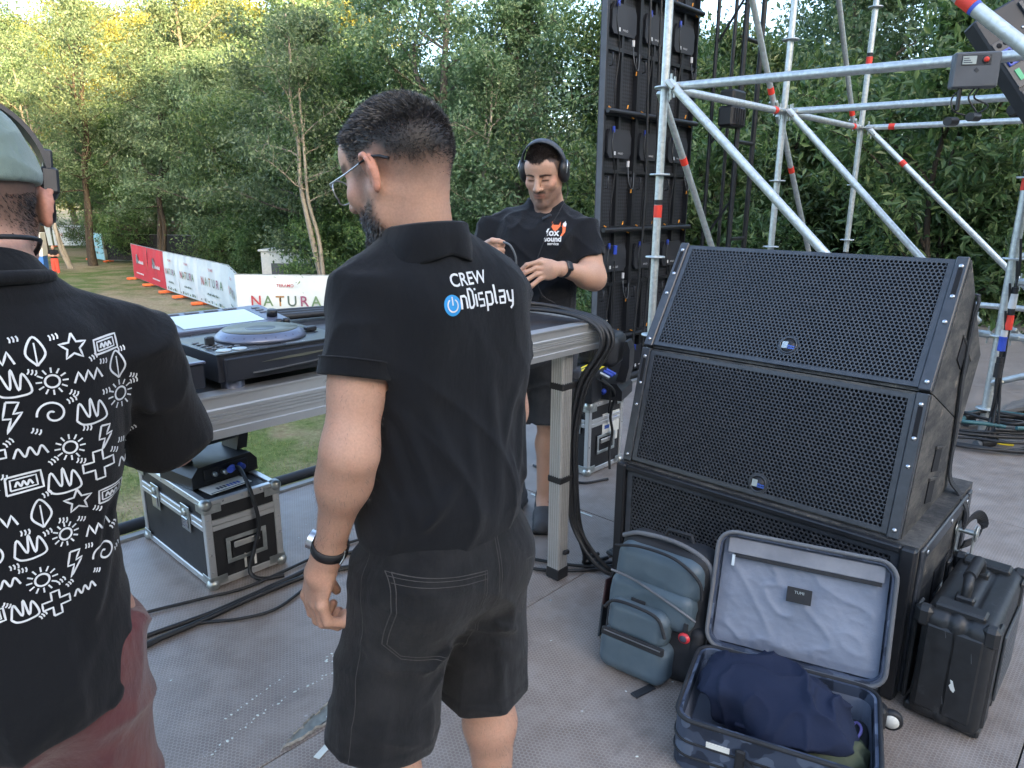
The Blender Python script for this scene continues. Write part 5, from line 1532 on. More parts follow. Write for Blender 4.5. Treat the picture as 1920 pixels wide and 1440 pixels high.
bark('bark_grey', (.075, .065, .055), (.20, .18, .155)); bark('bark_pale', (.17, .15, .125), (.36, .33, .28)); bark('bark_dark', (.035, .028, .022), (.09, .075, .06))

def grow(seed, H, spread, base, n_br, n_leaf, leaf, lean=(0, 0), trunk_r=.14, gather=.45, top=1.0, aspect=.5, droop=.25, forks=1):
    """trunk tubes and leaf blades of one tree; returns (MB wood, V, F leaves)"""
    g = np.random.default_rng(seed); wood = MB(); tips = []
    for fk in range(forks):
        az = g.random()*6.28; off = .5*fk
        pts = []; x = y = 0.
        m = 9
        for k in range(m):
            q = k/(m-1)
            x += lean[0]*H/m + g.normal(0, .035*H/m*3) + math.cos(az)*off*H*.05*q; y += lean[1]*H/m + g.normal(0, .035*H/m*3) + math.sin(az)*off*H*.05*q
            pts.append(Vector((x, y, q*H*.86*(1 - .12*fk))))
        pts[0] = Vector((0, 0, -.15))
        rr = [trunk_r*(1 - .85*(k/(m-1)))*(1 if fk == 0 else .75) + .01 for k in range(m)]; rr[0] *= 1.3
        C = catmull(pts, 3); R_ = np.interp(np.linspace(0, 1, len(C)), np.linspace(0, 1, m), rr)
        wood.tube(C, list(R_), 7)
        for b in range(n_br//forks):
            h = base + (1 - base)*(b + g.random())/(n_br//forks)
            i = min(len(C)-2, int(h*(len(C)-1))); p = C[i]
            a = b*2.4 + g.random()*1.2; hh = (h - base)/(1 - base + 1e-6)
            ln = spread*(math.sin(math.pi*min(1, .18 + .80*hh))**.8)*g.uniform(.65, 1.15)*(top if hh > .7 else 1)
            up = .25 + .75*hh + g.normal(0, .15)
            d = Vector((math.cos(a), math.sin(a), up)).normalized()
            B = [p]
            for k in range(4):
                d = (d + Vector((g.normal(0, .18), g.normal(0, .18), g.normal(.02, .12)))).normalized(); B.append(B[-1] + d*ln/4)
            r0 = R_[i]*.45 + .006
            wood.tube(B, [r0, r0*.8, r0*.6, r0*.4, .006], 5)
            for k in range(1, 5):
                for _ in range(2 if k < 4 else 3):
                    dd = (d*.6 + Vector((g.normal(0, .6), g.normal(0, .6), g.normal(.1, .4)))).normalized()
                    e = B[k] + dd*ln*g.uniform(.18, .42)
                    wood.tube([B[k], (B[k]+e)/2 + Vector((0, 0, .03)), e], [.010, .007, .003], 4, False)
                    tips += [(B[k]+e)/2, e, e]
            tips += [B[3], B[4], B[4]]
    T = np.array([list(t) for t in tips]); k = g.integers(0, len(T), n_leaf)
    clump = T[k] + g.normal(0, 1, (n_leaf, 3))*np.array([gather, gather, gather*.7])*(.35 + .65*g.random((n_leaf, 1)))
    s = leaf*g.uniform(.45, 1.5, n_leaf)[:, None]
    d = g.normal(0, 1, (n_leaf, 3)); d[:, 2] -= droop*1.5; d /= np.linalg.norm(d, axis=1)[:, None]
    sd = np.cross(d, g.normal(0, 1, (n_leaf, 3)) + np.array([0, 0, 1.2])); sd /= np.linalg.norm(sd, axis=1)[:, None]
    nn = np.cross(sd, d)
    a_ = clump; mid = clump + d*s*.45
    V = np.stack([a_, mid + sd*s*aspect*.5 + nn*s*.08, clump + d*s - nn*s*.06, mid - sd*s*aspect*.5 + nn*s*.08], 1).reshape(-1, 3)
    F = (np.arange(n_leaf)[:, None]*4 + np.array([0, 1, 2, 3]))
    return wood, V, F

PROTO = {}
def proto(kind, name, crown_name, m_leaf, m_bark, **kw):
    wood, V, F = grow(**kw)
    T = bpy.data.objects.new(name, None); COL.objects.link(T)
    wood.build('trunk', m_bark, T)
    np_mesh(crown_name, V, F, m_leaf, T, False)
    PROTO[kind] = [T, False]
proto('broad', 'broadleaf_tree', 'crown', 'leaf_grey', 'bark_grey', seed=1, H=11.5, spread=3.6, base=.22, n_br=30, n_leaf=42000, leaf=.125, trunk_r=.17, gather=.36)
proto('tall', 'tall_tree', 'crown', 'leaf_grey', 'bark_grey', seed=2, H=16, spread=3.8, base=.20, n_br=34, n_leaf=46000, leaf=.14, trunk_r=.21, gather=.40, forks=2)
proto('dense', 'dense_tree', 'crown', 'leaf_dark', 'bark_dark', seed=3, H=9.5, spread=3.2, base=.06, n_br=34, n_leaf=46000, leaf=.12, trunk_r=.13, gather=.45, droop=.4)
proto('slim', 'slender_tree', 'crown', 'leaf_grey', 'bark_pale', seed=4, H=12, spread=2.0, base=.50, n_br=18, n_leaf=9000, leaf=.11, lean=(-.16, .02), trunk_r=.11, gather=.35, forks=2)
proto('bush', 'bush', 'foliage', 'leaf_green', 'bark_dark', seed=5, H=4.2, spread=2.1, base=.03, n_br=30, n_leaf=30000, leaf=.115, trunk_r=.05, gather=.30, droop=.35)
proto('shrub', 'leafy_shrub', 'foliage', 'leaf_shrub', 'bark_dark', seed=6, H=7.4, spread=2.0, base=.08, n_br=40, n_leaf=34000, leaf=.125, trunk_r=.06, gather=.26, aspect=.36, droop=.15, forks=3)
proto('gold', 'sunlit_tree', 'crown', 'leaf_sunlit', 'bark_grey', seed=7, H=17, spread=5.0, base=.15, n_br=30, n_leaf=32000, leaf=.22, trunk_r=.25, gather=.7)
proto('airy', 'overhanging_tree', 'crown', 'leaf_grey', 'bark_dark', seed=11, H=20, spread=6.0, base=.32, n_br=24, n_leaf=21000, leaf=.17, lean=(-.05, -.03), trunk_r=.24, gather=.50, forks=2)
def plant(kind, x, y, label, cat='tree', sc=1., rz=None, group='trees of the wood behind the fence', z=GROUND):
    T, used = PROTO[kind]; o = copy_tree(T) if used else T; PROTO[kind][1] = True
    o.location = (x, y, z - .05); o.scale = (sc, sc, sc*random.uniform(.94, 1.06)); o.rotation_euler = (0, 0, random.uniform(0, 6.28) if rz is None else rz)
    tag(o, label, cat, group); return o

edge = [(-37, 66), (-31, 58), (-26, 52), (-20.3, 48.0), (-16.6, 43.0), (-13.5, 38.4), (-10.6, 34.6), (-8.0, 30.4), (-5.4, 27.4), (-2.4, 26.2), (.6, 25.0), (3.4, 23.2), (6.2, 21.2), (8.8, 19.0), (11.4, 16.8), (13.6, 14.4), (15.5, 12)]
ORD = ['first', 'second', 'third', 'fourth', 'fifth', 'sixth', 'seventh', 'eighth', 'ninth', 'tenth', 'eleventh', 'twelfth', 'thirteenth', 'fourteenth', 'fifteenth', 'sixteenth', 'seventeenth']
cnt = {}
def nth(key):
    cnt[key] = cnt.get(key, -1) + 1
    return ORD[cnt[key]]
for i, (x, y) in enumerate(edge):
    kind = ['dense', 'broad', 'dense', 'tall', 'broad', 'dense'][i % 6]
    lab = {'dense': 'low branched dark green tree at the wood edge', 'broad': 'grey green broadleaf tree at the wood edge', 'tall': 'tall forked tree at the wood edge'}[kind] + ', ' + nth(kind) + ' of them from the left'
    plant(kind, x + random.uniform(-.5, .5), y + random.uniform(-.5, .5), lab, sc=random.uniform(.95, 1.15)*(1.12 if i < 6 else 1))
    if i > 2:
        plant('bush', x + 1.2 + random.uniform(-.4, .4), y - .6 + random.uniform(-.4, .4), 'leafy bush in the undergrowth of the wood edge, ' + nth('bush') + ' from the left', 'bush', random.uniform(.75, 1.1), group='bushes along the edge of the wood')
for i, (x, y) in enumerate(edge):
    nx, ny = .62, .78
    plant('tall' if i % 3 else 'broad', x + nx*5.5 + random.uniform(-1, 1), y + ny*5.5 + random.uniform(-1, 1), 'grey green tree deeper in the wood', sc=random.uniform(.95, 1.12)*(1.15 if i < 5 else .70 if i < 12 else .85), group='trees deeper in the wood')
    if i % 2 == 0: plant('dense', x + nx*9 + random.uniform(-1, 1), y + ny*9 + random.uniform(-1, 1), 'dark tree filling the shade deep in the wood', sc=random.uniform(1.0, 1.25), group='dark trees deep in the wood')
for (x, y, s_) in sorted(((-62, 84, 1.15), (-55, 78, 1.05), (-48, 80, 1.1), (-70, 80, 1.1), (-41, 78, 1.0), (-76, 92, 1.3), (-34, 80, 1.1), (-52, 96, 1.45), (-40, 98, 1.4), (-64, 100, 1.4), (-27, 66, 1.05), (-20, 60, 1.0), (-13, 54, .95), (-33, 72, 1.1)), key=lambda q: q[0]/q[1]):
    s_ *= 1.25
    plant('gold', x, y, 'tall tree glowing yellow in the far sun, ' + nth('gold') + ' one from the left', sc=s_, group='sunlit trees beyond the clearing')
for (x, y, s_, lab) in ((-29, 49.5, 1.0, 'tall overhanging tree nearest to the black mesh fence'), (-37, 57, 1.05, 'tall overhanging tree above the pale blue distant banner'), (-45, 64, 1.15, 'tall overhanging tree above the cap, leftmost of its kind'), (-22.5, 46, .85, 'overhanging tree above the red banners'), (-36, 50, .95, 'overhanging tree in front of the sunlit ones')):
    plant('airy', x, y, lab, sc=s_, group='overhanging trees round the clearing')
plant('slim', -6.2, 24.9, 'slender pale forked trunk leaning behind the person in the polo', sc=1.0, rz=.2, group='slender pale trunks')
plant('slim', -1.6, 23.0, 'thin pale trunk standing between the two middle people', sc=.85, rz=2.6, group='slender pale trunks')
plant('slim', .4, 21.8, 'thin pale trunk behind the person in headphones', sc=.8, rz=4.0, group='slender pale trunks')
plant('slim', -29.0, 47.0, 'grey trunk leaning over the grass beside the distant person', sc=1.3, rz=.1, group='slender pale trunks')
for (x, y, s_, lab) in ((5.4, 9.8, 1.0, 'tall shrub with long glossy leaves right behind the scaffold'), (7.4, 9.2, 1.02, 'tall glossy shrub at the right edge behind the scaffold'), (6.6, 11.6, 1.1, 'glossy shrub between the scaffold and the wood'), (9.2, 10.2, 1.1, 'glossy shrub furthest to the right'), (3.6, 12.6, 1.0, 'glossy shrub behind the LED wall'), (2.4, 14.8, .95, 'glossy shrub behind the person in headphones'), (8.6, 13.0, 1.2, 'tallest glossy shrub behind the scaffold'), (5.0, 15.0, 1.15, 'glossy shrub in the shade of the wood')):
    plant('shrub', x, y, lab, 'shrub', s_, group='glossy shrubs behind the rig')
for (x, y) in sorted(((-4.4, 26.8), (-6.6, 28.0), (-.6, 25.6), (1.6, 23.2), (-3.0, 26.6), (4.4, 21.8), (5.6, 17.6), (-11.6, 34.6), (-14.2, 38.2)), key=lambda q: q[0]/q[1]):
    plant('bush', x, y, 'leafy bush crowding the fence from behind, ' + nth('fence') + ' from the left', 'bush', random.uniform(.8, 1.05), group='bushes crowding the fence')
plant('broad', 10.5, 12.8, 'broadleaf tree towering over the glossy shrubs', sc=1.0, group=None)

# grass blades on the near lawn, beyond the stage edge
def lawn():
    g = np.random.default_rng(21); n = 90000
    x = g.uniform(-16, 1, n); y = g.uniform(3.6, 24, n)
    keep = (y > 4.6 + .95*(x + .1)) & (fbm(np.stack([x*.5, y*.5, x*0], -1), 3) > -.25)
    x, y = x[keep], y[keep]; n = len(x)
    a = g.random(n)*6.28; h = g.uniform(.03, .09, n); w = .006
    d = np.stack([np.cos(a), np.sin(a)], -1); lean = g.normal(0, .03, (n, 2))
    z = np.full(n, GROUND - .08) + .10*vnoise(np.stack([x*.25, y*.25, x*0], -1)) + .08
    V = np.stack([np.stack([x - d[:, 0]*w, y - d[:, 1]*w, z], -1), np.stack([x + d[:, 0]*w, y + d[:, 1]*w, z], -1), np.stack([x + lean[:, 0], y + lean[:, 1], z + h], -1)], 1).reshape(-1, 3)
    tag(np_mesh('grass', V, np.arange(3*n).reshape(-1, 3), 'grass_blade', None, False), 'dry patchy grass of the clearing below the stage', 'grass', kind='stuff')
leaf_mat('grass_blade', (.20, .17, .09), (.16, .19, .075), (.10, .15, .05))
lawn()
# ------------------------------------------------------------------ cables
def C2(pts, z=.008): return [gp(x, y, z=z) if len(q_ := (x, y)) == 2 else None for x, y in pts]
fl = 'cables running along the stage floor'
cable('floor_cable', C2([(180, 1180), (260, 1152), (380, 1122), (470, 1098), (600, 1040), (680, 1010), (820, 985)]), .0065, 'thin black cable on the floor passing closest to the flight case', fl)
cable('floor_cable', C2([(190, 1225), (270, 1194), (380, 1155), (440, 1130), (540, 1085), (640, 1040), (760, 1020)], .009), .009, 'thick black cable crossing the floor in the middle of the bundle', fl)
cable('floor_cable', C2([(190, 1250), (275, 1208), (370, 1168), (470, 1122), (580, 1078), (660, 1062), (760, 1052)], .010), .010, 'thickest black cable of the floor bundle', fl)
cable('floor_cable', C2([(270, 1215), (360, 1172), (450, 1160), (520, 1140), (590, 1090), (640, 1068), (720, 1060)], .007), .006, 'thin black cable curving away from the floor bundle towards the hand', fl)
cable('floor_cable', C2([(960, 1040), (1010, 1050), (1060, 1058), (1110, 1062), (1170, 1060)], .008), .007, 'black cable lying behind the table leg, upper strand', fl)
cable('floor_cable', C2([(960, 1055), (1000, 1066), (1050, 1070), (1110, 1068), (1170, 1064)], .008), .007, 'black cable lying behind the table leg, lower strand', fl)
tl = 'cables draped over the table corner'
for k, (dx, dz, r) in enumerate(((0, .0, .009), (.022, .006, .009), (-.02, .0, .008), (.044, .002, .009), (.012, .02, .008), (.034, .018, .007))):
    s, t = 2.13 + dx, 1.66
    pts = [sp(1.55 + .05*k, 2.25 - .05*k, 1.070 + dz), sp(1.80, 2.02 - .03*k, 1.092 + dz), sp(2.02 + dx*.5, 1.78, 1.100 + dz), sp(2.14 + dx, 1.60, 1.068), sp(2.16 + dx, 1.545 - .004*k, .98), sp(2.12 + dx*.6, 1.62 - .006*k, .82), sp(2.105 + dx*.5, 1.645 - .004*k, .62), sp(2.105 + dx*.5, 1.64 - .004*k, .43), sp(2.12 + dx*.7, 1.62, .22)]
    if k < 3: pts += [sp(2.17 + dx, 1.54 - .03*k, .05), sp(2.24 + .05*k, 1.46 - .03*k, .012), sp(2.33, 1.50 - .01*k, .01), sp(2.36 + .02*k, 1.62, .01)]
    else: pts += [sp(2.15 + dx, 1.60, .08), sp(2.20 + dx, 1.66 - .03*(k-3), .012), sp(2.32, 1.64 - .05*(k-3), .010)]
    cable('drop_cable', pts, r, ['outermost thick cable draped over the table corner', 'second thick cable draped over the table corner', 'inner cable tied along the table leg', 'cable hanging widest beside the table leg', 'cable on top of the coil at the table corner', 'thinnest cable strapped to the table leg'][k], tl)
for k in range(4):
    cable('coil_cable', [sp(1.35 + .05*k, 1.82 + .07*k, 1.072 + .008*k), sp(1.62, 1.74 + .06*k, 1.080 + .008*k), sp(1.90 + .03*k, 1.74 + .05*k, 1.085 + .008*k), sp(2.06 + .02*k, 1.92 + .05*k, 1.082 + .006*k), sp(1.98, 2.16 + .05*k, 1.076 + .004*k), sp(1.66, 2.30 + .05*k, 1.074)], .0095, ['lowest loop of the cable coil on the table', 'second loop of the cable coil on the table', 'third loop of the cable coil on the table', 'top loop of the cable coil on the table'][k], 'coiled cable on the table')
for k in range(3):
    cable('table_cable', [sp(.75, 2.44 + .05*k, 1.076), sp(1.0, 2.42 + .05*k, 1.084), sp(1.3, 2.36 + .06*k, 1.084), sp(1.6, 2.34 + .05*k, 1.078)], .013, ['thick dark cable nearest the player at the back of the table', 'middle thick dark cable at the back of the table', 'thick dark cable at the rear table edge'][k], 'thick cables at the back of the table')
def patch_lead():
    T = thing('network_lead', 'grey lead with a black and yellow plug lying on the table', 'cable', sp(1.78, 1.70, 1.058), R(8))
    MB().tube([(-.25, .03, .0), (-.10, .012, .0), (0, 0, .0)], .003, 8).build('wire', 'cable_grey', T); MB().box((0, -.008, -.004), (.03, .008, .010), None, .002).build('plug', 'plastic_black', T); MB().box((.031, -.007, -.004), (.055, .009, .010), None, .002).build('plug_tip', 'sticker_yellow', T)
patch_lead()
lc = sp(1.155, 2.60, .48)
cable('power_cable', [sp(1.22, 2.73, .42), sp(1.235, 2.68, .43), sp(1.225, 2.60, .395), sp(1.222, 2.55, .33), sp(1.235, 2.548, .22), sp(1.205, 2.548, .12), sp(1.175, 2.54, .04), sp(1.20, 2.50, .010), sp(1.28, 2.46, .010)], .0085, 'black power cable hanging down the front of the latched flight case', 'power cables of the moving lights')
MB_plug = MB().cyl((0, 0, 0), (.01, -.05, .01), .014, 12).build('power_plug', 'plug_blue'); MB_plug.location = sp(1.225, 2.715, .425); tag(MB_plug, 'blue power plug at the light on the latched flight case', 'plug')
cable('power_cable', [sp(3.05, 2.19, .57), sp(3.13, 2.16, .50), sp(3.20, 2.20, .42), sp(3.19, 2.212, .32), sp(3.22, 2.215, .22), sp(3.19, 2.21, .12), sp(3.16, 2.18, .02)], .008, 'black power cable hanging down the labelled flight case', 'power cables of the moving lights')
cable('power_cable', [sp(3.02, 2.20, .575), sp(3.10, 2.17, .52), sp(3.17, 2.205, .43), sp(3.185, 2.222, .34)], .006, 'thin black data cable beside the power cable on the labelled case', 'power cables of the moving lights')
cable('floor_cable', C2([(1000, 872), (1040, 890), (1090, 905), (1140, 898)], .008), .007, 'black cable on the floor at the foot of the labelled case', fl)
# held cable between the hands
def held():
    o = Vector((.13, 3.22, 0)); Rz = Matrix.Rotation(R(170), 3, 'Z')
    def W(p): return o + Rz @ Vector(p)
    cable('held_cable', [W(p) for p in ((.118, .318, 1.337), (.085, .335, 1.325), (.062, .335, 1.28), (.060, .325, 1.22), (.052, .315, 1.165), (.040, .32, 1.12), (.0, .34, 1.095))], .0045, 'thin dark cable held between both hands of the person in headphones', None, 'cable_grey')
    cable('held_cable', [W(p) for p in ((.10, .335, 1.275), (.075, .34, 1.265), (.052, .335, 1.19), (.06, .33, 1.15), (.02, .34, 1.10))], .0035, 'second thin cable loop below the hands of the person in headphones', None, 'cable_black')
held()
# heap of cables by the scaffold pole
hc = gp(1868, 822, z=0); g_ = random.Random(9)
lab = ['outer ring of the cable heap at the scaffold pole', 'wide loop of the cable heap at the scaffold pole', 'inner loop of the cable heap at the scaffold pole', 'upper loop of the cable heap at the scaffold pole', 'smallest loop of the cable heap at the scaffold pole', 'loose strand trailing from the cable heap', 'green tinted strand in the cable heap', 'top strand of the cable heap at the scaffold pole']
for k in range(8):
    r = .42 - .035*k; pts = []
    for i in range(11):
        a = 6.28*i/10*.95 + k*.8
        pts.append(hc + Vector((r*1.25*math.cos(a) + g_.uniform(-.05, .05), r*.75*math.sin(a) + g_.uniform(-.05, .05), .012 + .018*k + g_.uniform(0, .02))))
    cable('heap_cable', pts, .010 if k % 3 else .013, lab[k], 'heap of cables at the scaffold pole', 'cable_black' if k != 6 else mat('cable_teal', (.04, .12, .13), .5))
for k, (px, py, q, m) in enumerate(((1880, 640, 760, 'plug_blue'), (1893, 600, 700, 'tape_red'), (1900, 560, 660, 'plug_white'), (1872, 690, 790, 'rubber_black'))):
    a = gp(px, py, Y=4.35); b = gp(px + 8, q, Y=4.3)
    T = thing('hanging_connector', ['blue inline connector hanging on its cable beside the scaffold pole', 'red inline connector hanging at the picture edge', 'white inline connector hanging at the picture edge', 'black inline connector hanging low beside the scaffold pole'][k], 'connector', a, 0, 'connectors hanging at the scaffold pole')
    MB().cyl((0, 0, .03), (0, 0, -.06), .022, 12).build('plug', m, T); MB().cyl((0, 0, .07), (0, 0, .031), .019, 12).build('socket', 'plug_white' if k == 0 else 'rubber_black', T)
    MB().tube(catmull([(0, 0, .07), (.01, .01, .2), (-.02, 0, .36)], 5), .007, 8).build('cord', 'cable_black', T)
    MB().tube(catmull([Vector((0, 0, -.06)), Vector((.01, 0, -.2)), Vector((b.x - a.x - .03, .02, -.45)), Vector((-.05 + .04*k, -.05, .03 - a.z))], 6), .008, 8).build('cord', 'cable_black', T)
T = thing('floor_connector', 'black cable connector with yellow sleeve lying in front of the cable heap', 'connector', gp(1836, 832, z=.03), R(20))
MB().cyl((0, 0, 0), (.12, 0, 0), .03, 14).build('body', 'rubber_black', T); MB().cyl((.13, -.02, 0), (.22, -.06, -.01), .013, 12).build('sleeve', 'sticker_yellow', T); MB().cyl((-.03, 0, 0), (-.001, 0, 0), .024, 14).build('ring', 'cable_grey', T)
def ramp():
    T = thing('wooden_ramp', 'weathered grey timber ramp at the right edge of the stage', 'ramp', gp(1880, 790, Y=5.0) * 1.0, SA - R(90))
    T.location.z = 0
    for k in range(3): MB().box((.0, .12*k, 0), (1.4, .12*k+.112, .03), Matrix.Rotation(R(-26), 4, 'Y'), .004).build('plank', mat('plank_grey', (.20, .17, .145), .85, vary=.3, scale=12, bump=.4), T)
ramp()
def bottle():
    T = thing('water_bottle', 'clear plastic water bottle lying by the cable heap', 'bottle', gp(1908, 790, z=.03), R(20))
    M = Matrix.Rotation(math.pi/2, 4, 'Y')
    MB().lathe([(.001, 0), (.03, 0), (.033, .01), (.030, .06), (.033, .12), (.03, .16), (.013, .20), (.013, .215)], 18, M).build('body', 'bottle_plastic', T); MB().lathe([(.015, .213), (.015, .23), (.001, .23)], 14, M).build('cap', 'print_white', T)
t_ = NT('bottle_plastic'); t_.pbr((.75, .8, .85), .12); t_.b.inputs['Transmission Weight'].default_value = .7
bottle()
# ------------------------------------------------------------------ people
def skin_material():
    t = NT('skin'); c = t.coord('Object')
    at = t.new('Attribute', attribute_name='tone').outputs['Color']
    n = t.noise(c, 22, 6, .6); n2 = t.noise(c, 260, 3)
    col = t.mix(.55, at, t.ramp(n, [(.3, (.92, .88, .87)), (.5, (1, 1, 1)), (.72, (1.08, .98, .94))]), 'MULTIPLY')
    col = t.mix(.35, col, t.ramp(n2, [(.35, .75), (.65, 1.15)]), 'MULTIPLY')
    t.pbr(col, t.math('MULTIPLY_ADD', n, .2, .42), spec=.4)
    b = t.b
    b.inputs['Subsurface Weight'].default_value = .12
    b.inputs['Subsurface Radius'].default_value = (.012, .004, .002)
    b.inputs['Subsurface Scale'].default_value = .6
    t.bump(n2, .12, .002)
skin_material()

def cloth_material(name, color, rough=.88, fade=None, thread=900., bump=.25, sheen=.25):
    t = NT(name); c = t.coord('Object')
    n = t.noise(c, 7, 5, .6); w = t.noise(c, thread, 2)
    k = t.ramp(n, [(.3, .78), (.7, 1.22)])
    col = t.mix(1., color, k, 'MULTIPLY')
    if fade is not None:
        col = t.mix(t.ramp(t.noise(c, 4.5, 6, .65), [(.45, 0.), (.75, .85)]), col, fade)
    lint = t.ramp(t.noise(c, 420, 2), [(.70, 0.), (.78, .5)])
    col = t.mix(lint, col, tuple(min(1, x*2.2 + .01) for x in color))
    t.pbr(col, rough, spec=.25)
    t.b.inputs['Sheen Weight'].default_value = sheen
    t.b.inputs['Sheen Roughness'].default_value = .5
    wr = t.noise(t.coord('Object', (1, 1, .45)), 22, 5, .55)
    hh = t.math('MULTIPLY_ADD', wr, 1.0, t.math('MULTIPLY', w, .12))
    t.bump(hh, bump, .012)
cloth_material('black_pique', (.0044, .0054, .0078), thread=1400, sheen=.08, bump=.5)
cloth_material('black_jersey', (.0042, .0050, .0070), sheen=.08, bump=.5)
cloth_material('dark_jersey', (.0062, .0076, .0112), sheen=.10, bump=.5)
cloth_material('black_denim', (.0068, .0072, .0084), fade=(.030, .0295, .030), thread=1100, bump=.65, sheen=.08)
cloth_material('grey_cargo', (.046, .049, .058), fade=(.10, .103, .115), bump=.5, sheen=.1)
cloth_material('burgundy', (.085, .024, .028), fade=(.17, .05, .036), bump=.7)
cloth_material('sage', (.165, .22, .19), fade=(.21, .27, .235), bump=.35)

def head_sdf(S, M, neck_to, ear=True, fat=1.0, jaw=1.0, neck=1.0):
    """skull, face and ears in head space (x right, y face, z up), neck runs to neck_to (outer space)"""
    old = S.M; S.M = M if old is None else old @ M
    k = .018
    S.el((0, -.014, .040), (.0765*fat, .099, .087), k=k)
    S.el((0, -.045, .020), (.068*fat, .066, .07), k=.03)
    S.el((0, .030, -.022), (.064*fat, .066, .080), k=.03)
    S.el((0, .058, .052), (.058*fat, .040, .046), k=.03)
    for x in (-1, 1):
        S.rc((x*.056*fat, .004, -.036), (x*.048*fat*jaw, .024, -.074), .020, .015, k=.025)
        S.rc((x*.048*fat*jaw, .024, -.074), (x*.013, .080, -.103), .016, .015, k=.03)
        S.el((x*.043*fat, .066, -.020), (.020, .020, .020), k=.025)
        S.rc((x*.014, .088, .030), (x*.047, .070, .031), .0085, .007, k=.014)
    S.el((0, .083, -.101), (.022, .018, .016), k=.02)
    S.el((0, .076, -.062), (.034, .024, .026), k=.02)
    for x in (-1, 1):
        S.el((x*.032, .102, .010), (.019, .018, .0135), k=.014, op='s')
        S.el((x*.032, .0765, .010), (.0155, .0145, .0125), k=.004)
        S.rc((x*.020, .0885, .0065), (x*.044, .083, .0065), .0032, .003, k=.004)
    S.rc((0, .092, .026), (0, .121, -.022), .0085, .0125, k=.012)
    for x in (-1, 1): S.el((x*.0135, .106, -.027), (.0085, .012, .0085), k=.008)
    S.chain([(-.022, .0860, -.0590), (-.010, .0945, -.0555), (0, .0960, -.0562), (.010, .0945, -.0555), (.022, .0860, -.0590)], [.0030, .0048, .0046, .0048, .0030], k=.006)
    S.chain([(-.020, .0865, -.0630), (0, .0945, -.0665), (.020, .0865, -.0630)], [.0035, .0066, .0035], k=.006)
    if ear:
        for x in (-1, 1):
            E = Matrix.Translation((x*.0745*fat, -.012, -.006)) @ Matrix.Rotation(x*R(26), 4, 'Z') @ Matrix.Rotation(R(-12), 4, 'X')
            S.M = (M if old is None else old @ M) @ E
            S.el((x*.006, -.004, .002), (.0075, .018, .031), k=.006)
            ring = [(x*.004, .014, .004), (x*.008, .016, .016), (x*.013, .010, .028), (x*.0155, -.002, .033),
                    (x*.0165, -.014, .028), (x*.0165, -.020, .014), (x*.0145, -.0185, -.002), (x*.012, -.013, -.016), (x*.010, -.006, -.027)]
            S.chain(ring, [.0035, .0040, .0042, .0044, .0044, .0042, .0040, .0038, .0045], k=.004)
            S.el((x*.010, -.001, -.028), (.0055, .0085, .0105), k=.006)
            S.rc((x*.012, -.010, .012), (x*.0125, -.0105, -.010), .0034, .003, k=.005)
            S.el((x*.016, .002, -.006), (.0075, .008, .012), k=.005, op='s')
            S.el((x*.0165, .004, .016), (.005, .007, .009), k=.005, op='s')
            S.el((x*.006, .0135, -.007), (.004, .004, .0065), k=.004)
    S.M = old
    hb = (M @ Vector((0, -.030, -.055)))
    S.rc(hb, neck_to, .056*fat*neck, .061*fat*neck, k=.035)

def head_tone(V, Mi, base, spec):
    """colours of skin, stubble, beard, brows, lips and cropped scalp from head space position"""
    P = V @ np.array(Mi)[:3, :3].T + np.array(Mi)[:3, 3]
    x, y, z = P.T; ax = np.abs(x)
    C = np.tile(np.array(base), (len(V), 1))
    head = (z > -.20) & (np.hypot(x, y) < .16) & (z < .2)
    def sm(a, b, t): 
        t = np.clip((t - a)/(b - a), 0, 1); return t*t*(3 - 2*t)
    def paint(col, w):
        w = np.clip(np.where(head, w, 0), 0, 1)[:, None]
        C[:] = C*(1 - w) + np.array(col)*w
    nz = vnoise(P*140)*.5 + vnoise(P*60)*.3
    ears = sm(.076, .084, ax)*sm(-.05, -.03, y)*(1-sm(.02, .03, y))*(z < .04)*(z > -.05)
    paint((base[0]*1.12, base[1]*.82, base[2]*.80), sm(-.02, .0, y)*sm(-.04, -.01, z)*(1-sm(.0, .02, z))*sm(.03, .06, ax)*.45)
    paint((base[0]*1.15, base[1]*.80, base[2]*.76), ears*.6)
    spec(P, x, y, z, ax, sm, paint, nz, ears)
    paint((base[0]*.82, base[1]*.56, base[2]*.56), sm(.088, .093, y)*(1-sm(.020, .026, ax))*sm(-.074, -.070, z)*(1-sm(-.053, -.049, z))*.55)
    paint((.10, .05, .045), sm(.082, .088, y)*np.exp(-((z + .0610 - .06*np.maximum(ax - .012, 0))/.0016)**2)*(1 - sm(.021, .025, ax))*.8)  # shaded gap between the lips painted on as a dark line
    return C

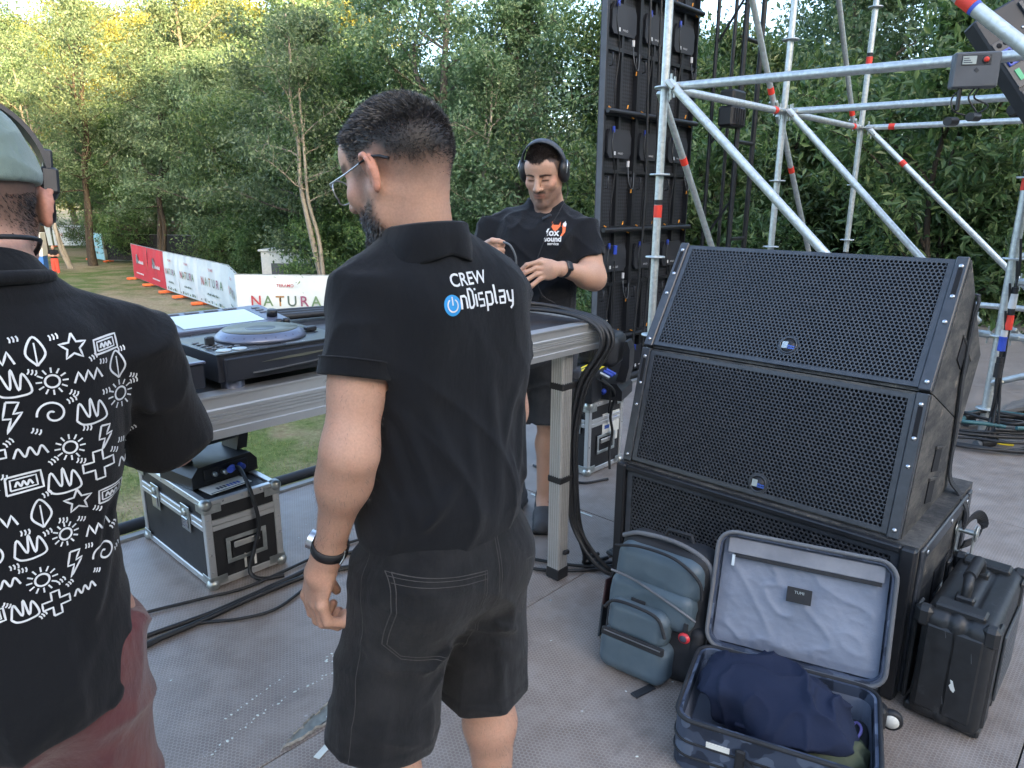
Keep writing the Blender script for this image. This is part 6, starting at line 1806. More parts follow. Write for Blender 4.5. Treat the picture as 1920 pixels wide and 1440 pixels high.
def strands(name, V, N, dens, length, flow, m, parent, seed=1, w=.0007, curl=.25):
    """cropped hair as tapered blades; dens 0..1 chance, length per root, flow (n,3) direction"""
    g = np.random.default_rng(seed)
    keep = g.random(len(V)) < dens
    V, N, L, Fl = V[keep], N[keep], length[keep], flow[keep]
    n = len(V)
    d = N*.9 + Fl + g.normal(0, curl, (n, 3)); d /= np.linalg.norm(d, axis=1)[:, None]
    L = L*g.uniform(.7, 1.15, n)
    side = np.cross(d, g.normal(0, 1, (n, 3))); side /= np.linalg.norm(side, axis=1)[:, None]
    mid = V + d*L[:, None]*.55
    d2 = d + Fl*.7 + g.normal(0, curl*.6, (n, 3)); d2 /= np.linalg.norm(d2, axis=1)[:, None]
    tip = mid + d2*L[:, None]*.45
    W = side*w*.5
    A = V - N*.001
    P = np.stack([A-W, A+W, mid-W*.9, mid+W*.9, tip], 1).reshape(-1, 3)
    i = np.arange(n)[:, None]*5
    T = np.concatenate([i+np.array([0, 1, 3]), i+np.array([0, 3, 2]), i+np.array([2, 3, 4])])
    return np_mesh(name, P, T, m, parent, True)

def verts_normals(o):
    me = o.data; n = len(me.vertices)
    V = np.empty(n*3, np.float32); me.vertices.foreach_get('co', V)
    N = np.empty(n*3, np.float32); me.vertices.foreach_get('normal', N)
    return V.reshape(-1, 3).astype(float), N.reshape(-1, 3).astype(float)

def densify(V, N, F, mult, g):
    """random points on the surface quads"""
    q = F[g.integers(0, len(F), mult)]
    a = g.random((mult, 2))
    def bl(X):
        return (X[q[:, 0]]*((1-a[:, :1])*(1-a[:, 1:])) + X[q[:, 1]]*(a[:, :1]*(1-a[:, 1:])) +
                X[q[:, 2]]*(a[:, :1]*a[:, 1:]) + X[q[:, 3]]*((1-a[:, :1])*a[:, 1:]))
    NN = bl(N); NN /= np.linalg.norm(NN, axis=1)[:, None]
    return bl(V), NN

def quads_of(o):
    me = o.data; F = np.empty(len(me.loops), np.int32); me.loops.foreach_get('vertex_index', F)
    return F.reshape(-1, 4)

def finger(S, pts, r0, r1, k=.004):
    n = len(pts)
    S.chain(pts, [r0 + (r1 - r0)*i/(n-1) for i in range(n)], k)

def arm(S, sh, el, wr, s=1.0):
    S.rc(sh, el, .048*s, .0405*s, k=.04)
    sh, el, wr = Vector(sh), Vector(el), Vector(wr)
    S.el(sh + (el-sh)*.55, (.0445*s, .047*s, .09), Rm=rot_to((0, 0, 1), el-sh), k=.03)
    m = el + (wr-el)*.28
    S.rc(el, m, .0410*s, .0412*s, k=.05)
    S.rc(m, wr, .0412*s, .0270*s, k=.04)

def leg(S, hip, kn, an, s=1.0, foot=None):
    hip, kn, an = Vector(hip), Vector(kn), Vector(an)
    S.rc(hip, kn, .082*s, .056*s, k=.03)
    m = kn + (an-kn)*.30 + Vector((0, -.012, 0))
    S.rc(kn, m, .052*s, .056*s, k=.03)
    S.rc(m, an, .056*s, .034*s, k=.03)
    if foot is not None: S.rc(an, foot, .036*s, .03*s, k=.02)

# ============================ person in the middle, seen from behind
def person_polo():
    T = thing('person', 'person in black polo with crew lettering across the back and black denim shorts, wearing glasses', 'person', (-.14, 1.31, 0), R(42))
    base = (.46, .268, .190)
    HM = Matrix.Translation((-.062, .022, 1.545)) @ Matrix.Rotation(R(17), 4, 'Z') @ Matrix.Rotation(R(-20), 4, 'X') @ Matrix.Scale(.96, 4)
    S = Sdf()
    head_sdf(S, HM, (-.040, -.022, 1.40), neck=.92)
    S.rc((-.040, -.022, 1.40), (0, 0, 1.28), .055, .08, k=.03)
    S.el((0, 0, 1.22), (.16, .10, .2), k=.05); S.el((0, 0, .98), (.15, .11, .18), k=.05)
    shl, ell, wrl = (-.150, -.01, 1.352), (-.222, -.050, 1.088), (-.222, .048, .868)
    shr, elr, wrr = (.138, -.005, 1.322), (.165, .000, 1.075), (.168, .115, .86)
    arm(S, shl, ell, wrl, .96); arm(S, shr, elr, wrr, 1.0)
    S.el((-.230, -.080, 1.083), (.011, .010, .014), k=.02)
    # left hand: loose fist, thumb hooked at the pocket
    S.rc(wrl, (-.234, .066, .820), .028, .030, k=.02)
    S.el((-.236, .074, .795), (.017, .041, .052), Rm=Matrix.Rotation(R(14), 3, 'X') @ Matrix.Rotation(R(10), 3, 'Y'), k=.015)
    for i in range(4):
        f0 = .112 - i*.0215; l = (1.0, 1.06, 1.0, .84)[i]; dz = (0, -.004, -.002, .005)[i]
        z0 = .757 + dz
        kn = (-.243, f0, z0)
        p1 = (-.236, f0 - .004, z0 - .040*l); p2 = (-.208, f0 - .010, z0 - .055*l); p3 = (-.193, f0 - .008, z0 - .036*l)
        finger(S, [(-.238, f0*.6 + .03, .80), kn, p1, p2, p3], .0115, .0088)
        S.el(kn, (.0115, .0105, .011), k=.006)
    finger(S, [(-.222, .090, .835), (-.205, .118, .797), (-.190, .120, .766), (-.180, .112, .742)], .0135, .0095)
    # right hand (mostly out of sight)
    S.el((.168, .14, .81), (.02, .04, .05), k=.02)
    for i in range(4):
        f0 = .17 - i*.02
        finger(S, [(.172, f0, .76), (.168, f0+.005, .73), (.150, f0+.005, .71), (.135, f0+.002, .725)], .0105, .0085)
    finger(S, [(.155, .16, .82), (.135, .185, .79), (.125, .19, .76)], .0125, .0095)
    leg(S, (-.10, 0, .82), (-.135, .02, .47), (-.150, -.01, .09), 1.0, (-.16, .10, .04))
    leg(S, (.10, 0, .82), (.105, .0, .47), (.118, -.03, .09), 1.0, (.125, .09, .04))
    def spec(P, x, y, z, ax, sm, paint, nz, ears):
        hz = .038 + .035*np.clip((y+.02)/.1, -1, 1) - .02*sm(.0, -.09, y)   # hair line rises to the front
        low = .040*sm(-.01, -.09, y)
        top = sm(-.050, .028, z - .018*sm(.02, .07, y) + nz*.010 + low)
        yl = .040 + .50*np.clip(z - .045, 0, .09)
        front = 1 - sm(yl, yl + .012, y + nz*.004)
        paint((.075, .055, .047), top*.62*front*(1-ears))
        paint((.022, .017, .016), sm(.010, .050, z + nz*.012 + low)*front*(1-ears))
        side = sm(.012, .022, y)*(1-sm(.04, .06, y))*sm(-.06, -.03, z)*(1 - sm(.02, .05, z))*sm(.045, .06, ax)
        paint((.12, .08, .066), side*.42*(1-ears))
        jl = -.052 + .25*np.clip(.05 - y, 0, .05)
        beard = sm(.004, .030, y)*(1-sm(jl - .010, jl + .016, z + nz*.012))*sm(-.15, -.125, z)
        paint((.045, .033, .029), beard*.88)
        must = sm(.075, .09, y)*sm(-.056, -.050, z)*(1-sm(-.038, -.032, z))*(1-sm(.025, .035, ax))
        paint((.05, .035, .03), must*.85)
        brow = sm(.05, .065, y)*sm(.022, .027, z)*(1-sm(.036, .040, z))*sm(.008, .014, ax)
        paint((.03, .022, .02), brow*.85)
    col = lambda V: head_tone(V, HM.inverted(), base, spec)
    body = sdf_obj('body', S, .0035, 'skin', T, None, col)
    # hair and beard
    V, N = verts_normals(body); F = quads_of(body)
    Mi = np.array(HM.inverted())
    q = V[F].mean(1) @ Mi[:3, :3].T + Mi[:3, 3]
    Fh = F[(q[:, 2] > -.14) & (np.linalg.norm(q, axis=1) < .17)]
    g = np.random.default_rng(3)
    HV, HN = densify(V, N, Fh, 150000, g)
    p = HV @ Mi[:3, :3].T + Mi[:3, 3]; x, y, z = p.T
    def sm(a, b, t):
        t = np.clip((t - a)/(b - a), 0, 1); return t*t*(3 - 2*t)
    ears = (np.abs(x) > .074) & (y > -.05) & (y < .03) & (z < .036)
    zz = z + .040*sm(-.01, -.09, y) + vnoise(p*60)*.006
    scalp = sm(-.012, .045, zz)*(1 - sm(.036 + .50*np.clip(z - .045, 0, .09), .050 + .50*np.clip(z - .045, 0, .09), y))
    topness = sm(.045, .085, z + .012*sm(-.02, -.09, y))
    Rh = np.array(HM)[:3, :3]
    fl = np.zeros_like(p); fl[:, 1] = .75*topness + .05; fl[:, 2] = -.25 + .25*topness
    fl[:, 1] -= .25*sm(-.03, -.09, y); fl[:, 0] += .25*vnoise(p*16)
    flow = fl @ Rh.T
    strands('hair', HV, HN, np.where(ears, 0, scalp*(.20 + .30*topness)), .002 + .005*sm(.01, .05, zz) + .006*topness*(1 - .4*sm(.03, .08, y)), flow, 'hair_dark', T, 5, .00075, .2)
    jl = -.052 + .25*np.clip(.05 - y, 0, .05)
    bd = sm(.008, .035, y)*(1 - sm(jl - .014, jl + .01, z))*(z > -.135)
    fb = np.zeros_like(p); fb[:, 2] = -.9; fb[:, 1] = .15
    strands('beard', HV, HN, bd*.35, .005 + .009*sm(-.07, -.11, z), fb @ Rh.T, 'hair_dark', T, 6, .0007, .3)
    # fine hair on arms and calves
    cz = V[F].mean(1)
    Fa = F[((np.abs(cz[:, 0]) > .17) & (cz[:, 2] > .88) & (cz[:, 2] < 1.22)) | ((cz[:, 2] < .46) & (cz[:, 2] > .12))]
    AV, AN = densify(V, N, Fa, 2600, g)
    fa_ = np.zeros_like(AV); fa_[:, 2] = -1.1; fa_[:, 1] = -.3
    strands('body_hair', AV, AN, np.full(len(AV), .9), np.full(len(AV), .010), fa_, 'hair_dark', T, 12, .00035, .35)
    # glasses
    gl = bpy.data.objects.new('glasses', None); link(gl, T)
    gm = MB()
    def H(p): return HM @ Vector(p)
    for s in (-1, 1):
        ring = [H((s*.034 + .026*math.cos(a)*s, .117 - .006*abs(math.cos(a)) - (.004 if math.cos(a) > .5 else 0), .004 + .023*math.sin(a))) for a in np.linspace(0, 2*math.pi, 25)]
        gm.tube(ring, .0013, 6)
        gm.tube([H((s*.059, .110, .012)), H((s*.074, .098, .013)), H((s*.079, .05, .014)), H((s*.082, .005, .018))], .0015, 6)
    gm.tube([H((-.009, .117, .010)), H((0, .121, .014)), H((.009, .117, .010))], .0013, 6)
    gm.build('frame', 'steel', gl)
    for s in (-1, 1):
        MB().tube([H((s*.082, .012, .018)), H((s*.083, -.015, .020)), H((s*.0815, -.035, .013)), H((s*.0805, -.052, .003))], [.002, .0024, .0026, .0026], 8).build('temple_tip', 'rubber_black', gl)
        lens = [H((s*.034 + .025*math.cos(a)*s, .1165 - .006*abs(math.cos(a)), .004 + .022*math.sin(a))) for a in np.linspace(0, 2*math.pi, 24, endpoint=False)]
        MB().add(lens, [tuple(range(24))]).build('lens', 'clear_glass', gl)
    # polo shirt
    S = Sdf()
    S.el((-.002, -.002, 1.285), (.188, .128, .165), k=.05)
    S.el((-.002, -.006, 1.10), (.180, .132, .24), k=.06)
    S.el((-.004, -.002, .93), (.182, .146, .20), k=.06)
    S.rc((-.035, -.02, 1.412), (-.146, -.008, 1.356), .050, .058, k=.05)
    S.rc((-.025, -.02, 1.410), (.140, -.004, 1.330), .050, .058, k=.05)
    S.rc((-.036, -.032, 1.32), (-.042, -.030, 1.402), .090, .066, k=.05)
    S.rc((-.08, -.06, 1.33), (-.10, -.055, 1.20), .062, .06, k=.05); S.rc((.08, -.06, 1.33), (.10, -.055, 1.20), .062, .06, k=.05)
    for sh, el in ((shl, ell), (shr, elr)):
        sh, el = Vector(sh), Vector(el); d = el - sh
        e = sh + d*.54
        S.cc(sh - d*.05, e, .063, .068, .006, k=.035)
        S.cc(e - d*.08, e + d*.05, .050, .0515, .003, k=.004, op='s')
    S.half((0, 0, .862), (.03, .10, -1), k=.008)
    FOLDS = [(-.13, -.09, 1.22, -.05, -.135, 1.02, .011, .009), (-.15, -.07, 1.20, -.10, -.13, .98, .010, .010), (-.16, -.05, 1.16, -.13, -.12, .93, .011, .010),
             (.12, -.10, 1.24, .05, -.135, 1.06, .010, .008), (.14, -.08, 1.20, .09, -.13, .97, .011, .010), (.155, -.05, 1.17, .13, -.12, .93, .010, .009),
             (.02, -.13, 1.20, .03, -.14, .95, .013, .007), (-.03, -.13, 1.12, -.02, -.145, .90, .012, .007), (.07, -.14, 1.05, .10, -.14, .90, .010, .008),
             (-.06, -.14, 1.02, -.14, -.12, .91, .009, .009), (.16, .0, 1.02, .06, -.14, .93, .009, .008), (-.17, -.02, 1.0, -.05, -.145, .94, .009, .008),
             (-.09, -.07, 1.37, -.145, -.07, 1.27, .009, .007), (-.06, -.08, 1.36, -.11, -.095, 1.25, .010, .005), (.08, -.07, 1.35, .12, -.085, 1.25, .009, .006),
             (-.19, -.06, 1.33, -.215, -.085, 1.23, .008, .006), (-.165, -.065, 1.31, -.17, -.085, 1.22, .008, .006)]
    def disp(P):
        x, y, z = P[..., 0], P[..., 1], P[..., 2]
        low = np.clip((1.30 - z)/.35, 0, 1)
        q = np.stack([x*9 + 2.2*np.sin(z*5), y*9 + 5, z*2.0 + 3], -1)
        a = ridge(q)*.0105*low
        q2 = np.stack([x*14 + z*9, y*14, z*7 - x*6], -1)
        b = ridge(q2)*.004*(.4 + .6*np.clip((x - .05)/.12, 0, 1))
        hemroll = np.exp(-((z - .885)/.012)**2)*.0
        q3 = np.stack([x*22, y*22, z*10 + 8], -1)
        waist = ridge(np.stack([x*5 + 1.5, y*5, z*17 + x*8], -1))*.007*np.exp(-((z - .95)/.07)**2)
        sleeve = ridge(np.stack([x*10 + 3, y*16, z*11], -1))*.006*np.clip((np.abs(x) - .15)/.05, 0, 1)*np.clip((z - 1.20)/.05, 0, 1)
        return .006 - (a + b + waist + folds(P, FOLDS))*(.25 + .75*np.clip((z - .865)/.07, 0, 1)) - sleeve - vnoise(q3)*.0012
    shirt = sdf_obj('polo_shirt', S, .0045, 'black_pique', T, disp)
    # collar: stand and turned-down fall
    nc = Vector((-.044, -.026, 1.430)); V = []; n = 64
    prof = [(-.003, -.035), (-.003, .000), (-.001, .022), (.004, .027), (.009, .024), (.015, .006), (.022, -.020), (.0225, -.025), (.018, -.024), (.011, .000)]
    for i in range(n):
        a = 2*math.pi*i/n; ca, sa = math.cos(a), math.sin(a); back = max(0, -sa); fr = max(0, sa)
        for (dr, dz) in prof:
            rr = .059 + dr*(1 + .15*back + .3*abs(ca)) + .0015*math.sin(5*a + 1) + (.002*math.sin(9*a) if dr > .015 else 0)
            V.append(nc + Vector((rr*1.04*ca, rr*1.06*sa - .25*dz, dz*(1 + .15*back) + .006*back - .060*fr*fr - .012*abs(ca)*(dr > .01) + (.004*math.sin(4*a + 2) if dr > .015 else 0))))
    m_ = len(prof)
    MB().add(V, [(i*m_+j, ((i+1) % n)*m_+j, ((i+1) % n)*m_+(j+1) % m_, i*m_+(j+1) % m_) for i in range(n) for j in range(m_)], True).build('collar', 'black_pique', shirt)
    for sh, el in ((shl, ell), (shr, elr)):
        sh, el = Vector(sh), Vector(el); d = (el - sh); e = sh + d*.54; dn = d.normalized(); u = dn.orthogonal().normalized(); w = dn.cross(u); V = []
        for i in range(40):
            a = 2*math.pi*i/40; q = u*math.cos(a) + w*math.sin(a)
            for (off, rr) in ((-.030, .0655), (-.029, .0690), (-.027, .0690), (-.026, .0672), (-.003, .0690), (.001, .0672), (.001, .062)): V.append(e + dn*off + q*rr)
        MB().add(V, [(i*7+j, ((i+1) % 40)*7+j, ((i+1) % 40)*7+j+1, i*7+j+1) for i in range(40) for j in range(6)], True).build('sleeve_hem', 'black_pique', shirt)
    # print on the back
    bv = bvh_of([shirt])
    up = (0, 0, 1)
    D = Decal(bv, (-.006, -.14, 1.336), (1, 0, .02), up)
    D.text('CREW', .030, -.012, .034, .0004)
    x0 = -.040
    def L(pts, w=.0042): D.line([(x0 + a*.0098, b*.0098 - .012) for a, b in pts], w)
    L([(0, 0), (0, 2.1), (.9, 2.1), (1.25, 1.75), (1.25, 0)])                                   # n
    L([(1.9, 0), (1.9, 3.1), (2.6, 3.1), (3.05, 2.6), (3.05, .5), (2.6, 0), (1.9, 0)])           # D
    L([(3.75, 0), (3.75, 2.1)]); L([(3.75, 2.75), (3.75, 3.1)])                                  # i
    L([(5.6, 2.1), (4.5, 2.1), (4.45, 1.1), (5.6, 1.05), (5.6, 0), (4.4, 0)])                    # s
    L([(6.3, -1.1), (6.3, 2.1), (7.5, 2.1), (7.6, 1.7), (7.6, .3), (7.3, 0), (6.3, 0)])          # p
    L([(8.3, 3.3), (8.3, .35), (8.6, 0)])                                                        # l
    L([(9.2, 2.1), (10.4, 2.1), (10.4, 0), (9.3, 0), (9.25, 1.05), (10.4, 1.1)])                 # a
    L([(11.0, 2.1), (11.3, .3), (12.0, .15)]); L([(12.3, 2.1), (12.1, -.6), (11.6, -1.1)])       # y
    lo = D.build('lettering', 'print_white', shirt); lo['label'] = 'white CREW and display lettering'
    D = Decal(bv, (-.006, -.14, 1.336), (1, 0, .02), up, .0010)
    D.disc(-.058, -.004, .0165, .0175); e = D.build('emblem', 'print_blue', shirt); e['label'] = 'round blue power symbol'
    D = Decal(bv, (-.006, -.14, 1.336), (1, 0, .02), up, .0018)
    D.line([(-.058 + .0098*math.sin(a), -.004 + .0105*math.cos(a)) for a in np.linspace(.55, 2*math.pi - .55, 24)], .0024, .003)
    D.line([(-.058, .010), (-.058, -.004)], .0024)
    D.build('power_symbol', 'print_white', shirt)
    # sleeve hem and shirt hem stitching are faint ridges
    # shorts
    S = Sdf()
    S.el((0, -.004, .885), (.172, .128, .13), k=.05)
    S.el((-.010, -.020, .80), (.172, .140, .13), k=.06)
    S.el((-.085, -.065, .80), (.088, .082, .10), k=.05); S.el((.085, -.065, .80), (.088, .082, .10), k=.05)
    lk, rk = Vector((-.155, .006, .452)), Vector((.092, -.012, .452))
    S.cc((-.088, -.005, .82), lk, .108, .112, .01, k=.05)
    S.cc((.082, -.010, .82), rk, .104, .102, .01, k=.05)
    S.cc(lk + Vector((0, 0, .04)), lk - Vector((0, 0, .03)), .090, .094, .003, k=.004, op='s')
    S.cc(rk + Vector((0, 0, .04)), rk - Vector((0, 0, .03)), .082, .086, .003, k=.004, op='s')
    SF = [(-.02, -.13, .70, -.14, -.12, .64, .010, .010), (.0, -.12, .67, -.12, -.10, .58, .010, .009), (.01, -.12, .70, .12, -.12, .63, .010, .010), (.02, -.12, .66, .12, -.10, .57, .010, .008), (-.19, -.09, .60, -.21, -.07, .47, .012, .008), (-.10, -.115, .58, -.11, -.10, .47, .012, .007), (-.16, -.12, .83, -.05, -.145, .79, .008, .006), (.06, -.115, .60, .07, -.11, .47, .011, .007), (-.22, -.03, .72, -.18, -.10, .66, .009, .008)]
    def disp(P):
        x, y, z = P[..., 0], P[..., 1], P[..., 2]
        a = ridge(np.stack([x*6, y*7 + 2, z*11 + x*6], -1))*.009*np.clip((.88 - z)/.2, 0, 1)
        b = ridge(np.stack([x*9 + 7, y*9, z*4], -1))*.008*np.clip((.70 - z)/.2, 0, 1)
        c_ = vnoise(np.stack([x*16, y*16, z*16], -1))*.002
        hem = -.0025*(np.abs(z - .466) < .016)
        cr = ridge(np.stack([x*14 + z*8, y*10, z*20], -1))*.005*np.exp(-((z - .66)/.09)**2 - (x/.10)**2)
        return .007 - a - b - c_ - cr + hem - folds(P, SF)
    shorts = sdf_obj('shorts', S, .0045, 'black_denim', T, disp)
    bv = bvh_of([shorts])
    def PD(): return Decal(bv, (.012, -.16, .772), (1, 0, 0), up, .0014)
    D = PD()
    for off in (0, .006):
        D.line([(-.186 + off, .086), (-.020 - off, .062), (-.040 - off, -.085 + off), (-.070, -.118 + off), (-.176, -.085 + off), (-.200 + off, -.055), (-.186 + off, .086)], .0012)
    for off in (.006, .016): D.line([(-.186, .086 - off), (-.020, .062 - off)], .0012)
    D.build('pocket_stitching', 'stitch', shorts)
    D = PD()
    for off in (0, .006):
        D.line([(.085 + off, .045), (.150 - off, .028), (.150, -.06), (.115, -.105), (.085 + off, -.085), (.085 + off, .045)], .0012)
    D.build('pocket_stitching', 'stitch', shorts)
    D = PD(); D.line([(.012, .12), (.008, .02), (-.006, -.10), (-.01, -.15)], .0012); D.line([(.018, .12), (.014, .02), (0, -.10)], .0012)
    D.build('seat_seam', 'stitch', shorts)
    D = Decal(bv, (-.2, -.03, .7), (.2, -1, 0), up, .0014)
    D.line([(-.01, .18), (.0, .08), (.005, -.1), (.0, -.24)], .0016)
    D.build('side_seam', 'stitch', shorts)
    # wrist watch
    wt = bpy.data.objects.new('watch', None); link(wt, T)
    ax = (Vector(wrl) - Vector(ell)).normalized(); wc = Vector(wrl) - ax*.012
    Wf = frame(wc, Vector((0, 1, 0)).cross(ax).cross(ax)*-1, Vector((1, 0, 0)).cross(ax)*1)
    b_ = MB(); n = 32; V = []
    for i in range(n):
        a = 2*math.pi*i/n
        for (dr, dz) in ((0, -.010), (.003, -.010), (.003, .010), (0, .010)):
            rr = .0305 + dr; V.append(wc + ax*dz + (Wf.col[0].to_3d()*math.cos(a)*1.03 + Wf.col[0].to_3d().cross(ax)*math.sin(a)*1.03)*rr)
    b_.add(V, [(i*4+j, ((i+1) % n)*4+j, ((i+1) % n)*4+(j+1) % 4, i*4+(j+1) % 4) for i in range(n) for j in range(4)], True)
    b_.build('strap', 'rubber_black', wt)
    fa = Vector((-.55, .8, 0)); fa = (fa - ax*fa.dot(ax)).normalized()
    MB().cyl(wc + fa*.030, wc + fa*.041, .0185, 24).build('watch_case', 'steel', wt)
    MB().cyl(wc + fa*.0405, wc + fa*.042, .0165, 24).build('dial', 'rubber_black', wt)
    MB().tube([wc - fa*.031 + ax*.011 + fa.cross(ax)*.02, wc - fa*.034 + fa.cross(ax)*.014, wc - fa*.031 - ax*.011 + fa.cross(ax)*.006], .0022, 6).build('buckle', 'steel', wt)
    return T
# ============================ person at the picture's edge, seen from behind
def person_print():
    T = thing('person', 'person in black shirt with white doodle print, sage green cap and dark red trousers', 'person', (-.77, 1.04, 0), R(40))
    base = (.50, .29, .215)
    HM = Matrix.Translation((.004, .040, 1.492)) @ Matrix.Rotation(R(0), 4, 'Z') @ Matrix.Rotation(R(-16), 4, 'X')
    S = Sdf()
    head_sdf(S, HM, (.010, -.030, 1.36), fat=1.0, neck=.95)
    S.rc((.010, -.03, 1.36), (0, 0, 1.24), .055, .09, k=.04)
    S.el((0, 0, 1.18), (.14, .10, .18), k=.05); S.el((-.02, 0, .95), (.13, .11, .18), k=.05)
    shr, elr, wrr = (.180, .0, 1.265), (.236, .07, 1.065), (.11, .27, 1.08)
    shl, ell, wll = (-.185, .0, 1.28), (-.25, .07, 1.03), (-.11, .27, 1.06)
    arm(S, shr, elr, wrr); arm(S, shl, ell, wll)
    for s, w in ((1, wrr), (-1, wll)):
        w = Vector(w)
        S.el(w + Vector((-.03*s, .055, 0)), (.04, .05, .017), Rm=Matrix.Rotation(R(25*s), 3, 'Z'), k=.02)
        for i in range(4):
            b = w + Vector((-.03*s - .012*s*0 + (i-1.5)*.02, .10 - abs(i-1.2)*.004, 0))
            finger(S, [w + Vector((-.03*s + (i-1.5)*.016, .06, 0)), b, b + Vector((-.012*s, .035, -.006)), b + Vector((-.018*s, .055, -.022))], .0105, .0085)
        finger(S, [w + Vector((-.05*s, .02, 0)), w + Vector((-.075*s, .06, -.008)), w + Vector((-.075*s, .09, -.015))], .0125, .0095)
    leg(S, (.05, 0, .80), (.06, .02, .46), (.07, -.02, .09), 1.0, (.08, .09, .04))
    leg(S, (-.13, 0, .80), (-.14, .02, .46), (-.15, -.02, .09), 1.0, (-.16, .09, .04))
    def spec(P, x, y, z, ax, sm, paint, nz, ears):
        nape = (1 - sm(-.01, .02, y))*sm(-.085, -.03, z + nz*.02)
        paint((.09, .065, .055), nape*.75*(1-ears))
        paint((.05, .038, .034), sm(-.03, .02, z)*(1 - sm(.02, .04, y))*(1-ears)*.8)
        st = sm(.0, .03, y)*(1 - sm(-.05, -.03, z))*sm(-.14, -.12, z)
        paint((.16, .10, .085), st*.5)
    body = sdf_obj('body', S, .0042, 'skin', T, None, lambda V: head_tone(V, HM.inverted(), base, spec))
    V, N = verts_normals(body); F = quads_of(body); Mi = np.array(HM.inverted())
    q = V[F].mean(1) @ Mi[:3, :3].T + Mi[:3, 3]
    Fh = F[(q[:, 2] > -.09) & (q[:, 2] < .05) & (np.linalg.norm(q, axis=1) < .16)]
    HV, HN = densify(V, N, Fh, 30000, np.random.default_rng(4))
    p = HV @ Mi[:3, :3].T + Mi[:3, 3]; x, y, z = p.T
    ears = (np.abs(x) > .072) & (y > -.05) & (y < .03)
    d = np.clip((z + .075)/.06, 0, 1)*(y < .015)*(~ears)*(z < .32*y + .018)
    fl = np.zeros_like(p); fl[:, 2] = -.8
    strands('hair', HV, HN, d*.5, .004 + .004*d, fl @ np.array(HM)[:3, :3].T, 'hair_brown', T, 8, .0007, .2)
    # cap
    cp = bpy.data.objects.new('cap', None); link(cp, T)
    C = Sdf(); C.M = HM @ Matrix.Rotation(R(-4), 4, 'X')
    C.el((0, -.013, .014), (.0905, .1155, .136), k=.01)
    C.half((0, 0, .024), (0, .30, -1), k=.006)
    def cd(P):
        w = np.array((HM).inverted()); q = P @ w[:3, :3].T.astype(np.float32) + w[:3, 3].astype(np.float32)
        seam = np.abs(np.sin(np.arctan2(q[..., 1] + .01, q[..., 0])*3))
        r = ridge(np.stack([q[..., 0]*18, q[..., 1]*14 + 4, q[..., 2]*22], -1))*.0045
        return .002 + .0022*np.exp(-(seam/.035)**2) - r
    sdf_obj('crown_panel', C, .0042, 'sage', cp, cd)
    pk = MB(); V = []; n = 14
    for i in range(n+1):
        a = math.pi*i/n
        for r, zz in ((.085, 0.), (.16, -.012)):
            V.append(HM @ Vector((r*.95*math.cos(a)*(1 if r < .1 else .6), .02 + r*1.0*math.sin(a), .028 + zz - .012*abs(math.cos(a)))))
    V2 = [v + Vector((0, 0, .005)) for v in V]; m_ = len(V)
    pk.add(V + V2, [(2*i, 2*i+2, 2*i+3, 2*i+1) for i in range(n)] + [(m_+2*i, m_+2*i+1, m_+2*i+3, m_+2*i+2) for i in range(n)] + [(2*i+1, 2*i+3, m_+2*i+3, m_+2*i+1) for i in range(n)], True)
    pk.build('peak', 'sage', cp)
    # headphones worn over the cap
    hp = bpy.data.objects.new('headphones', None); link(hp, T)
    arc = [HM @ Vector((.096*math.cos(a)*1.02, -.004 - .004*math.sin(a), .040 + .112*math.sin(a))) for a in np.linspace(-.05, math.pi + .05, 30)]
    band = MB(); V = []
    yy = (HM.to_3x3() @ Vector((0, 1, 0)))
    for i, p_ in enumerate(arc):
        out = (p_ - HM @ Vector((0, -.01, .03))).normalized()
        for (a, b) in ((-.016, 0), (.016, 0), (.016, .007), (-.016, .007)): V.append(p_ + yy*a + out*b)
    n = len(arc)
    band.add(V, [(i*4+j, i*4+(j+1) % 4, (i+1)*4+(j+1) % 4, (i+1)*4+j) for i in range(n-1) for j in range(4)], False)
    band.build('headband', 'plastic_black', hp)
    for s in (-1, 1):
        Y = HM @ Matrix.Translation((s*.098, -.002, .020)) @ Matrix.Rotation(R(6*s), 4, 'Y')
        MB().box((-.012, -.020, -.012), (.013, .020, .030), Y, .004).build('hinge', 'plastic_black', hp)
        MB().box((-.006, -.013, .018), (.007, .013, .060), Y, .003).build('slider', 'plastic_black', hp)
        MB().lathe([(.001, -.012), (.026, -.012), (.033, -.006), (.034, .006), (.028, .014), (.001, .016)], 20,
                   HM @ Matrix.Translation((s*.096, .072, .016)) @ Matrix.Rotation(s*math.pi/2, 4, 'Y')).build('ear_cup', 'plastic_black', hp)
        MB().tube([HM @ Vector((s*.10, .012, .012)), HM @ Vector((s*.102, .045, .012)), HM @ Vector((s*.10, .07, .016))], .004, 8).build('yoke', 'plastic_black', hp)
    # lanyard
    ring = [Vector((.008 + .064*math.cos(a), -.024 + .068*math.sin(a), 1.436 - .045*max(0, math.sin(a)) + .012*max(0, -math.sin(a)))) for a in np.linspace(0, 2*math.pi, 33)]
    MB().tube(ring, .0035, 8).build('lanyard', 'rubber_black', T)
    # shirt
    S = Sdf()
    S.el((-.01, -.004, 1.19), (.172, .135, .17), k=.06)
    S.el((-.035, -.008, .98), (.158, .150, .26), k=.06)
    S.el((-.045, -.010, .76), (.166, .172, .25), k=.06)
    S.rc((.02, -.03, 1.355), (.165, -.002, 1.272), .054, .066, k=.05)
    S.rc((.01, -.03, 1.355), (-.178, -.002, 1.275), .054, .066, k=.05)
    S.rc((.008, -.030, 1.29), (.006, -.030, 1.386), .088, .064, k=.04)
    S.rc((.06, -.07, 1.27), (.07, -.07, 1.10), .07, .06, k=.05); S.rc((-.08, -.07, 1.27), (-.09, -.07, 1.10), .07, .06, k=.05)
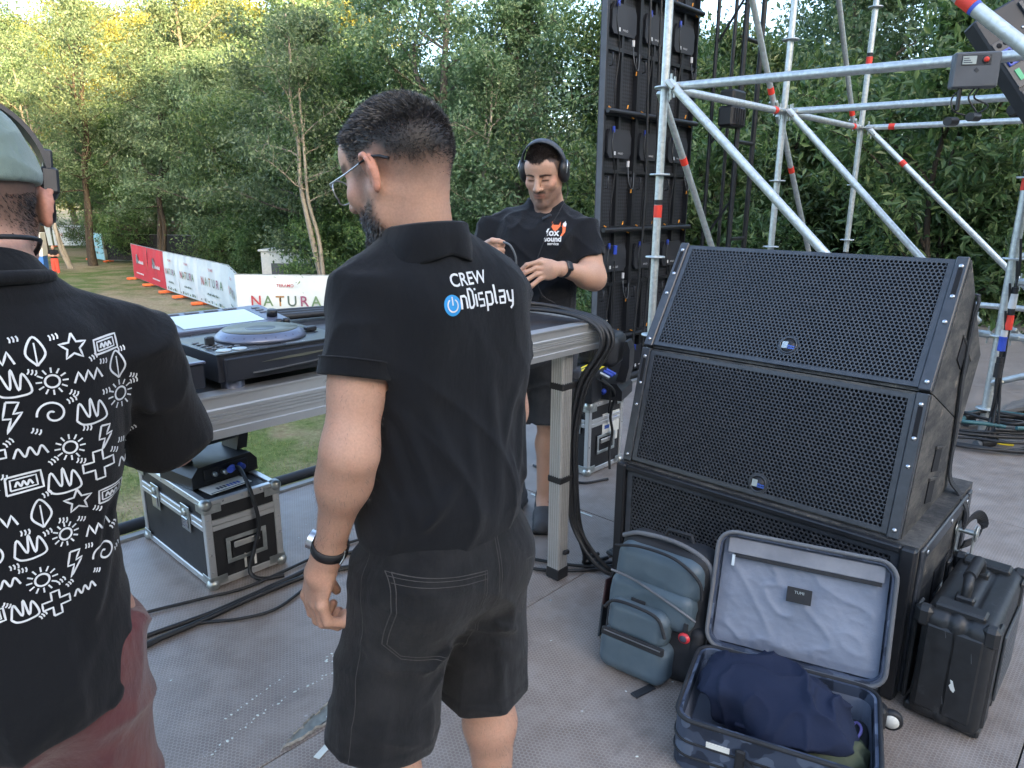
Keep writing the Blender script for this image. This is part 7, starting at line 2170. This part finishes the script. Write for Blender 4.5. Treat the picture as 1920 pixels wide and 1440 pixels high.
    for sh, el in ((shr, elr), (shl, ell)):
        sh, el = Vector(sh), Vector(el); d = el - sh
        S.cc(sh - d*.1, el + d*.02, .074, .076, .01, k=.04)
        wv = (Vector(wrr) - Vector(elr)) if sh.x > 0 else (Vector(wll) - Vector(ell))
        S.rc(el - d*.12, el + wv*.30, .066, .062, k=.03)
    S.half((-.04, 0, .700), (.0, .02, -1), k=.008)
    LF = [(.13, -.06, 1.24, .16, -.07, 1.10, .010, .010), (.16, -.05, 1.26, .20, -.05, 1.10, .010, .010), (.11, -.08, 1.14, .07, -.13, .95, .012, .012), (.12, -.05, 1.05, .05, -.15, .86, .012, .012), (.10, -.07, .92, .0, -.17, .78, .012, .011), (.09, -.08, .84, -.05, -.18, .72, .012, .011), (.12, .0, .80, .06, -.14, .70, .010, .010), (.20, .02, 1.20, .26, .02, 1.08, .009, .009), (.22, -.02, 1.12, .25, .06, 1.03, .009, .009), (.0, -.15, .90, .02, -.18, .70, .015, .008)]
    def disp(P):
        x, y, z = P[..., 0], P[..., 1], P[..., 2]
        low = np.clip((1.22 - z)/.4, 0, 1)
        a = ridge(np.stack([x*7 + 1, y*7, z*2.4 + 1], -1))*.010*low
        b = ridge(np.stack([x*8 - z*8, y*9, z*8 + x*7], -1))*.007*np.clip((x - .10)/.10, 0, 1)
        lowr = ridge(np.stack([x*4 + 3, y*5, z*10 + x*9], -1))*.010*np.exp(-((z - .80)/.11)**2)
        rim = -.003*np.exp(-((np.hypot(x - .016, y + .02) - .078)/.012)**2)*(z > 1.36)
        return .006 - a - b - lowr + rim - vnoise(np.stack([x*20, y*20, z*12], -1))*.0012 - folds(P, LF)
    shirt = sdf_obj('shirt', S, .0048, 'black_jersey', T, disp)
    ring = [Vector((.006 + .070*math.cos(a), -.030 + .072*math.sin(a), 1.385 - .05*max(0, math.sin(a)) + .008*max(0, -math.sin(a)))) for a in np.linspace(0, 2*math.pi, 41)]
    MB().tube(ring, .0105, 10).build('collar_rib', 'black_jersey', shirt)
    # white line drawings on the back: loose generic doodles
    bv = bvh_of([shirt]); g = random.Random(11)
    D = Decal(bv, (0, -.2, 1.11), (1, 0, 0), (0, 0, 1), .0012)
    W = .0028
    def spiral(x, y, s): D.line([(x + s*(a/9)*math.cos(a), y + s*(a/9)*math.sin(a)) for a in np.linspace(1, 9.5, 40)], W, .004)
    def star(x, y, s):
        D.line([(x + s*(1 if k % 2 == 0 else .45)*math.sin(math.pi*k/5), y + s*(1 if k % 2 == 0 else .45)*math.cos(math.pi*k/5)) for k in range(10)], W, .005, True)
    def sunny(x, y, s):
        D.line([(x + s*.45*math.cos(a), y + s*.45*math.sin(a)) for a in np.linspace(0, 2*math.pi, 18)], W, .004)
        for k in range(12):
            a = 2*math.pi*k/12; D.line([(x + s*.62*math.cos(a), y + s*.62*math.sin(a)), (x + s*math.cos(a), y + s*math.sin(a))], W*.8)
    def zig(x, y, s): D.line([(x - s + 2*s*k/6, y + (s*.4 if k % 2 else -s*.4)) for k in range(7)], W, .005)
    def wave(x, y, s): D.curve([(x - s + 2*s*k/6, y + (s*.3 if k % 2 else -s*.3)) for k in range(7)], W)
    def cross(x, y, s): D.line([(x-s*.3, y-s), (x+s*.3, y-s), (x+s*.3, y-s*.3), (x+s, y-s*.3), (x+s, y+s*.3), (x+s*.3, y+s*.3), (x+s*.3, y+s), (x-s*.3, y+s), (x-s*.3, y+s*.3), (x-s, y+s*.3), (x-s, y-s*.3), (x-s*.3, y-s*.3), (x-s*.3, y-s)], W, .005)
    def loops(x, y, s): D.curve([(x-s, y-s*.5), (x-s*.7, y+s*.7), (x-s*.2, y-s*.4), (x, y+s*.9), (x+s*.3, y-s*.5), (x+s*.6, y+s*.6), (x+s, y-s*.6), (x+s*.2, y-s*.9), (x-s*.6, y-s*.85)], W, True)
    def ticks(x, y, s, a0):
        for k in range(3):
            c_, s_ = math.cos(a0), math.sin(a0); o = (k-1)*s*.6
            D.curve([(x + o*c_ - s*.5*s_, y + o*s_ + s*.5*c_), (x + o*c_ + s*.15*c_, y + o*s_ + s*.15*s_), (x + o*c_ + s*.5*s_, y + o*s_ - s*.5*c_)], W*.75, False, 3)
    def screen(x, y, s):
        D.line([(x-s, y-s*.6), (x+s*1.05, y-s*.5), (x+s, y+s*.65), (x-s*.95, y+s*.55)], W, .006, True)
        D.line([(x-s*.75, y-s*.35), (x+s*.75, y-s*.28), (x+s*.72, y+s*.42), (x-s*.72, y+s*.34)], W*.8, .006, True)
        wave(x, y, s*.5)
    def bolt(x, y, s): D.line([(x-s*.2, y+s), (x+s*.5, y+s*.9), (x+s*.1, y+s*.2), (x+s*.6, y+s*.25), (x-s*.4, y-s), (x-s*.05, y-s*.1), (x-s*.5, y-s*.05)], W, .005, True)
    def leaf(x, y, s):
        D.curve([(x, y-s), (x-s*.6, y-s*.1), (x, y+s), (x+s*.6, y-s*.1)], W, True); D.line([(x, y-s), (x, y+s*.6)], W*.7)
    kinds = [spiral, star, sunny, zig, cross, loops, screen, bolt, leaf, wave, sunny, loops]
    rows = [(.182, .021), (.137, .021), (.091, .022), (.044, .022), (-.003, .022), (-.050, .022), (-.096, .021), (-.140, .020), (-.182, .018)]
    k = 0
    for ri, (yy0, s) in enumerate(rows):
        xx = -.15 + (ri % 2)*.014
        xr = .150 - max(0, -yy0)*.35 - (.0 if yy0 > 0 else .008)
        while xx < xr:
            f = kinds[(k*5 + ri*3) % len(kinds)]
            f(xx, yy0 + g.uniform(-.006, .006), s*g.uniform(.85, 1.02)); k += 1
            ticks(xx + s*1.12, yy0 + s*g.choice((-.85, .85, .9)), s*.36, g.uniform(-.6, .6))
            xx += s*2.18
    o = D.build('doodle_print', 'print_white', shirt); o['label'] = 'white line doodle print'; o['kind'] = 'stuff'
    # trousers
    S = Sdf()
    S.el((-.045, -.01, .78), (.145, .135, .14), k=.06)
    S.el((.02, -.055, .74), (.08, .08, .10), k=.05); S.el((-.11, -.055, .74), (.08, .08, .10), k=.05)
    S.cc((.035, -.005, .80), (.05, 0, .10), .106, .084, .01, k=.05)
    S.cc((-.135, -.005, .80), (-.155, 0, .10), .110, .088, .01, k=.05)
    def disp(P):
        x, y, z = P[..., 0], P[..., 1], P[..., 2]
        return .006 - ridge(np.stack([x*7, y*7 + 1, z*6 + x*5], -1))*.012 - ridge(np.stack([x*9, y*8, z*2.5], -1))*.008
    sdf_obj('trousers', S, .006, 'burgundy', T, disp)
    for x in (.08, -.17):
        sh_ = Sdf(); sh_.rc((x, -.03, .045), (x*1.05, .13, .035), .045, .04, k=.03); sh_.rc((x, -.02, .05), (x, -.02, .10), .045, .04, k=.03); sh_.half((0, 0, .004), (0, 0, -1))
        sdf_obj('shoe', sh_, .006, 'shoe_grey', T)
    return T

# ============================ person at the far end of the table, facing us
def person_headphones():
    T = thing('person', 'person in headphones and black tee with fox logo, sorting a cable behind the table', 'person', (.13, 3.22, 0), R(170))
    base = (.50, .30, .215)
    HM = Matrix.Translation((-.010, .045, 1.616)) @ Matrix.Rotation(R(-10), 4, 'Z') @ Matrix.Rotation(R(-26), 4, 'X')
    S = Sdf()
    head_sdf(S, HM, (-.015, -.02, 1.44), fat=1.0, jaw=.97, neck=1.05)
    S.rc((-.015, -.02, 1.46), (0, 0, 1.34), .07, .11, k=.05)
    S.el((.02, 0, 1.25), (.17, .12, .2), k=.05); S.el((.03, 0, 1.0), (.15, .12, .2), k=.05)
    shl, ell, wrl = (-.178, .0, 1.380), (-.238, .05, 1.172), (-.125, .235, 1.225)
    shr, elr, wrr = (.222, .0, 1.380), (.290, .05, 1.175), (.212, .25, 1.300)
    arm(S, shl, ell, wrl, 1.12); arm(S, shr, elr, wrr, 1.12)
    # left hand, back of the hand towards us, fingers loosely hanging
    S.rc(wrl, (-.085, .275, 1.232), .029, .030, k=.02)
    S.el((-.060, .285, 1.226), (.050, .018, .042), Rm=Matrix.Rotation(R(-18), 3, 'Y'), k=.018)
    kn = [(-.028, .296, 1.258), (-.018, .300, 1.234), (-.020, .300, 1.210), (-.034, .296, 1.190)]
    ends = [[(.020, .308, 1.246), (.046, .304, 1.222), (.052, .298, 1.204)], [(.024, .314, 1.216), (.052, .310, 1.188), (.056, .302, 1.172)],
            [(.018, .314, 1.186), (.044, .308, 1.160), (.047, .300, 1.146)], [(-.004, .308, 1.164), (.016, .302, 1.142), (.019, .296, 1.130)]]
    for a, e in zip(kn, ends): finger(S, [(-.060, .285, a[2]*.7 + 1.226*.3), a] + e, .0110, .0084)
    finger(S, [(-.075, .272, 1.255), (-.035, .268, 1.262), (.000, .272, 1.246), (.022, .280, 1.232)], .0130, .0095)
    # right hand, fist round the cable
    S.rc(wrr, (.185, .285, 1.304), .030, .031, k=.02)
    S.el((.168, .298, 1.300), (.040, .024, .040), k=.018)
    for i in range(4):
        z0 = 1.328 - i*.0205; l = (1, 1.02, .97, .85)[i]
        finger(S, [(.165, .305, z0), (.138, .316, z0 - .003), (.122, .300, z0 - .006), (.128, .278, z0 - .008), (.146, .272, z0 - .008)], .0112, .0090)
    finger(S, [(.185, .300, 1.330), (.160, .322, 1.342), (.134, .322, 1.340), (.116, .312, 1.334)], .0130, .0095)
    leg(S, (-.070, 0, .85), (-.052, .02, .50), (-.035, .03, .10), 1.02, (-.040, .12, .04))
    leg(S, (.135, 0, .85), (.138, -.01, .50), (.125, -.075, .10), 1.02, (.127, .0, .04))
    def spec(P, x, y, z, ax, sm, paint, nz, ears):
        hl = .074 + .010*sm(.018, .040, ax)*(1 - sm(.045, .055, ax)) + .010*nz
        hair = sm(hl, hl + .010, z + .55*np.clip(.075 - y, 0, .2)*(ax*0 + 1)*.9)*(1-ears)
        side = sm(.050, .040, y + .35*np.clip(.05 - z, -.1, .1))*sm(-.045, .005, z)
        hair = np.maximum(hair, side*.9)
        paint((.035, .025, .022), hair*.95*(1-ears))
        st = sm(.0, .05, y)*(1 - sm(-.050, -.028, z + .15*ax))*sm(-.15, -.13, z)
        paint((.17, .105, .085), st*.68)
        must = sm(.070, .080, y)*sm(-.0535, -.0495, z + .12*np.maximum(ax - .012, 0) + nz*.001)*(1 - sm(-.040, -.036, z + .22*np.maximum(ax - .012, 0)))*(1 - sm(.024, .031, ax))
        paint((.06, .04, .034), must*.8)
        soul = sm(.08, .088, y)*sm(-.094, -.088, z)*(1 - sm(-.074, -.071, z))*(1 - sm(.008, .014, ax)); paint((.07, .045, .036), soul*.7)
        chin = sm(.05, .07, y)*(1 - sm(-.092, -.082, z)); paint((.12, .08, .065), chin*.5)
        bz = .0275 + .10*np.minimum(ax - .012, .022) - .42*np.maximum(ax - .036, 0) + nz*.0015
        th = .0042 - .05*np.maximum(ax - .02, 0)
        brow = sm(.045, .06, y)*sm(-th - .002, -th, z - bz)*(1 - sm(th, th + .002, z - bz))*sm(.009, .013, ax)*(1 - sm(.052, .058, ax))
        paint((.028, .020, .018), brow*.92)
        eye = sm(.06, .07, y)*np.exp(-((ax - .032)/.017)**2 - ((z - .008)/.013)**2); paint((base[0]*.52, base[1]*.46, base[2]*.46), eye*.6)  # lid and socket shading painted into the skin colour
        lash = sm(.07, .08, y)*np.exp(-((z - .0045)/.0022)**2)*(1 - sm(.012, .015, np.abs(ax - .032))); paint((.03, .02, .018), lash*.85)
    body = sdf_obj('body', S, .0036, 'skin', T, None, lambda V: head_tone(V, HM.inverted(), base, spec))
    V, N = verts_normals(body); F = quads_of(body); Mi = np.array(HM.inverted())
    q = V[F].mean(1) @ Mi[:3, :3].T + Mi[:3, 3]
    Fh = F[(q[:, 2] > -.01) & (np.linalg.norm(q, axis=1) < .17)]
    HV, HN = densify(V, N, Fh, 80000, np.random.default_rng(4))
    p = HV @ Mi[:3, :3].T + Mi[:3, 3]; x, y, z = p.T
    hz = .074 + .009*np.clip((np.abs(x) - .015)/.02, 0, 1) - .75*np.clip(.052 - y, 0, .16) + .004*vnoise(p*90)
    d = np.clip((z - hz)/.010, 0, 1)
    fl = np.zeros_like(p); fl[:, 1] = .6; fl[:, 2] = -.1; fl[:, 0] = .3*vnoise(p*25)
    strands('hair', HV, HN, d*.55, .0025 + .007*np.clip((z - .06)/.04, 0, 1), fl @ np.array(HM)[:3, :3].T, 'hair_brown', T, 9, .0011, .3)
    # headphones
    hp = bpy.data.objects.new('headphones', None); link(hp, T)
    V = []; n = 28
    yy = HM.to_3x3() @ Vector((0, 1, 0)); c0 = HM @ Vector((0, -.01, .03))
    for a in np.linspace(-.02, math.pi + .02, n):
        p_ = HM @ Vector((.092*math.cos(a), -.006, .034 + .101*math.sin(a))); out = (p_ - c0).normalized()
        w = .009 + .009*max(0, math.sin(a))**.5
        for (i, j) in ((-w, 0), (w, 0), (w*.9, .007), (-w*.9, .007)): V.append(p_ + yy*i + out*j)
    MB().add(V, [(i*4+j, i*4+(j+1) % 4, (i+1)*4+(j+1) % 4, (i+1)*4+j) for i in range(n-1) for j in range(4)], True).build('headband', 'headband_grey', hp)
    for s in (-1, 1):
        E = HM @ Matrix.Translation((s*.086, -.004, .004)) @ Matrix.Rotation(s*math.pi/2, 4, 'Y') @ Matrix.Diagonal((1.25, 1, 1, 1))
        MB().lathe([(.001, -.012), (.034, -.012), (.039, -.004), (.038, .008), (.030, .018), (.001, .022)], 24, E).build('ear_cup', 'plastic_black', hp)
        MB().tube([HM @ Vector((s*.104, -.026, .006)), HM @ Vector((s*.110, -.022, .03)), HM @ Vector((s*.104, -.006, .052)), HM @ Vector((s*.110, .014, .03)), HM @ Vector((s*.104, .018, .006))], .003, 8).build('yoke', 'steel', hp)
    cp = [HM @ Vector((-.098, .008, -.04)), HM @ Vector((-.100, .02, -.085)), Vector((-.095, .125, 1.47)), Vector((-.055, .158, 1.39)), Vector((-.018, .170, 1.30)), Vector((.0, .19, 1.22)), Vector((-.03, .22, 1.12)), Vector((-.09, .22, 1.08))]
    MB().tube(catmull(cp, 6), .0019, 6).build('headphone_cord', 'rubber_black', hp)
    # tee shirt
    S = Sdf()
    S.el((.022, .002, 1.30), (.205, .140, .165), k=.06)
    S.el((.035, .012, 1.13), (.195, .158, .25), k=.06)
    S.el((.035, .010, .97), (.190, .160, .16), k=.06)
    S.rc((-.03, -.01, 1.462), (-.160, .0, 1.382), .048, .062, k=.06)
    S.rc((.0, -.01, 1.462), (.205, .0, 1.382), .048, .062, k=.06)
    S.rc((-.012, -.015, 1.38), (-.013, -.012, 1.468), .085, .068, k=.04)
    S.rc((-.07, .07, 1.34), (.11, .07, 1.34), .075, .075, k=.05)
    for sh, el in ((shl, ell), (shr, elr)):
        sh, el = Vector(sh), Vector(el); d = el - sh; e = sh + d*.62
        S.cc(sh - d*.1, e, .074, .077, .006, k=.035)
        S.cc(e - d*.08, e + d*.05, .058, .060, .003, k=.004, op='s')
    S.half((0, 0, .86), (0, 0, -1), k=.008)
    TF = [(.20, .06, 1.38, .08, .13, 1.24, .010, .010), (.19, .07, 1.34, .10, .14, 1.18, .010, .011), (.17, .08, 1.28, .09, .15, 1.10, .010, .011), (-.14, .07, 1.36, -.05, .14, 1.22, .010, .009), (-.15, .08, 1.28, -.04, .16, 1.12, .010, .010), (.15, .09, 1.44, .09, .11, 1.36, .009, .007), (-.11, .08, 1.43, -.06, .11, 1.36, .009, .007), (-.10, .12, 1.16, .08, .17, 1.06, .011, .010)]
    def disp(P):
        x, y, z = P[..., 0], P[..., 1], P[..., 2]
        a = ridge(np.stack([x*8 + z*7, y*7, z*6 - x*6], -1))*.010
        b = ridge(np.stack([x*9 - z*8, y*7 + 3, z*6 + x*6], -1))*.007
        c_ = ridge(np.stack([x*5, y*6 + 8, z*13], -1))*.008*np.exp(-((z - 1.08)/.12)**2)
        rim = -.003*np.exp(-((z - 1.455 + .22*np.clip(y, 0, .1))/.009)**2)*(np.hypot(x + .013, y) < .10)
        return .008 - a - b - c_ + rim - folds(P, TF)
    shirt = sdf_obj('t_shirt', S, .005, 'dark_jersey', T, disp)
    ring = [Vector((-.013 + .069*math.cos(a), -.010 + .074*math.sin(a), 1.462 - .045*max(0, math.sin(a)))) for a in np.linspace(0, 2*math.pi, 41)]
    MB().tube(ring, .009, 10).build('collar_rib', 'dark_jersey', shirt)
    bv = bvh_of([shirt]); up = (0, 0, 1)
    def dec(off=.002): return Decal(bv, (-.070, .2, 1.372), (-1, 0, 0), up, off)
    D = dec(); D.text('fox', .040, -.008, -.004, .0012); D.text('sound', .030, -.006, -.030, .0012); D.text('service', .017, -.004, -.049, .0005)
    o = D.build('lettering', 'print_white', shirt); o['label'] = 'white logo lettering with a fox'
    D = dec(.0024); D.fill([(-.014, .040), (-.006, .026), (.014, .026), (.022, .040), (.022, .022), (.010, .006), (.003, .001), (-.006, .006), (-.016, .020)], .004)
    D.fill([(.032, .036), (.044, .022), (.044, -.002), (.034, -.016), (.024, -.018), (.032, -.004), (.032, .012), (.028, .022)], .004)
    D.build('fox_emblem', 'print_orange', shirt)
    D = dec(.003); D.fill([(.030, .030), (.040, .042), (.046, .030), (.044, .020), (.034, .022)], .004); D.build('fox_tail_tip', 'print_white', shirt)
    D = Decal(bv, (.27, .1, 1.32), (-.9, -.35, 0), up, .0016); D.text('TL', .022, 0, 0, .0008); D.build('sleeve_lettering', 'print_white', shirt)
    MB().box((-.022, -.006, -.008), (.022, .006, .008), frame((-.035, .128, 1.432), (-.9, .1, .45), (0, 1, .6)), .004).build('microphone_clip', 'plastic_black', T)
    # cargo shorts
    S = Sdf()
    S.el((.02, 0, .90), (.175, .14, .13), k=.05); S.el((.02, 0, .82), (.178, .145, .13), k=.06)
    lk, rk = Vector((-.055, .015, .50)), Vector((.138, -.010, .50))
    S.cc((-.070, 0, .84), lk, .108, .104, .01, k=.05); S.cc((.115, 0, .84), rk, .108, .102, .01, k=.05)
    S.cc(lk + Vector((0, 0, .05)), lk - Vector((0, 0, .03)), .084, .087, .003, k=.004, op='s')
    S.cc(rk + Vector((0, 0, .05)), rk - Vector((0, 0, .03)), .082, .085, .003, k=.004, op='s')
    S.bx((-.168, .02, .66), (.018, .06, .07), .012, k=.01); S.bx((.228, .0, .66), (.018, .06, .07), .012, k=.01)
    S.bx((-.173, .02, .735), (.020, .064, .02), .008, k=.006); S.bx((.233, .0, .735), (.020, .064, .02), .008, k=.006)
    def disp(P):
        x, y, z = P[..., 0], P[..., 1], P[..., 2]
        return .007 - ridge(np.stack([x*7, y*7, z*11 + x*5], -1))*.012 - ridge(np.stack([x*10, y*9, z*4], -1))*.008
    sdf_obj('shorts', S, .006, 'grey_cargo', T, disp)
    # smart watch
    wt = bpy.data.objects.new('watch', None); link(wt, T)
    ax = (Vector(wrl) - Vector(ell)).normalized(); wc = Vector(wrl) + ax*.004
    fa = Vector((-.25, 1, .55)); fa = (fa - ax*fa.dot(ax)).normalized(); sd = ax.cross(fa)
    V = []; n = 28
    for i in range(n):
        a = 2*math.pi*i/n
        for (dr, dz) in ((0, -.010), (.003, -.010), (.003, .010), (0, .010)):
            V.append(wc + ax*dz + (fa*math.cos(a) + sd*math.sin(a))*(.0325 + dr))
    MB().add(V, [(i*4+j, ((i+1) % n)*4+j, ((i+1) % n)*4+(j+1) % 4, i*4+(j+1) % 4) for i in range(n) for j in range(4)], True).build('strap', 'rubber_black', wt)
    MB().box((-.018, -.021, .030), (.018, .021, .042), frame(wc, ax, sd) if (ax.cross(sd)).dot(fa) > 0 else frame(wc, ax, -sd), .006).build('watch_case', 'plastic_black', wt)
    # shoes and socks
    for (x, y, rz) in ((-.037, .03, 4), (.126, -.075, -12)):
        M = Matrix.Translation((x, y, 0)) @ Matrix.Rotation(R(rz), 4, 'Z')
        sh_ = Sdf(); sh_.M = M
        sh_.rc((0, -.045, .048), (0, .06, .045), .044, .044, k=.03); sh_.rc((0, .06, .044), (.004, .165, .036), .046, .036, k=.03)
        sh_.rc((0, -.03, .06), (0, -.015, .115), .044, .046, k=.03); sh_.half((0, 0, .02), (0, 0, -1), k=.004)
        sh_.rc((0, -.02, .13), (0, -.015, .16), .034, .034, k=.004, op='s')
        o = sdf_obj('shoe', sh_, .005, 'shoe_grey', T)
        so = Sdf(); so.M = M
        so.bx((0, -.02, .014), (.045, .065, .014), .012, k=.02); so.bx((.002, .10, .014), (.048, .085, .014), .012, k=.03)
        sdf_obj('sole', so, .006, 'rubber_black', o)
        lm = MB()
        for k in range(5):
            yq = .03 + k*.018; zq = .108 - k*.013
            lm.tube([M @ Vector((-.022, yq, zq - .012)), M @ Vector((0, yq + .006, zq + .001)), M @ Vector((.022, yq, zq - .012))], .0026, 6)
        lm.tube(catmull([M @ Vector(v) for v in ((0, .03, .112), (-.035, .05, .10), (-.045, .06, .06), (-.02, .05, .09))], 5), .0022, 6)
        lm.build('lace', 'shoe_red', o)
        k_ = Sdf(); k_.M = M; k_.cc((0, -.016, .09), (0, -.014, .165), .040, .039, .004)
        sdf_obj('sock', k_, .006, 'rubber_black', T)
    return T

def person_far():
    T = thing('person', 'distant bald person in dark top and red trousers standing on the grass', 'person', FAR_PERSON, R(200))
    S = Sdf()
    HM = Matrix.Translation((0, .02, 1.58))
    head_sdf(S, HM, (0, -.01, 1.40))
    S.el((0, 0, 1.2), (.17, .11, .22), k=.05); S.el((0, 0, .95), (.15, .11, .18), k=.05)
    arm(S, (-.19, 0, 1.38), (-.25, .02, 1.10), (-.08, .20, 1.10)); arm(S, (.19, 0, 1.38), (.25, .02, 1.10), (.08, .20, 1.10))
    for s in (-1, 1):
        S.el((s*.04, .22, 1.10), (.05, .02, .04), k=.02)
        for i in range(4): finger(S, [(s*.03, .22, 1.125 - i*.018), (-s*.02, .235, 1.125 - i*.018), (-s*.05, .23, 1.12 - i*.018)], .0105, .0085)
        finger(S, [(s*.05, .22, 1.13), (s*.02, .235, 1.15), (s*.0, .235, 1.155)], .012, .0095)
    leg(S, (-.09, 0, .85), (-.10, .02, .48), (-.11, 0, .09), 1, (-.12, .1, .04)); leg(S, (.09, 0, .85), (.10, .02, .48), (.11, 0, .09), 1, (.12, .1, .04))
    sp = lambda P, x, y, z, ax, sm, paint, nz, ears: paint((.16, .10, .085), sm(.03, .05, y)*(1 - sm(-.05, -.03, z))*.5)
    sdf_obj('body', S, .012, 'skin', T, None, lambda V: head_tone(V, HM.inverted(), (.5, .3, .22), sp))
    S = Sdf(); S.el((0, 0, 1.22), (.20, .14, .24), k=.05); S.el((0, 0, 1.0), (.18, .14, .2), k=.05)
    for s in (-1, 1): S.rc((s*.02, 0, 1.44), (s*.19, 0, 1.38), .05, .06, k=.04); S.cc((s*.19, 0, 1.40), (s*.23, .01, 1.2), .07, .075, k=.03)
    S.half((0, 0, .92), (0, 0, -1)); sdf_obj('t_shirt', S, .014, 'dark_jersey', T)
    S = Sdf(); S.el((0, 0, .9), (.18, .14, .14), k=.05)
    for s in (-1, 1): S.cc((s*.09, 0, .88), (s*.115, 0, .08), .115, .09, .01, k=.04)
    sdf_obj('trousers', S, .014, mat('red_cloth', (.62, .07, .045), .8, vary=.1), T)
person_polo(); person_print(); person_headphones(); person_far()
